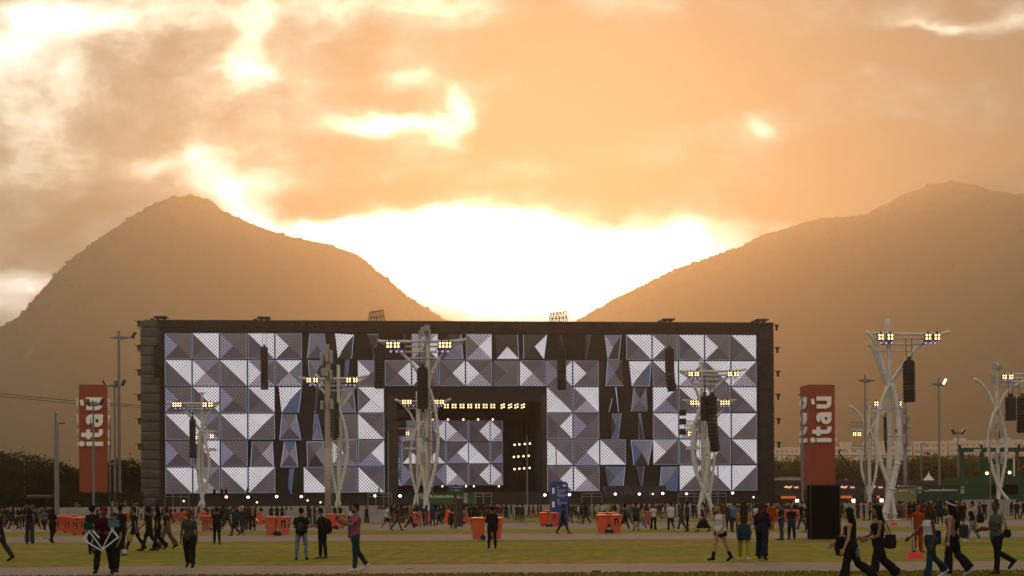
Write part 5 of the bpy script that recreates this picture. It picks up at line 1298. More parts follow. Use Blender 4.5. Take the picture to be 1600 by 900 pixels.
        if fr:
            for s_ in (1, -1):
                sp, el, wr, f_ = A_[s_]; tm.ball(sp+Vector((0, 0, .004)), (.066, .066, .062), 10, 7)
                if fr < 1: tm.tube([sp, sp.lerp(el, .3), sp.lerp(el, fr)], [.062, .062+loose*.5, .058+loose*.6], 10)
                else: tm.tube([sp, sp.lerp(el, .5), el, el.lerp(wr, .5), el.lerp(wr, .93)], [.062, .058, .052, .047, .036], 10)
        M_['top'] = skinify(tm, .012 if hq else .018, 1, 'top', (.006, 9, 3), ('top', pk, fem, top, hq))
    # ---- bottom
    bm_ = MB()
    def pelvis(d): bm_.ring_loft(torso_rings(fem, d, -.08, .10, lean, pel), 16)
    if bottom in ('jeans', 'wide', 'leggings', 'shorts', 'cargo', 'flare'):
        d = {'jeans': .014, 'wide': .020, 'leggings': .006, 'shorts': .02, 'cargo': .022, 'flare': .010}[bottom]; pelvis(.010 if bottom == 'leggings' else .014)
        if fem:
            for s_ in (1, -1): bm_.ball(pel+Vector((-.06, s_*.07, -.02)), (.092, .095, .10), 10, 7)
        for s_ in (1, -1):
            hip, knee, ank, toe, heel, pt = J[s_]
            k1, k2, k3 = {'jeans': (.068, .066, .058), 'wide': (.088, .098, .115), 'leggings': (.066, .066, .048), 'shorts': (.085, 0, 0), 'cargo': (.082, .082, .070), 'flare': (.066, .070, .105)}[bottom]
            if bottom == 'shorts': bm_.tube([hip+Vector((0, 0, .03)), hip.lerp(knee, .4), hip.lerp(knee, .80)], [.105, .104, .100], 12)
            else: bm_.tube([hip+Vector((0, 0, .03)), hip.lerp(knee, .3), hip.lerp(knee, .7), knee, knee.lerp(ank, .35)+Vector((-.012, 0, 0)), knee.lerp(ank, .7), knee.lerp(ank, .98)], [.098+d*.5, .092+d, .075+d*.8, k1, k2, (k2+k3)/2, k3], 12)
    elif bottom == 'minishort':
        pelvis(.014)
        for s_ in (1, -1): hip, knee = J[s_][0], J[s_][1]; bm_.tube([hip+Vector((0, 0, .03)), hip.lerp(knee, .42)], [.108, .112], 12)
    elif bottom in ('skirt', 'longskirt'):
        pelvis(.014); f_ = .45 if bottom == 'skirt' else 1.75
        def lp(s_, t): hip, knee, ank = J[s_][:3]; return hip.lerp(knee, t) if t <= 1 else knee.lerp(ank, t-1)
        rg = [((pel.x, 0, pel.z+.05), .125, .165)]
        for t in np.linspace(.1, f_, 6):
            a, b_ = lp(1, t), lp(-1, t); c_ = (a+b_)/2; rg.append(((c_.x, 0, min(a.z, b_.z)*.5+c_.z*.5), abs(a.x-b_.x)/2+.105+.035*t, .165+.05*t))
        rg = sorted(rg, key=lambda r_: -r_[0][2]); bm_.ring_loft(rg, 20)
    if bm_.v: M_['bottom'] = skinify(bm_, .013 if hq else .019, 1, 'bottom', (.010 if bottom != 'leggings' else .003, 10, 7), ('bottom', pk, fem, bottom, hq))
    # ---- shoes
    M_['shoes'] = []
    for s_ in (1, -1):
        hip, knee, ank, toe, heel, pt = J[s_]; s2 = MB(); up = Vector((-math.sin(pt), 0, math.cos(pt))); fw = Vector((math.cos(pt), 0, math.sin(pt)))
        s2.tube([heel-fw*.012+up*.028, heel+fw*.05+up*.032, ank.lerp(toe, .55)+up*(-.012), toe+fw*.02+up*.004], [(.040, .040), (.044, .042), (.046, .034), (.030, .022)], 10)
        s2.tube([heel+up*.03+fw*.03, ank+up*.0], [.042, .043 if pose.get('boots') is None else .05], 10)
        if pose.get('boots'): s2.tube([ank, ank.lerp(knee, .42)], [.052, .060], 10)
        s2.tube([heel-fw*.01+up*.0, toe+fw*.02-up*.018], [(.036, .014), (.034, .012)], 8)
        M_['shoes'].append(skinify(s2, .012 if hq else .018, 0, 'shoe', key=('shoe', pk, fem, s_, hq)))
    # tied jacket round the hips
    if pose.get('tied'):
        j = MB(); j.ring_loft([((pel.x, 0, pel.z+.13), .125, .150), ((pel.x-.01, 0, pel.z+.05), .155, .195), ((pel.x-.04, 0, pel.z-.12), .170, .205), ((pel.x-.06, 0, pel.z-.30), .160, .190)], 18); j.tube([(pel.x+.11, .02, pel.z+.12), (pel.x+.15, .05, pel.z-.02), (pel.x+.13, .07, pel.z-.22)], [.03, .034, .028], 8); M_['jacket'] = skinify(j, .014, 1, 'jacket'); wrinkle(M_['jacket'], .02, 9, 2)
    if pose.get('shawl'):
        j = MB(); j.ring_loft([((neck.x-.01, 0, neck.z-.16), .12, .205), ((neck.x-.01, 0, neck.z-.06), .105, .16), ((neck.x, 0, neck.z+.0), .075, .085)], 18); j.tube([(neck.x+.11, -.02, neck.z-.12), (neck.x+.15, -.05, neck.z-.30), (neck.x+.15, -.07, neck.z-.60)], [.045, .05, .035], 8); M_['jacket'] = skinify(j, .014, 1, 'jacket'); wrinkle(M_['jacket'], .02, 10, 2)
    M_['J'] = (pel, neck, head, A_, J)
    return M_
CM = {}
def cmat(key):
    """cloth, skin and hair colours"""
    table = {'black': (.012,.012,.013), 'charcoal': (.03,.03,.032), 'navy': (.012,.016,.035), 'white': (.62,.60,.58), 'grey': (.20,.20,.21), 'olive': (.085,.085,.055), 'khaki': (.20,.14,.075), 'denim': (.055,.095,.16), 'light denim': (.26,.33,.42), 'teal': (.02,.075,.09), 'blue': (.02,.06,.20), 'green': (.015,.10,.045), 'red': (.30,.02,.015), 'maroon': (.075,.010,.012), 'orange': (.55,.085,.015), 'yellow': (.62,.50,.07), 'pink': (.50,.13,.20), 'tan': (.36,.22,.14), 'brown': (.07,.04,.022), 'cream': (.50,.44,.33), 'sage': (.13,.17,.12), 'purple': (.10,.04,.12), 'sky': (.16,.27,.38),
             'skin_light': (.38,.21,.14), 'skin_mid': (.22,.115,.07), 'skin_dark': (.085,.045,.03), 'hair_black': (.012,.010,.009), 'hair_brown': (.045,.022,.012), 'hair_auburn': (.11,.035,.015), 'hair_blond': (.24,.13,.05)}
    if key not in CM:
        if 'skin' not in key and 'hair' not in key and max(table[key]) > .04: table[key] = tuple(c*(.8 if key in ('white', 'cream') else .5) for c in table[key])
        CM[key] = mat('cloth_'+key.replace(' ', '_') if 'skin' not in key and 'hair' not in key else key, table[key], 1.0 if 'skin' not in key else .55, spec=.08, noise_amt=.2, noise_scale=14)
    return CM[key]
FIG = {}
POSES = {
 'stand': dict(legs=[(2, 3, 4), (-2, 3, 4)], arms=[(3, 8, 12, 5), (0, 8, 12, 5)], lean=1),
 'stand2': dict(legs=[(6, 4, 5), (-4, 2, 5)], arms=[(10, 8, 75, 30), (12, 8, 80, 30)], lean=3, nod=16),
 'hands': dict(legs=[(2, 3, 5), (-2, 3, 5)], arms=[(8, 12, 55, 45), (8, 12, 55, 45)], lean=1),
 'back_hands': dict(legs=[(1, 2, 5), (-1, 2, 5)], arms=[(-14, 14, 6, 35), (-14, 14, 6, 35)], lean=-1),
 'walk1': dict(legs=[(24, 6), (-18, 16)], arms=[(-18, 6, 12, 4), (20, 6, 22, 4)], lean=4),
 'walk2': dict(legs=[(-20, 22), (22, 4)], arms=[(22, 6, 25, 6), (-20, 6, 12, 4)], lean=4),
 'walk3': dict(legs=[(10, 2), (-2, 42)], arms=[(-6, 7, 14, 4), (10, 7, 18, 6)], lean=3),
 'phone': dict(legs=[(3, 3, 4), (-3, 3, 4)], arms=[(62, 10, 75, 22), (62, 10, 75, 22)], lean=-1, nod=-4),
 'chat': dict(legs=[(4, 3, 4), (-3, 2, 6)], arms=[(12, 10, 95, 20), (2, 8, 14, 5)], lean=0, turn=25),
}
def skinned(parent, name, me, m):
    if not me.materials: me.materials.append(None)
    o = link_mesh(name, me, parent); o.material_slots[0].link = 'OBJECT'; o.material_slots[0].material = m; return o
EYE_M = mat('eye_dark', (.02,.015,.012), .2, spec=.6)
def person(label, px, py, hd, H=1.72, pose='stand', fem=False, hair='short', hairc='hair_black', skin='skin_mid', top='tee', topc='black', bottom='jeans', botc='black', shoec='black', jc=None, group='people walking on the field', hq=False, loc=None, pose_over=None):
    P_ = dict(POSES[pose]) if isinstance(pose, str) else dict(pose)
    if pose_over: P_.update(pose_over)
    key = (str(sorted(P_.items(), key=str)), fem, bottom, top, hair, hq)
    if key not in FIG: FIG[key] = fig(P_, fem, bottom, top, hair, hq)
    M_ = FIG[key]; base = 1.755 if not fem else 1.70
    g_ = loc if loc is not None else G(px, py)
    t_ = thing('person', label, 'person', g_, R(hd), group); t_.scale = (H/base,)*3
    skinned(t_, 'body', M_['body'], cmat(skin))
    skinned(t_, 'hair' if hair not in ('cap', 'scarf') else ('cap' if hair == 'cap' else 'headscarf'), M_['hair'], cmat(hairc))
    if 'top' in M_: skinned(t_, 'shirt', M_['top'], cmat(topc))
    if 'bottom' in M_: skinned(t_, 'skirt' if 'skirt' in bottom else ('shorts' if 'short' in bottom else 'trousers'), M_['bottom'], cmat(botc))
    for s_ in M_['shoes']: skinned(t_, 'shoe', s_, cmat(shoec))
    if 'jacket' in M_: skinned(t_, 'jacket', M_['jacket'], cmat(jc or 'grey'))
    if hq:
        for e in M_['eyes']:
            if isinstance(e, MB):
                i_ = M_['eyes'].index(e); M_['eyes'][i_] = e.mesh('eye', EYE_M, True)
        for e in M_['eyes']: link_mesh('eye', e, t_)
    t_['_k'] = 0
    del t_['_k']
    t_.update_tag()
    PJ[t_.name] = (M_['J'], H/base, g_, R(hd)); return t_
PJ = {}
def pw_(t_, local):
    J_, k, g_, h = PJ[t_.name]; return Vector(g_)+Matrix.Rotation(h, 3, 'Z') @ (Vector(local)*k)
def backpack(t_, label, c='black', size=1.0, dz=-.02, group=None):
    J_, k, g_, h = PJ[t_.name]; pel, neck = J_[0], J_[1]
    b_ = thing('backpack', label, 'backpack', pw_(t_, (pel.x-.215*1, 0, pel.z+.20+dz)), h, group)
    m_ = MB(); s_ = size*.9
    m_.ball((0, 0, 0), (.105*s_, .155*s_, .24*s_), 14, 10); m_.box((.02, 0, -.03), (.13*s_, .26*s_, .36*s_)); m_.ball((-.07*s_, 0, -.07), (.06*s_, .11*s_, .12*s_), 10, 8)
    me = skinify(m_, .014, 2, 'bag_body'); skinned(b_, 'bag_body', me, cmat(c))
    for sd in (1, -1):
        m_ = MB(); m_.tube([(.07, sd*.09, .20), (.16, sd*.10, .26), (.33, sd*.105, .18), (.34, sd*.11, 0), (.22, sd*.14, -.14), (.09, sd*.12, -.16)], [(.012, .026)]*6, 6); skinned(b_, 'strap', m_.mesh('strap', [], True), cmat(c))
    return b_
def handbag(t_, label, c='black', local=(0, -.25, .85), size=(.10, .28, .24), strap=None):
    J_, k, g_, h = PJ[t_.name]; b_ = thing('bag', label, 'bag', pw_(t_, local), h)
    m_ = MB(); m_.box((0, 0, 0), size); m_.ball((0, 0, -.02), (size[0]*.7, size[1]*.55, size[2]*.5), 12, 8); skinned(b_, 'bag_body', skinify(m_, .014, 2, 'bag_body'), cmat(c))
    if strap:
        m_ = MB(); m_.tube([(0, size[1]*.45, size[2]*.4)]+[Vector(q_) for q_ in strap]+[(0, -size[1]*.45, size[2]*.4)], .010, 6); skinned(b_, 'strap', m_.mesh('strap', [], True), cmat(c))
    return b_

# ------------------------------------------------------------------ the figures near the viewer, one by one
Rt, Aw, Lf, Tw = 0, 90, 180, 270
# red-capped man carrying a folded white stool
a = person('man in a red cap and maroon shirt carrying a folded white frame', 163, 898, Tw+8, 1.70, pose=dict(legs=[(-10, 14, 6), (16, 5, 8)], arms=[(12, 14, 72, 25), (8, 16, 78, 30)], lean=2, turn=62), hair='cap', hairc='red', skin='skin_dark', topc='maroon', bottom='cargo', botc='black', hq=True)
b_ = person('woman in a dark cap and black shirt walking beside the red-capped man', 180, 894, Tw-8, 1.55, fem=True, pose=dict(legs=[(14, 6), (-14, 20)], arms=[(8, 10, 20, 6), (6, 8, 12, 4)], lean=2, turn=-12), hair='cap', hairc='charcoal', topc='black', bottom='cargo', hq=True)
# folded frame
c_ = pw_(a, (.34, -.02, 1.0)); fr_ = thing('folding_frame', 'folded white metal frame held before the red-capped man', 'folding stand', c_, R(Tw+8))
wm = mat('frame_white', (.55,.60,.62), .4)
def Q(y, z): return (0, y, z)
m_ = MB()
for pts in ([Q(-.36, .22), Q(.02, -.32), Q(.30, .24)], [Q(-.42, -.10), Q(-.30, .10), Q(-.18, .28)], [Q(-.42, -.10), Q(0, -.36), Q(.40, -.04)], [Q(.40, -.04), Q(.18, .26)], [Q(-.30, .24), Q(-.05, -.05)]): m_.tube(pts, .022, 6)
m_.build('tube_frame', wm, fr_)
m_ = MB(); m_.box((.02, .30, .30), (.06, .26, .18)); m_.build('blue_cloth', cmat('sky'), fr_); m_ = MB(); m_.box((.02, -.30, .24), (.06, .22, .18)); m_.build('green_cloth', cmat('green'), fr_)
handbag(b_, 'small white megaphone shaped bag at the woman in the dark cap', 'white', (.05, .30, .58), (.08, .12, .12))
# far-left cut figure
person('person in maroon shirt cut by the left edge of the photo', -1, 877, Lf, 1.74, pose='walk1', topc='maroon', bottom='cargo', botc='charcoal', hq=True)
a = person('person with an afro in black seen from behind the folded frame', 144, 866, Aw, 1.74, pose='walk3', hair='afro', bottom='jeans', hq=True)
a = person('tall man in black seen from behind right of the dark-capped woman', 188, 868, Aw-15, 1.76, pose='stand', bottom='jeans', hq=True, skin='skin_dark')
handbag(a, 'yellow and white bag hanging by the tall man in black', 'yellow', (.05, -.34, .60), (.10, .20, .22))
for px, py, lab, po, H_, hr, bc, bt in ((211, 861, 'first of four friends in black walking left, arms down', 'walk1', 1.68, 'short', 'black', 'jeans'), (233, 861, 'second friend in black walking left with curly hair', 'walk2', 1.72, 'afro', 'black', 'jeans'), (247, 860, 'third friend in black walking left with loose hair', 'walk3', 1.70, 'long', 'black', 'flare'), (261, 857, 'last of four friends, black top and khaki trousers, hair in a bun', 'walk1', 1.66, 'bun', 'khaki', 'wide')):
    person(lab, px, py, Lf+6, H_, pose=po, hair=hr, fem=hr in ('long', 'bun'), bottom=bt, botc=bc, hq=True, group='friends in black walking left', shoec='black')
person('woman guard in an olive uniform shirt walking towards the viewer', 296, 887, Tw, 1.60, fem=True, pose=dict(legs=[(10, 4, 3), (-12, 22, 2)], arms=[(4, 15, 10, -4), (-4, 15, 12, -4)], lean=1), hair='short', skin='skin_dark', topc='olive', bottom='cargo', botc='black', hq=True)
a = person('man in black with a backpack walking away left of the twin bins', 339, 851, Aw+12, 1.66, pose='walk1', bottom='jeans', shoec='charcoal', hq=True); backpack(a, 'black backpack of the man walking away left of the twin bins')
a = person('man seen from behind in black shirt and light blue jeans', 471, 875, Aw, 1.64, pose=dict(legs=[(1, 2, 7), (-1, 2, 7)], arms=[(10, 12, 70, 30), (10, 12, 70, 30)], lean=0, nod=12), topc='black', top='tee loose', bottom='leggings', botc='light denim', hq=True); backpack(a, 'small black bag on the back of the man in light jeans', 'charcoal', .7)
a = person('man in black with a big round backpack looking down left', 504, 873, Lf-18, 1.62, pose=dict(legs=[(3, 3, 3), (-3, 3, 3)], arms=[(14, 8, 80, 20), (14, 8, 85, 20)], lean=3, nod=24), bottom='jeans', shoec='grey', hq=True, top='tee loose'); backpack(a, 'big round black backpack worn by the man looking down', 'black', 1.15)
a = person('bearded man in a pink shirt photographing with raised phone', 555, 893, Lf+25, 1.74, pose=dict(legs=[(6, 4, 4), (-14, 22, 3)], arms=[(52, 14, 72, 16), (52, 14, 72, 16)], lean=-3, shawl=1), skin='skin_mid', topc='pink', bottom='jeans', botc='teal', shoec='white', jc='grey', hq=True)
J_ = PJ[a.name][0]; wr = (J_[3][1][2]+J_[3][-1][2])/2+J_[3][1][3]*.08; ph = thing('phone', 'phone held up by the man in pink', 'phone', pw_(a, wr), R(Lf+25)); m_ = MB(); m_.box((0, 0, .03), (.012, .16, .08)); m_.build('case', blk, ph)
m_ = MB(); hd_ = J_[2]; bd = MB(); bd.ball(hd_+Vector((.045, 0, -.075)), (.055, .058, .042), 12, 8); me = bd.mesh('beard', [], True); skinned(a, 'beard', me, cmat('hair_black'))
person('man in black standing with his back turned before the orange bins', 769, 857, Aw+4, 1.64, pose=dict(legs=[(1, 2, 4), (-1, 2, 4)], arms=[(10, 10, 60, 32), (10, 10, 60, 32)], lean=0, nod=14), top='long', bottom='jeans', hq=True)
person('woman in black leggings and red shoes walking past the blue signboard', 880, 835, Rt-10, 1.66, fem=True, pose='walk1', hair='bun', top='tee loose', bottom='leggings', shoec='red', skin='skin_dark', hq=True)
# three women walking away
a = person('woman in a white top, black shorts and black boots walking left', 1126, 877, Lf+35, 1.68, fem=True, pose=dict(legs=[(-14, 14), (16, 4)], arms=[(6, 10, 35, 10), (-8, 10, 16, 0)], lean=2, boots=1), hair='verylong', hairc='hair_auburn', skin='skin_light', top='tank loose', topc='white', bottom='minishort', hq=True)
handbag(a, 'small white purse hanging from the woman in black shorts', 'grey', (-.25, -.20, .72), (.08, .16, .10))
a = person('woman in yellow leggings with a teal jacket tied round her waist', 1163, 876, Aw-12, 1.76, fem=True, pose=dict(legs=[(8, 3, 3), (-8, 10, 3)], arms=[(14, 14, 60, 10), (10, 18, 75, 10)], lean=1, tied=1), hair='verylong', hairc='hair_brown', skin='skin_light', top='strap', topc='yellow', bottom='leggings', botc='yellow', shoec='white', jc='teal', hq=True)
person('woman in loose navy shirt and trousers right of the yellow leggings', 1191, 875, Aw-30, 1.70, fem=True, pose=dict(legs=[(12, 3, 5), (-12, 10, 5)], arms=[(10, 14, 60, 25), (8, 14, 60, 25)], lean=2), hair='long', hairc='hair_brown', skin='skin_light', top='long loose', topc='navy', bottom='wide', botc='navy', hq=True)
# right-hand women
a = person('nearest woman with dark wavy hair and sunglasses stretching one arm left', 1330, 917, Lf-14, 1.60, fem=True, pose=dict(legs=[(14, 4), (-20, 34)], arms=[(4, 10, 20, 0), (36, 12, 10, -6)], lean=4), hair='verylong', skin='skin_light', top='strap', topc='black', bottom='wide', botc='black', hq=True)
J_ = PJ[a.name][0]; hd_ = J_[2]; g2 = MB(); [g2.ball(hd_+Vector((.098, s_*.034, .010)), (.010, .032, .022), 8, 6) for s_ in (1, -1)]; me = g2.mesh('sunglasses', [], True); skinned(a, 'sunglasses', me, cmat('black'))
handbag(a, 'black jacket and bag bundle carried by the nearest woman', 'black', (.22, -.12, .86), (.18, .16, .38))
handbag(a, 'grey pouch held in the far hand of the nearest woman', 'grey', (-.14, .30, .74), (.06, .10, .18))
a = person('woman in black with very long straight hair and a shoulder bag', 1373, 913, Lf+8, 1.66, fem=True, pose=dict(legs=[(16, 4), (-22, 26)], arms=[(12, 8, 60, 14), (16, 10, 60, 10)], lean=3), hair='verylong', skin='skin_mid', top='strap', topc='black', bottom='wide', botc='black', shoec='grey', hq=True)
handbag(a, 'large black shoulder bag behind the woman with straight hair', 'black', (-.22, .10, .90), (.20, .11, .28), strap=[(.1, 0, .40), (.2, 0, .50), (.2, 0, .36)])
a = person('woman in a white sleeveless top and blue jeans walking left', 1454, 906, Lf+14, 1.63, fem=True, pose=dict(legs=[(12, 4), (-20, 26)], arms=[(-4, 8, 18, 0), (38, 12, 16, -4)], lean=4), hair='long', hairc='hair_brown', skin='skin_dark', top='tank crop', topc='white', bottom='flare', botc='teal', shoec='white', hq=True)
handbag(a, 'dark blue shoulder bag at the hip of the woman in white', 'navy', (-.16, -.06, .95), (.20, .16, .30), strap=[(.08, 0, .30), (.16, 0, .45), (.18, 0, .30)])
a = person('woman in wide black trousers with a pale headband and long braid', 1488, 902, Lf-30, 1.72, fem=True, pose=dict(legs=[(8, 4), (-14, 26)], arms=[(-2, 8, 10, 0), (8, 8, 16, 4)], lean=2), hair='verylong', skin='skin_light', top='strap', topc='tan', bottom='wide', botc='black', shoec='white', hq=True)
J_ = PJ[a.name][0]; hd_ = J_[2]; g2 = MB(); g2.tube([hd_+Vector((-.015+.105*math.cos(t_), .094*math.sin(t_), .055+.045*math.cos(t_))) for t_ in np.linspace(0, 2*math.pi, 18)], .020, 6, caps=False); skinned(a, 'headband', g2.mesh('headband', [], True), cmat('cream'))
handbag(a, 'grey backpack hanging from the arm of the woman with headband', 'charcoal', (-.28, .14, 1.02), (.16, .18, .28))
a = person('woman in a sage green top with one foot lifted, furthest right in front', 1557, 898, Lf+10, 1.70, fem=True, pose=dict(legs=[(6, 4), (-16, 46)], arms=[(16, 8, 78, 10), (14, 8, 70, 8)], lean=1, turn=35), hair='bun', skin='skin_dark', top='tee', topc='sage', bottom='jeans', botc='black', shoec='black', hq=True)
handbag(a, 'small black shoulder bag of the woman in sage green', 'black', (-.18, .16, .95), (.16, .06, .18), strap=[(.05, -.02, .30), (.12, -.04, .48), (.12, -.02, .30)])
a = person('street cleaner in an orange and red uniform beside a red dustpan', 1434, 863, Tw+14, 1.64, pose=dict(legs=[(2, 3, 3), (-2, 3, 3)], arms=[(6, 14, 30, 0), (4, 10, 12, 0)], lean=1), skin='skin_mid', topc='orange', bottom='cargo', botc='orange', shoec='orange', hq=True)
a = person('woman in light blue jeans and black open-back top walking left', 1520, 848, Lf+4, 1.70, fem=True, pose='walk1', hair='bun', skin='skin_light', top='strap', topc='black', bottom='jeans', botc='light denim', shoec='white', hq=True)
handbag(a, 'black jacket hanging behind the woman in light jeans', 'black', (-.32, .02, .98), (.26, .08, .34))
person('man in a black shirt and blue jeans standing left of the black box', 1221, 844, Lf+10, 1.68, pose='hands', topc='black', bottom='jeans', botc='denim', shoec='teal', skin='skin_mid', hq=True, group='people standing left of the black box')
person('bald man in black with a dark jacket round his hips, left of the box', 1237, 843.5, Aw, 1.58, pose=dict(legs=[(1, 2, 4), (-1, 2, 4)], arms=[(10, 12, 70, 30), (10, 12, 70, 30)], tied=1), skin='skin_mid', hair='short', hairc='skin_mid', topc='black', bottom='cargo', botc='navy', jc='teal', hq=True, group='people standing left of the black box')
person('woman in black walking away in wide jeans near the pale post', 46.5, 849.5, Aw, 1.68, fem=True, pose='stand', hair='long', top='strap', bottom='wide', botc='charcoal', hq=True)
person('woman in black with a dark bag walking left of the orange bins', 82, 848.5, Aw-20, 1.66, fem=True, pose='walk3', hair='long', bottom='leggings', hq=True)

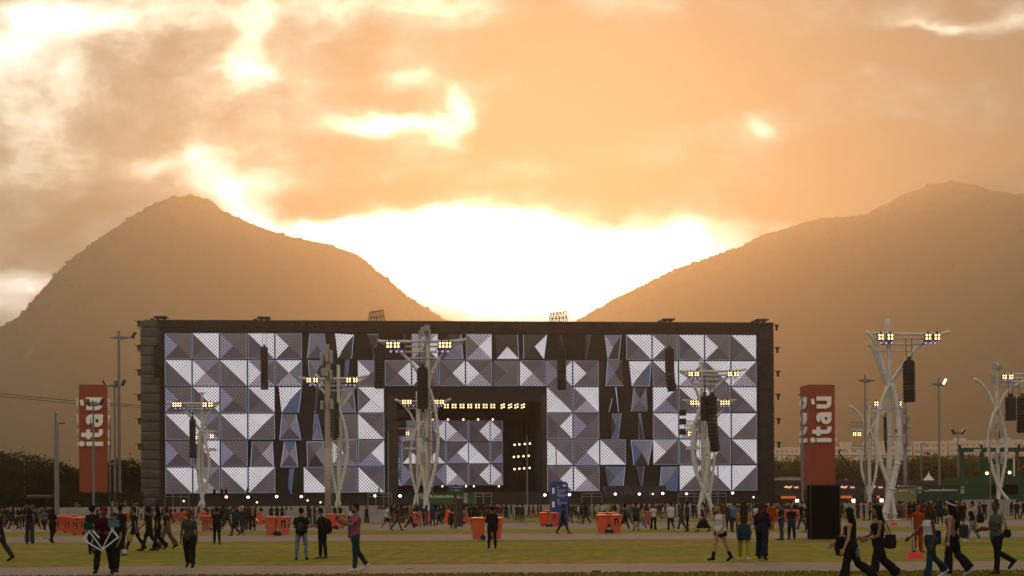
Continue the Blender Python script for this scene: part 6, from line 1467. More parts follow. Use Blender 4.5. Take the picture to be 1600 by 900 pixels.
# ------------------------------------------------------------------ the middle distance
MID = [ # px, feet y, heading, fem, pose, hair, top, topc, bottom, botc, shoe, skin, height, text
 (30,827,Tw,0,'hands','short','tee','black','jeans','charcoal','black','skin_light',1.74,'standing with clasped arms in the left crowd'),
 (21,827,Lf,0,'walk1','short','tee','black','jeans','black','black','skin_dark',1.74,'walking left in the left crowd'),
 (39,826,Aw,1,'stand','long','tee','charcoal','jeans','black','white','skin_mid',1.66,'in the left crowd'),
 (58,826,Rt,0,'walk2','short','tee','grey','jeans','black','black','skin_mid',1.74,'in the left crowd'),
 (69.5,832,Tw,1,'walk1','bun','tee','grey','jeans','black','white','skin_mid',1.64,'walking towards the viewer left of the bins'),
 (52,829,Aw,0,'walk1','short','long','teal','jeans','black','black','skin_mid',1.72,'walking away beside the left crowd'),
 (8,826,Rt,0,'stand','short','tee','black','jeans','denim','white','skin_mid',1.74,'at the left edge of the crowd'),
 (94.5,809,Tw,0,'stand','short','tee','brown','jeans','khaki','black','skin_dark',1.72,'standing by the wall behind the bins'),
 (100,808,Tw,1,'stand','long','tee','cream','jeans','red','black','skin_mid',1.64,'standing by the wall behind the bins'),
 (107.5,808,Lf,0,'chat','short','tee loose','white','jeans','charcoal','black','skin_mid',1.74,'standing by the wall behind the bins'),
 (118,808,Tw,1,'stand','long','long','charcoal','skirt','black','black','skin_mid',1.60,'alone by the wall right of the bins'),
 (138,808,Aw,1,'stand','long','tee','black','jeans','teal','black','skin_mid',1.62,'alone by the wall left of the red-capped man'),
 (202,806,Aw,0,'stand','short','tee','navy','jeans','denim','black','skin_dark',1.70,'by the wall below stage corner'),
 (221,812,Rt,1,'chat','long','tee','white','jeans','green','black','skin_mid',1.64,'among the tipped bins below stage corner'),
 (355,827,Rt,0,'walk1','short','long','charcoal','jeans','black','grey','skin_mid',1.74,'walking right of the single bin'),
 (347,823,Aw,1,'stand','ponytail','tee','black','wide','olive','black','skin_mid',1.66,'right of the single bin'),
 (366,837,Lf,0,'walk3','short','long','teal','jeans','navy','black','skin_mid',1.68,'walking left of the twin bins'),
 (379,836,Aw,0,'walk1','cap','long','charcoal','jeans','charcoal','grey','skin_light',1.72,'in a pale cap left of the twin bins'),
 (388,829,Aw,1,'stand','long','tee','brown','wide','charcoal','black','skin_light',1.66,'left of the twin bins'),
 (395,829,Aw,1,'stand','verylong','long','black','leggings','black','black','skin_light',1.68,'left of the twin bins'),
 (371,824,Lf,0,'stand','short','tee','black','jeans','charcoal','black','skin_dark',1.74,'behind the pale-capped man'),
 (408,812,Tw,0,'stand','short','long','black','jeans','black','black','skin_mid',1.72,'in a dark suit by the wall'),
 (424,815,Tw,0,'chat','short','tee','black','jeans','black','black','skin_dark',1.72,'behind the twin bins'),
 (433,815,Tw,0,'hands','short','tee','black','jeans','black','black','skin_dark',1.74,'behind the twin bins'),
 (441,815,Tw,1,'chat','long','tee','black','jeans','black','black','skin_mid',1.66,'behind the twin bins'),
 (483,820,Aw,1,'phone','long','tee','black','jeans','charcoal','black','skin_light',1.72,'raising a phone left of the man with the big backpack'),
 (492,822,Rt,1,'stand','long','tee','black','jeans','black','black','skin_light',1.66,'half hidden behind the man with the big backpack'),
 (511,812,Rt,1,'stand','long','tee','black','jeans','black','black','skin_mid',1.64,'behind the bins left of the man in pink'),
 (523,812,Tw,0,'stand','short','tee','black','jeans','charcoal','black','skin_mid',1.72,'behind the bins left of the man in pink'),
 (532,812,Aw,0,'chat','short','tee','black','jeans','black','black','skin_mid',1.72,'behind the bins left of the man in pink'),
 (548,826,Aw,1,'walk2','long','tee','white','jeans','black','black','skin_light',1.76,'half hidden behind the man in pink'),
 (573,818,Tw,1,'stand','long','tank','black','wide','black','black','skin_light',1.68,'by the concrete block right of the man in pink'),
 (594,818,Tw,0,'stand','short','tee','green','jeans','charcoal','black','skin_mid',1.72,'right of the concrete block'),
 (604.5,829,Rt,0,'walk1','short','tee loose','white','shorts','black','white','skin_mid',1.76,'walking right before the queue'),
 (620.5,829,Rt+10,0,'walk2','short','tee','black','jeans','denim','black','skin_mid',1.70,'walking right before the queue'),
 (641.5,828,Rt,1,'walk2','long','long','tan','jeans','brown','white','skin_light',1.72,'walking right before the tilted bins'),
 (613,817,Rt,1,'stand','long','tee','black','jeans','black','black','skin_mid',1.66,'left of the tilted bins'),
 (629,817,Tw,0,'stand','afro','tee','charcoal','jeans','black','black','skin_dark',1.74,'left of the tilted bins'),
 (660,823,Aw,0,'stand','short','tee','blue','jeans','navy','black','skin_mid',1.76,'in the queue before the green kiosk'),
 (666.5,821,Rt,1,'chat','long','tee','brown','jeans','khaki','black','skin_mid',1.66,'in the queue before the green kiosk'),
 (676,823,Aw,0,'stand','short','tee','blue','jeans','olive','black','skin_mid',1.74,'with a light strap in the queue before the green kiosk'),
 (686,820.5,Lf,1,'walk3','long','tee','charcoal','jeans','black','black','skin_mid',1.68,'in the queue before the green kiosk'),
 (692,817,Aw,0,'stand','short','tee','green','jeans','black','black','skin_dark',1.74,'in the queue before the green kiosk'),
 (670,817,Aw,0,'stand','short','tee','black','jeans','charcoal','black','skin_mid',1.74,'in the queue before the green kiosk'),
 (699,816,Aw,0,'stand','cap','tee','orange','cargo','orange','black','skin_mid',1.74,'bending over the tipped bins'),
 (648,816,Aw,0,'stand','short','tee','green','jeans','black','black','skin_mid',1.72,'at the left end of the queue'),
 (725,816,Aw,1,'stand','long','tee','green','jeans','charcoal','black','skin_mid',1.68,'right of the square post'),
 (733,817,Aw,0,'stand','short','tee','teal','jeans','black','black','skin_mid',1.74,'right of the square post'),
 (741,814,Aw,0,'stand','short','tee','black','jeans','black','black','skin_dark',1.72,'behind the man with his back turned'),
 (749,814,Aw,1,'chat','long','tee','charcoal','jeans','charcoal','black','skin_light',1.66,'behind the man with his back turned'),
 (756,815,Rt,0,'chat','short','tee','black','jeans','brown','black','skin_mid',1.72,'behind the man with his back turned'),
 (762,814,Lf,0,'stand','short','tee','black','jeans','black','black','skin_mid',1.76,'behind the man with his back turned'),
 (808.5,815.5,Aw,0,'stand','short','tee loose','green','jeans','black','white','skin_mid',1.76,'standing beside another green shirt'),
 (816,815.5,Aw,0,'walk3','short','tee','green','jeans','black','black','skin_dark',1.76,'slightly behind the other green shirt'),
 (826.5,809.5,Rt,0,'walk3','short','tee','black','jeans','denim','black','skin_mid',1.78,'walking left of the small bins'),
 (790,809,Aw,0,'stand','short','tee','black','jeans','charcoal','black','skin_mid',1.72,'near the stage opening'),
 (889,818,Rt,1,'walk1','long','tee','charcoal','jeans','grey','black','skin_mid',1.66,'behind the woman in red shoes'),
 (896,806,Aw,1,'stand','long','tee','white','jeans','black','black','skin_mid',1.62,'right of the blue signboard'),
 (899,805,Tw,0,'stand','short','tee','sky','jeans','charcoal','black','skin_mid',1.72,'right of the blue signboard'),
 (907.5,818.5,Rt,1,'walk3','long','long','black','minishort','black','black','skin_light',1.70,'walking right with bare legs'),
 (916,818.5,Lf,0,'walk1','short','tee','black','jeans','black','black','skin_dark',1.76,'stepping wide beside the bare-legged walker'),
 (929,808,Tw,0,'stand','short','tee','black','jeans','black','black','skin_mid',1.72,'left of the four bins'),
 (976,829,Rt,1,'walk2','afro','strap','black','leggings','black','white','skin_dark',1.72,'walking right of the four bins'),
 (982,820,Rt,0,'walk1','short','tee','sky','jeans','navy','black','skin_mid',1.78,'walking right of the four bins'),
 (994,829.5,Aw,0,'stand','short','tee loose','charcoal','shorts','black','black','skin_mid',1.76,'in black shorts and white socks'),
 (1003,828,Rt,1,'walk2','long','tee','yellow','jeans','light denim','white','skin_light',1.68,'right of the man in black shorts'),
 (1010.5,820,Aw,1,'walk3','verylong','long','brown','leggings','brown','black','skin_light',1.72,'right of the man in black shorts'),
 (1021,829,Tw,1,'walk3','long','tee','white','flare','black','black','skin_mid',1.70,'with a black bag'),
 (1036,813,Rt,1,'walk2','long','tee','white','minishort','khaki','white','skin_light',1.66,'in khaki shorts further back'),
 (1048,831.5,Aw+10,0,'walk3','short','tee loose','white','jeans','charcoal','white','skin_light',1.80,'big, seen from behind'),
 (1065,830.5,Lf+20,1,'walk1','long','tee loose','olive','jeans','denim','white','skin_light',1.78,'left of the long black dress'),
 (1074,830.5,Lf,0,'stand','short','tee','charcoal','jeans','black','black','skin_dark',1.80,'left of the long black dress'),
 (1084,805,Lf,0,'walk1','short','tee','black','jeans','black','black','skin_mid',1.72,'small by the wall behind the long black dress'),
 (1099,831.5,Lf,1,'walk1','bun','strap','black','longskirt','black','black','skin_light',1.76,'in a long flowing black dress'),
 (1148,832,Aw,0,'stand','short','tee','sky','jeans','charcoal','black','skin_mid',1.74,'seen from behind between two women'),
 (1139,829,Aw,0,'stand','cap','tee','blue','jeans','charcoal','black','skin_mid',1.66,'in a white cap behind the woman in boots'),
 (1182,826,Aw,1,'stand','short','tee','white','jeans','black','black','skin_dark',1.62,'behind the woman in navy'),
 (1206,829,Aw-20,0,'walk3','scarf','long','orange','cargo','orange','orange','skin_mid',1.76,'in an orange coverall and red hood'),
 (1253.5,831.5,Lf,0,'walk1','short','tee','black','jeans','denim','white','skin_light',1.80,'walking just left of the black box'),
 (1262,832,Lf,1,'walk3','long','long','black','leggings','black','grey','skin_mid',1.74,'half hidden just left of the black box'),
 (1228,815,Lf,0,'chat','short','tee','teal','jeans','charcoal','black','skin_mid',1.74,'behind the bins left of the black box'),
 (1245,815,Rt,0,'chat','short','tee','black','jeans','charcoal','black','skin_dark',1.74,'behind the bins left of the black box'),
 (1350,813,Lf,0,'stand','short','tee','navy','jeans','black','black','skin_mid',1.74,'before the pale panels'),
 (1359,813,Lf,1,'chat','long','tank','tan','jeans','black','black','skin_mid',1.70,'before the pale panels'),
 (1367,816,Aw,0,'stand','short','tee','black','jeans','black','black','skin_dark',1.80,'before the rear right tower'),
 (1386,812,Rt,0,'walk1','short','tee','charcoal','jeans','black','black','skin_mid',1.76,'at the foot of the tower numbered 9'),
 (1407.5,811.5,Rt,0,'walk1','short','tee','black','jeans','black','white','skin_mid',1.68,'small, walking before the olive kiosk'),
 (1421,812,Aw,1,'stand','long','tee','black','jeans','charcoal','black','skin_mid',1.66,'before the olive kiosk'),
 (1428,812,Aw,0,'stand','short','tee','brown','jeans','denim','black','skin_mid',1.74,'before the olive kiosk'),
 (1440,815,Aw,1,'stand','scarf','long','red','jeans','black','black','skin_mid',1.74,'in a red hood before the dark green kiosk'),
 (1452,815,Aw,1,'stand','long','tee','black','jeans','black','black','skin_mid',1.70,'before the dark green kiosk'),
 (1462,819,Lf,0,'chat','short','tee','black','jeans','charcoal','black','skin_mid',1.72,'before the dark green kiosk'),
 (1469,819,Aw,1,'stand','long','long','blue','jeans','black','black','skin_mid',1.78,'before the dark green kiosk'),
 (1502,826,Tw,0,'phone','short','long','maroon','cargo','black','black','skin_mid',1.78,'taking a picture behind the woman with headband'),
 (1531,813,Lf,1,'walk1','long','tank','black','wide','black','black','skin_light',1.74,'before the orange bin at the right'),
 (1538,813.5,Tw,0,'stand','short','tee','navy','jeans','navy','white','skin_light',1.78,'before the orange bin at the right'),
 (1555,808,Aw,0,'stand','short','tee','black','jeans','black','black','skin_dark',1.82,'at the foot of the tower numbered 5'),
 (1589,811.5,Aw-10,0,'walk3','short','long','black','jeans','charcoal','black','skin_light',1.80,'near the right edge'),
 (1599,811,Lf,0,'walk1','short','long','navy','jeans','black','black','skin_mid',1.86,'cut by the right edge'),
]
used = {}
colw = {'tan': 'tan', 'sky': 'pale blue', 'teal': 'dark teal'}
for (px, py, hd, fe, po, ha, tp_, tc_, bo, bc, sc_, sk, H_, txt) in MID:
    lab = '%s in a %s %s, %s' % ('woman' if fe else 'man', colw.get(tc_, tc_), 'top' if tp_ in ('tank', 'strap') else 'shirt', txt)
    used[lab] = used.get(lab, 0)+1
    if used[lab] > 1: lab += ', %s hair' % ('shorter', 'longer', 'loose')[used[lab]-2]
    pc = 'hair_brown' if sk == 'skin_light' and fe else 'hair_black'
    if ha == 'cap': pc = 'white' if tc_ != 'orange' else 'red'
    if ha == 'scarf': pc = 'red'
    if 'Lf' and px == 395: pc = 'hair_blond'
    if px == 641.5: pc = 'hair_blond'
    person(lab, px, py, hd, H_, pose=po, fem=bool(fe), hair=ha, hairc=pc, skin=sk, top=tp_, topc=tc_, bottom=bo, botc=bc, shoec=sc_, group='people in the middle distance')
# seated figure against the post
person('person in black sitting on the ground against the square post', 703.5, 826, Rt+50, 1.70, pose=dict(legs=[(78, 95, 8), (80, 100, 8)], arms=[(40, 8, 40, 20), (40, 8, 40, 20)], lean=12, nod=15), hair='short', bottom='cargo', top='long loose', group=None)

# ------------------------------------------------------------------ the far crowd along the wall
far_rng = random.Random(21)
FAR = [ # from px, to px, feet y range, how many, place
 (0,85,808,822,21,'left crowd by the pavilion'), (150,260,804,812,7,'people by the wall left of stage'), (262,335,808,818,8,'people among the tipped bins'), (335,400,806,818,13,'people below the left tiles'),
 (445,500,805,810,4,'people by the concrete blocks'), (590,650,806,818,12,'people left of the green kiosk'), (650,745,807,817,21,'queue before the green kiosk'), (745,800,806,813,9,'people below the stage opening'),
 (893,960,803,811,15,'people right of the blue signboard'), (960,1110,803,814,21,'people below the right tiles'), (1110,1215,804,816,20,'crowd before the stage end'), (1215,1265,806,816,10,'crowd left of the black box'),
 (1314,1395,803,813,13,'people before the food stalls'), (1395,1475,805,816,21,'crowd before the right kiosks'), (1475,1510,808,818,6,'people by the dark green kiosk end'), (1540,1605,800,808,5,'people at the right edge'),
]
OUT = [(0,'short','tee','jeans','stand'),(0,'short','tee','jeans','walk1'),(1,'long','tee','jeans','stand'),(1,'long','tank','jeans','walk3'),(0,'short','long','jeans','hands'),(1,'bun','tee','leggings','chat'),(0,'cap','tee','shorts','walk2'),(1,'verylong','tee','skirt','walk1'),(0,'afro','tee','jeans','back_hands'),(0,'short','tee','cargo','phone')]
cols_t = ['black','black','black','black','black','charcoal','navy','charcoal','white','grey','navy','maroon','green','cream','red','sky','olive','brown','black','teal','yellow']; cols_b = ['black','charcoal','denim','navy','black','khaki','grey']
posw = {'stand': 'standing', 'walk1': 'striding', 'walk3': 'strolling', 'hands': 'hands together', 'chat': 'gesturing', 'walk2': 'stepping', 'back_hands': 'arms behind', 'phone': 'raising a phone'}
seen = {}; pending = []
for x0, x1, y0, y1, n, place in FAR:
    row = []
    for i in range(n):
        px = x0+(x1-x0)*(i+.5+far_rng.uniform(-.35, .35))/n; py = far_rng.uniform(y0, y1)-SLOPE*(px-800)*.6; fe, ha, tp_, bo, po = far_rng.choice(OUT); tc_, bc = far_rng.choice(cols_t), far_rng.choice(cols_b)
        row.append((px, py, fe, ha, tp_, bo, po, tc_, bc))
    for j, (px, py, fe, ha, tp_, bo, po, tc_, bc) in enumerate(row):
        ordn = ['first','second','third','fourth','fifth','sixth','seventh','eighth','ninth','tenth','eleventh','twelfth','thirteenth','fourteenth','fifteenth','sixteenth','seventeenth','eighteenth','nineteenth','twentieth','twenty-first'][j]
        lab = '%s in %s, %s, %s from left, %s' % ('woman' if fe else 'man', colw.get(tc_, tc_), posw[po], ordn, place)
        hd = far_rng.choice([0, 180, 90, 270, 90, 90, 200, 340]); sk = far_rng.choice(['skin_light', 'skin_mid', 'skin_mid', 'skin_dark'])
        person(lab, px, py, hd, far_rng.uniform(1.62, 1.70) if fe else far_rng.uniform(1.70, 1.82), pose=po, fem=bool(fe), hair=ha, hairc='hair_black' if ha not in ('cap',) else far_rng.choice(['white', 'black', 'red']), skin=sk, top=tp_, topc=tc_, bottom=bo, botc=bc, shoec=far_rng.choice(['black', 'white', 'black']), group='far crowd along the wall')
# crew on the stage deck
zdw = zd-.35
for i, (px, txt) in enumerate(((335, 'left of three crew figures'), (346.5, 'middle of three crew figures'), (353, 'right of three crew figures'), (386.5, 'lone crew figure, arms up,'), (592, 'crew figure'), (976, 'crew figure'))):
    p = s2w((S(px, 760, -3).x, -3, zd-1.1)); person('%s in black on stage deck before %s tiles' % (txt, ('left', 'left', 'left', 'left', 'inner left', 'right')[i]), 0, 0, Tw+20*i, 1.8, pose=('chat', 'stand', 'walk3', 'phone', 'stand', 'hands')[i], loc=p, group='crew on the stage deck', bottom='jeans', skin='skin_dark')

# the rest of the far crowd, beyond the three hundred nearest people, reads as one dark band
FIG.clear(); SKC.clear(); VX = 2.3
low = []
for fe, ha, tp_, bo, po in OUT[:9]:
    M_ = fig(POSES[po], fe, bo, tp_, ha, False); parts = []
    for k_, ci in (('body', 0), ('hair', 1), ('top', 2), ('bottom', 3)):
        if k_ in M_:
            me = M_[k_]; co = np.empty(len(me.vertices)*3, 'f'); me.vertices.foreach_get('co', co); parts.append((co.reshape(-1, 3), [tuple(p.vertices) for p in me.polygons], ci))
    low.append(parts)
VX = 1.0
cm_ = MB(); pal = ['skin_mid', 'hair_black', 'black', 'charcoal', 'navy', 'white', 'grey', 'denim', 'maroon', 'olive', 'brown', 'green', 'red']
vs_all = []; n_off = 0; cr = random.Random(77)
for x0, x1, y0, y1, n in ((0,90,804,811,16),(150,262,803,807,10),(262,400,803,809,18),(445,505,803,806,4),(590,655,803,808,12),(655,745,803,807,12),(745,860,803,807,14),(890,1110,801,806,40),(1110,1262,801,807,30),(1314,1395,800,806,14),(1395,1510,800,806,20),(1540,1610,797,803,8)):
    for i in range(n):
        px = cr.uniform(x0, x1); g_ = G(px, 807.6+7*cr.random()**1.6-SLOPE*(px-800)); k_ = cr.uniform(.93, 1.04); a_ = cr.uniform(0, 6.283); ca, sa_ = math.cos(a_)*k_, math.sin(a_)*k_
        tc_ = cr.choice([2,2,2,3,4,5,6,8,9,11,12,2]); bc = cr.choice([2,2,3,4,7])
        for co, fs, ci in cr.choice(low):
            w3 = np.empty_like(co); w3[:, 0] = co[:, 0]*ca-co[:, 1]*sa_+g_.x; w3[:, 1] = co[:, 0]*sa_+co[:, 1]*ca+g_.y; w3[:, 2] = co[:, 2]*k_
            vs_all.append(w3); cm_.f += [tuple(v+n_off for v in f) for f in fs]; cm_.mi += [(ci if ci < 2 else (tc_ if ci == 2 else bc))]*len(fs); n_off += len(co)
cm_.v = np.concatenate(vs_all).tolist()
tag(cm_.build('crowd', [cmat(k_) for k_ in pal], smooth=True), 'distant crowd of dark figures standing along the pale wall', 'crowd', kind='stuff')
# ================================================================== BINS AND SMALL THINGS
binm = mat('bin_orange', (.62,.070,.012), .38, spec=.5, noise_amt=.12, noise_scale=3); 
bt_ = binm.node_tree; qb = NG(bt_); oi = qb.n('ShaderNodeObjectInfo'); hs = qb.n('ShaderNodeHueSaturation'); bb_ = bt_.nodes['Principled BSDF']; lk = bb_.inputs['Base Color'].links[0].from_socket
qb.link(lk, hs.inputs['Color']); qb.link(qb.m('MULTIPLY_ADD', oi.outputs['Random'], .5, .72), hs.inputs['Value']); qb.link(qb.m('MULTIPLY_ADD', oi.outputs['Random'], .15, .88), hs.inputs['Saturation']); qb.link(hs.outputs[0], bb_.inputs['Base Color'])
rubber = mat('rubber_black', (.015,.015,.015), .7)
def bin_meshes():
    b_ = MB(); rg = []
    for z, w_, d_ in ((.06, .46, .44), (.10, .50, .50), (.55, .54, .58), (.93, .57, .66), (.96, .60, .69), (1.0, .60, .69)): rg.append((z, w_/2, d_/2))
    vs = [];
    for z, a, c_ in rg:
        r = .05
        for x, y in ((a-r, -c_), (a, -c_+r), (a, c_-r), (a-r, c_), (-a+r, c_), (-a, c_-r), (-a, -c_+r), (-a+r, -c_)): vs.append((x, y, z))
    n = 8; fs = [(i*n+k, i*n+(k+1) % n, (i+1)*n+(k+1) % n, (i+1)*n+k) for i in range(len(rg)-1) for k in range(n)]+[tuple(range(7, -1, -1))]
    b_.add(vs, fs); 
    for x in (-.2, -.07, .07, .2): b_.box((x, -.325, .80), (.02, .05, .24))
    b_.box((-.0, .40, .93), (.40, .06, .05)); b_.box((-.18, .36, .93), (.04, .10, .05)); b_.box((.18, .36, .93), (.04, .10, .05))
    l_ = MB(); l_.box((0, -.01, 1.02), (.64, .76, .035)); l_.ball((0, -.02, 1.035), (.29, .34, .055), 12, 6); l_.box((0, -.40, 1.0), (.30, .05, .05))
    w_ = MB(); w_.tube([(-.028, 0, 0), (.028, 0, 0)], .125, 14); w_.tube([(-.035, 0, 0), (.035, 0, 0)], .05, 8)
    k_ = MB(); k_.span(-.11, .11, -.008, 0, -.20, .20); 
    i_ = MB(); i_.span(-.05, .05, -.012, -.0085, -.17, -.10); star(i_, 0, .07, .055, y=-.012, th=.002); i_.ball((0, -.01, -.02), (.035, .003, .035), 8, 5)
    return b_.mesh('bin_body', binm), l_.mesh('lid', binm), w_.mesh('wheel', rubber), k_.mesh('label_panel', blk), i_.mesh('label_print', mat('label_print', (.45,.45,.43), .5))
BN = bin_meshes()
def wheelie(px, py, hd, label, tilt=0.0, tilt_dir=0.0, panel=True, z=0, sc=1.0, Y=None):
    g_ = G(px, py) if Y is None else Vector((gX(px, Y), Y, 0))
    t_ = thing('wheelie_bin', label, 'bin', g_, R(hd), 'orange wheelie bins'); link_mesh('bin_body', BN[0], t_); link_mesh('lid', BN[1], t_)
    for s_ in (-1, 1): w_ = link_mesh('wheel', BN[2], t_); w_.location = (s_*.27, .24, .125)
    if panel and hd != -90: k_ = link_mesh('label_panel', BN[3], t_); sx_ = -1 if hd == 90 else 1; k_.location = (.285*sx_, -.02, .66); k_.rotation_euler = (R(2), 0, R(90)*sx_); i_ = link_mesh('label_print', BN[4], k_)
    if panel: k_ = link_mesh('label_panel', BN[3], t_); k_.location = (0, -.315, .60); k_.rotation_euler = (R(-5), 0, 0); k_.scale = (1, 1, .9); i_ = link_mesh('label_print', BN[4], k_)
    if tilt:
        t_.rotation_mode = 'QUATERNION'; ax = Vector((math.cos(R(tilt_dir)), math.sin(R(tilt_dir)), 0))
        q_ = Matrix.Rotation(R(tilt), 4, ax) @ Matrix.Rotation(R(hd), 4, 'Z'); t_.rotation_quaternion = q_.to_quaternion()
        # keep the lowest corner on the ground
        lo = min((q_ @ Vector((x, y, zz))).z for x in (-.3, .3) for y in (-.36, .38) for zz in (.0, 1.05)); t_.location.z = -lo
    t_.scale = (sc,)*3
    return t_
# facing: 0 = front to the viewer, 90 = back on the left side ...
for a in [
 (92, 831, 0, 'leftmost orange bin of the left cluster, without a visible label'), (107, 833, 4, 'middle orange bin of the left cluster with a black label'), (121, 836.5, -6, 'front orange bin of the left cluster with a black label'),
 (129, 834, 12, 'orange bin half hidden at the right of the left cluster'), (100, 826, 20, 'rear orange bin of the left cluster'), (113, 826.5, -10, 'rear orange bin behind the labelled bins of the left cluster'),
 (17, 821, 0, 'orange bin half hidden in the left crowd'), (197, 817, 0, 'orange bin behind the tall man in black'), (268, 818.5, 0, 'narrow orange bin right of the four friends'),
 (322.5, 830, 0, 'single orange bin with a black label right of the guard'),
 (424.5, 837, -90, 'left bin of the twin orange bins standing back to back'), (443.5, 837, 90, 'right bin of the twin orange bins with a black label'),
 (518, 826.5, -90, 'left orange bin behind the man with the big backpack'), (532, 827, 90, 'right orange bin behind the man with the big backpack'),
 (747, 844, -90, 'left orange bin behind the man with his back turned'), (774, 844, 90, 'right orange bin behind the man with his back turned'),
 (850, 823.5, -90, 'front left bin of the bins by the blue signboard'), (866, 823.5, 90, 'front right bin of the bins by the blue signboard'),
 (834, 807, 0, 'small far orange bin left of the signboard bins'), (842, 807.5, 0, 'small far orange bin touching another, left of the signboard'), (853, 815, 10, 'rear orange bin behind the signboard bins'),
 (941.5, 833.5, -90, 'front left bin of the four orange bins'), (962, 833.5, 90, 'front right bin of the four orange bins'), (941, 824, -90, 'rear left bin of the four orange bins'), (956, 824, 90, 'rear right bin of the four orange bins'),
 (1010, 820, 0, 'orange bin hidden behind walking people at the centre right'), (1214, 817, 0, 'left orange bin behind the men by the black box'), (1231, 817, 0, 'middle orange bin behind the men by the black box'), (1244, 817, 0, 'right orange bin behind the men by the black box'),
 (1402, 810, 0, 'left orange bin before the olive kiosk'), (1418, 810, 0, 'right orange bin before the olive kiosk'), (1545, 798.5, 0, 'orange bin below the tower numbered 5'), (1526, 799, 0, 'far orange bin left of the bin below the tower numbered 5'),
]: wheelie(*a)
wheelie(643, 823, -90, 'left bin of a leaning pair behind the blonde walker', 12, 90); wheelie(655.5, 823.5, 90, 'right bin of a leaning pair behind the blonde walker', -12, 90)
wheelie(697, 821, -90, 'tilted bin left of the square post with a sunlit edge', 22, 90); wheelie(730, 820, 90, 'tilted bin right of the square post', -22, 90); wheelie(667, 819, -90, 'leaning bin in the queue', 15, 90)
wheelie(285, 817, 70, 'tipped bin with raised wheels below the lowest tower', 62, 90); wheelie(297, 817, -80, 'tipped bin leaning right below the lowest tower', -48, 90); wheelie(311, 816, 60, 'tipped bin left of the single labelled bin', 30, 90); wheelie(277, 815, 10, 'upright bin behind the tipped bins')
wheelie(402, 825, 90, 'tipped bin just left of the twin bins', -50, 90); wheelie(411, 822, -90, 'leaning bin behind the twin bins', -25, 90)
# red long-handled dustpan of the cleaner and a second one
def dustpan(px, py, label, sc_=1.0, hl=.95):
    g_ = G(px, py); t_ = thing('dustpan', label, 'dustpan', g_, 0, 'red dustpans with upright handles'); redd = mat('dustpan_red', (.55,.015,.012), .4)
    m_ = MB(); vs = [(-.36, -.2, 0), (.36, -.2, 0), (.36, .25, 0), (-.36, .25, 0), (-.26, -.05, .30), (.26, -.05, .30), (.26, .22, .30), (-.26, .22, .30)]
    m_.add([Vector(v)*sc_ for v in vs], [(0, 3, 2, 1), (4, 5, 6, 7), (0, 1, 5, 4), (1, 2, 6, 5), (2, 3, 7, 6), (3, 0, 4, 7)]); m_.build('pan', redd, t_)
    m_ = MB(); m_.tube([(0, .08, .30*sc_), (-.04, .08, .35*sc_+hl)], .016, 6); m_.build('handle', mat('handle_pale', (.35,.42,.45), .5), t_); m_ = MB(); m_.box((0, .08, .33*sc_), (.14*sc_, .08, .06)); m_.build('hinge', rubber, t_)
dustpan(1429.5, 873, 'red dustpan with a pale handle beside the orange street cleaner', .66, 1.0); dustpan(1397, 821, 'smaller far red dustpan before the olive kiosk', .62, .9)
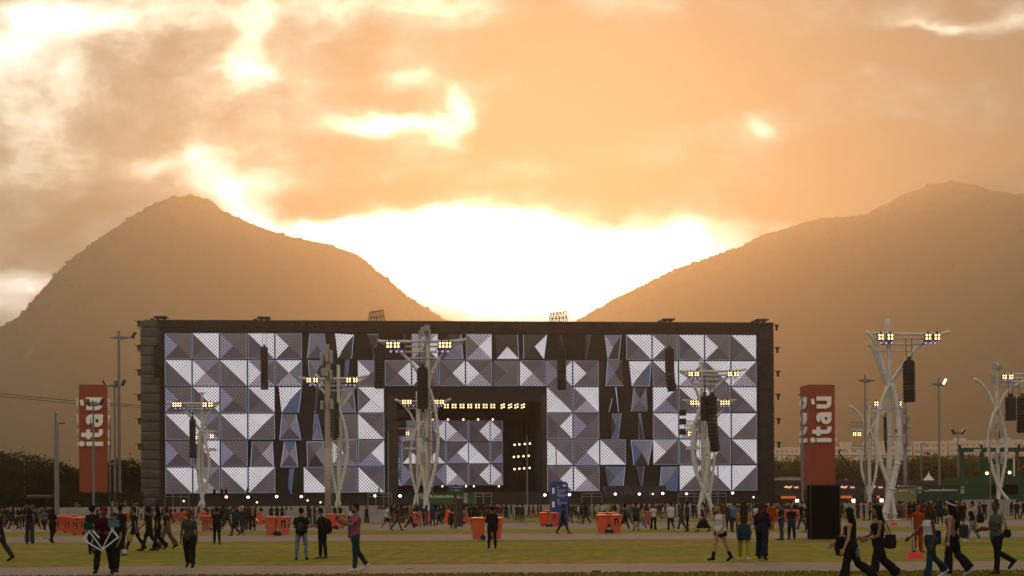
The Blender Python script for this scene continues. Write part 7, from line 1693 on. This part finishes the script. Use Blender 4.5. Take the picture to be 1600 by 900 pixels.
# seam cable lying over the grass, and pale painted lines
def ground_strip(name, pts, w_, m, z, label=None, cat=None, kind=None):
    P_ = [G(x, y) for x, y in pts]; m_ = MB(); vs = []; Q_ = []
    for i in range(len(P_)-1):
        for k in range(12): Q_.append(P_[i].lerp(P_[i+1], k/12))
    Q_.append(P_[-1])
    for q_ in Q_: o_ = .12*fnoise(q_.x*.6, q_.y*.2, 1, 3); vs += [(q_.x, q_.y-w_/2+o_, z), (q_.x, q_.y+w_/2+o_, z)]
    m_.add(vs, [(i*2, i*2+2, i*2+3, i*2+1) for i in range(len(Q_)-1)]); o = m_.build(name, m); tag(o, label, cat, kind=kind); return o
seam = mat('turf_seam', (.045,.045,.014), .9); linep = mat('faded_line_paint', (.30,.26,.12), .9, noise_amt=.5, noise_scale=3)
ground_strip('turf_seam', [(480, 873), (600, 867), (760, 861), (900, 856), (1010, 853)], .16, seam, .006, kind='structure')
ground_strip('turf_seam', [(-10, 888), (200, 878), (420, 876)], .12, seam, .006, kind='structure')
ground_strip('field_line', [(335, 878), (380, 876.8)], .14, linep, .010, kind='structure'); ground_strip('field_line', [(790, 860.5), (850, 858.5), (960, 855)], .10, linep, .010, kind='structure')
ground_strip('turf_seam', [(1010, 846), (1130, 848), (1290, 846), (1600, 850)], .5, seam, .006, kind='structure')
# grass tufts along the nearest field edge so it is not a clean band
tm_ = mat('grass_blades', (.20,.175,.020), .85, spec=.1, noise_amt=.2, noise_scale=.3)
rr = random.Random(31); m_ = MB(); vs = []; fs = []
def tuft(x, y, s_):
    for k in range(4):
        a = rr.uniform(0, 6.283); h_ = s_*rr.uniform(.5, 1.2); w_ = .012+.02*rr.random(); o = len(vs)
        vs.extend([(x-w_*math.cos(a), y-w_*math.sin(a), .001), (x+w_*math.cos(a), y+w_*math.sin(a), .001), (x+rr.uniform(-.04, .04), y+rr.uniform(-.04, .04), h_)]); fs.append((o, o+1, o+2))
for i in range(9000):
    y = 31.0+(gy(896)-31.0)*rr.random(); x = rr.uniform(-.42, .42)*y; tuft(x, y, .045)
m_.add(vs, fs); o = m_.build('grass', tm_); tag(o, 'short yellow-green grass blades on the field', 'grass', kind='stuff')
# bits of litter
for i, (px, py) in enumerate(((1216, 843.5), (640, 889), (932, 894), (1255, 842), (70, 841))):
    g_ = G(px, py); m_ = MB(); m_.box((0, 0, .02), (.22, .14, .03), rz=i); o = m_.build('litter', cmat('cream') if i % 2 else cmat('black'), None, loc=g_); tag(o, ('dark scrap on the path edge left of the black box', 'pale scrap on the near path before the kiosk', 'dark scrap on the near path below the four bins', 'pale scrap beside the black box', 'dark scrap on the path left of the bins')[i], 'litter')

bpy.data.scenes.remove(TMP)
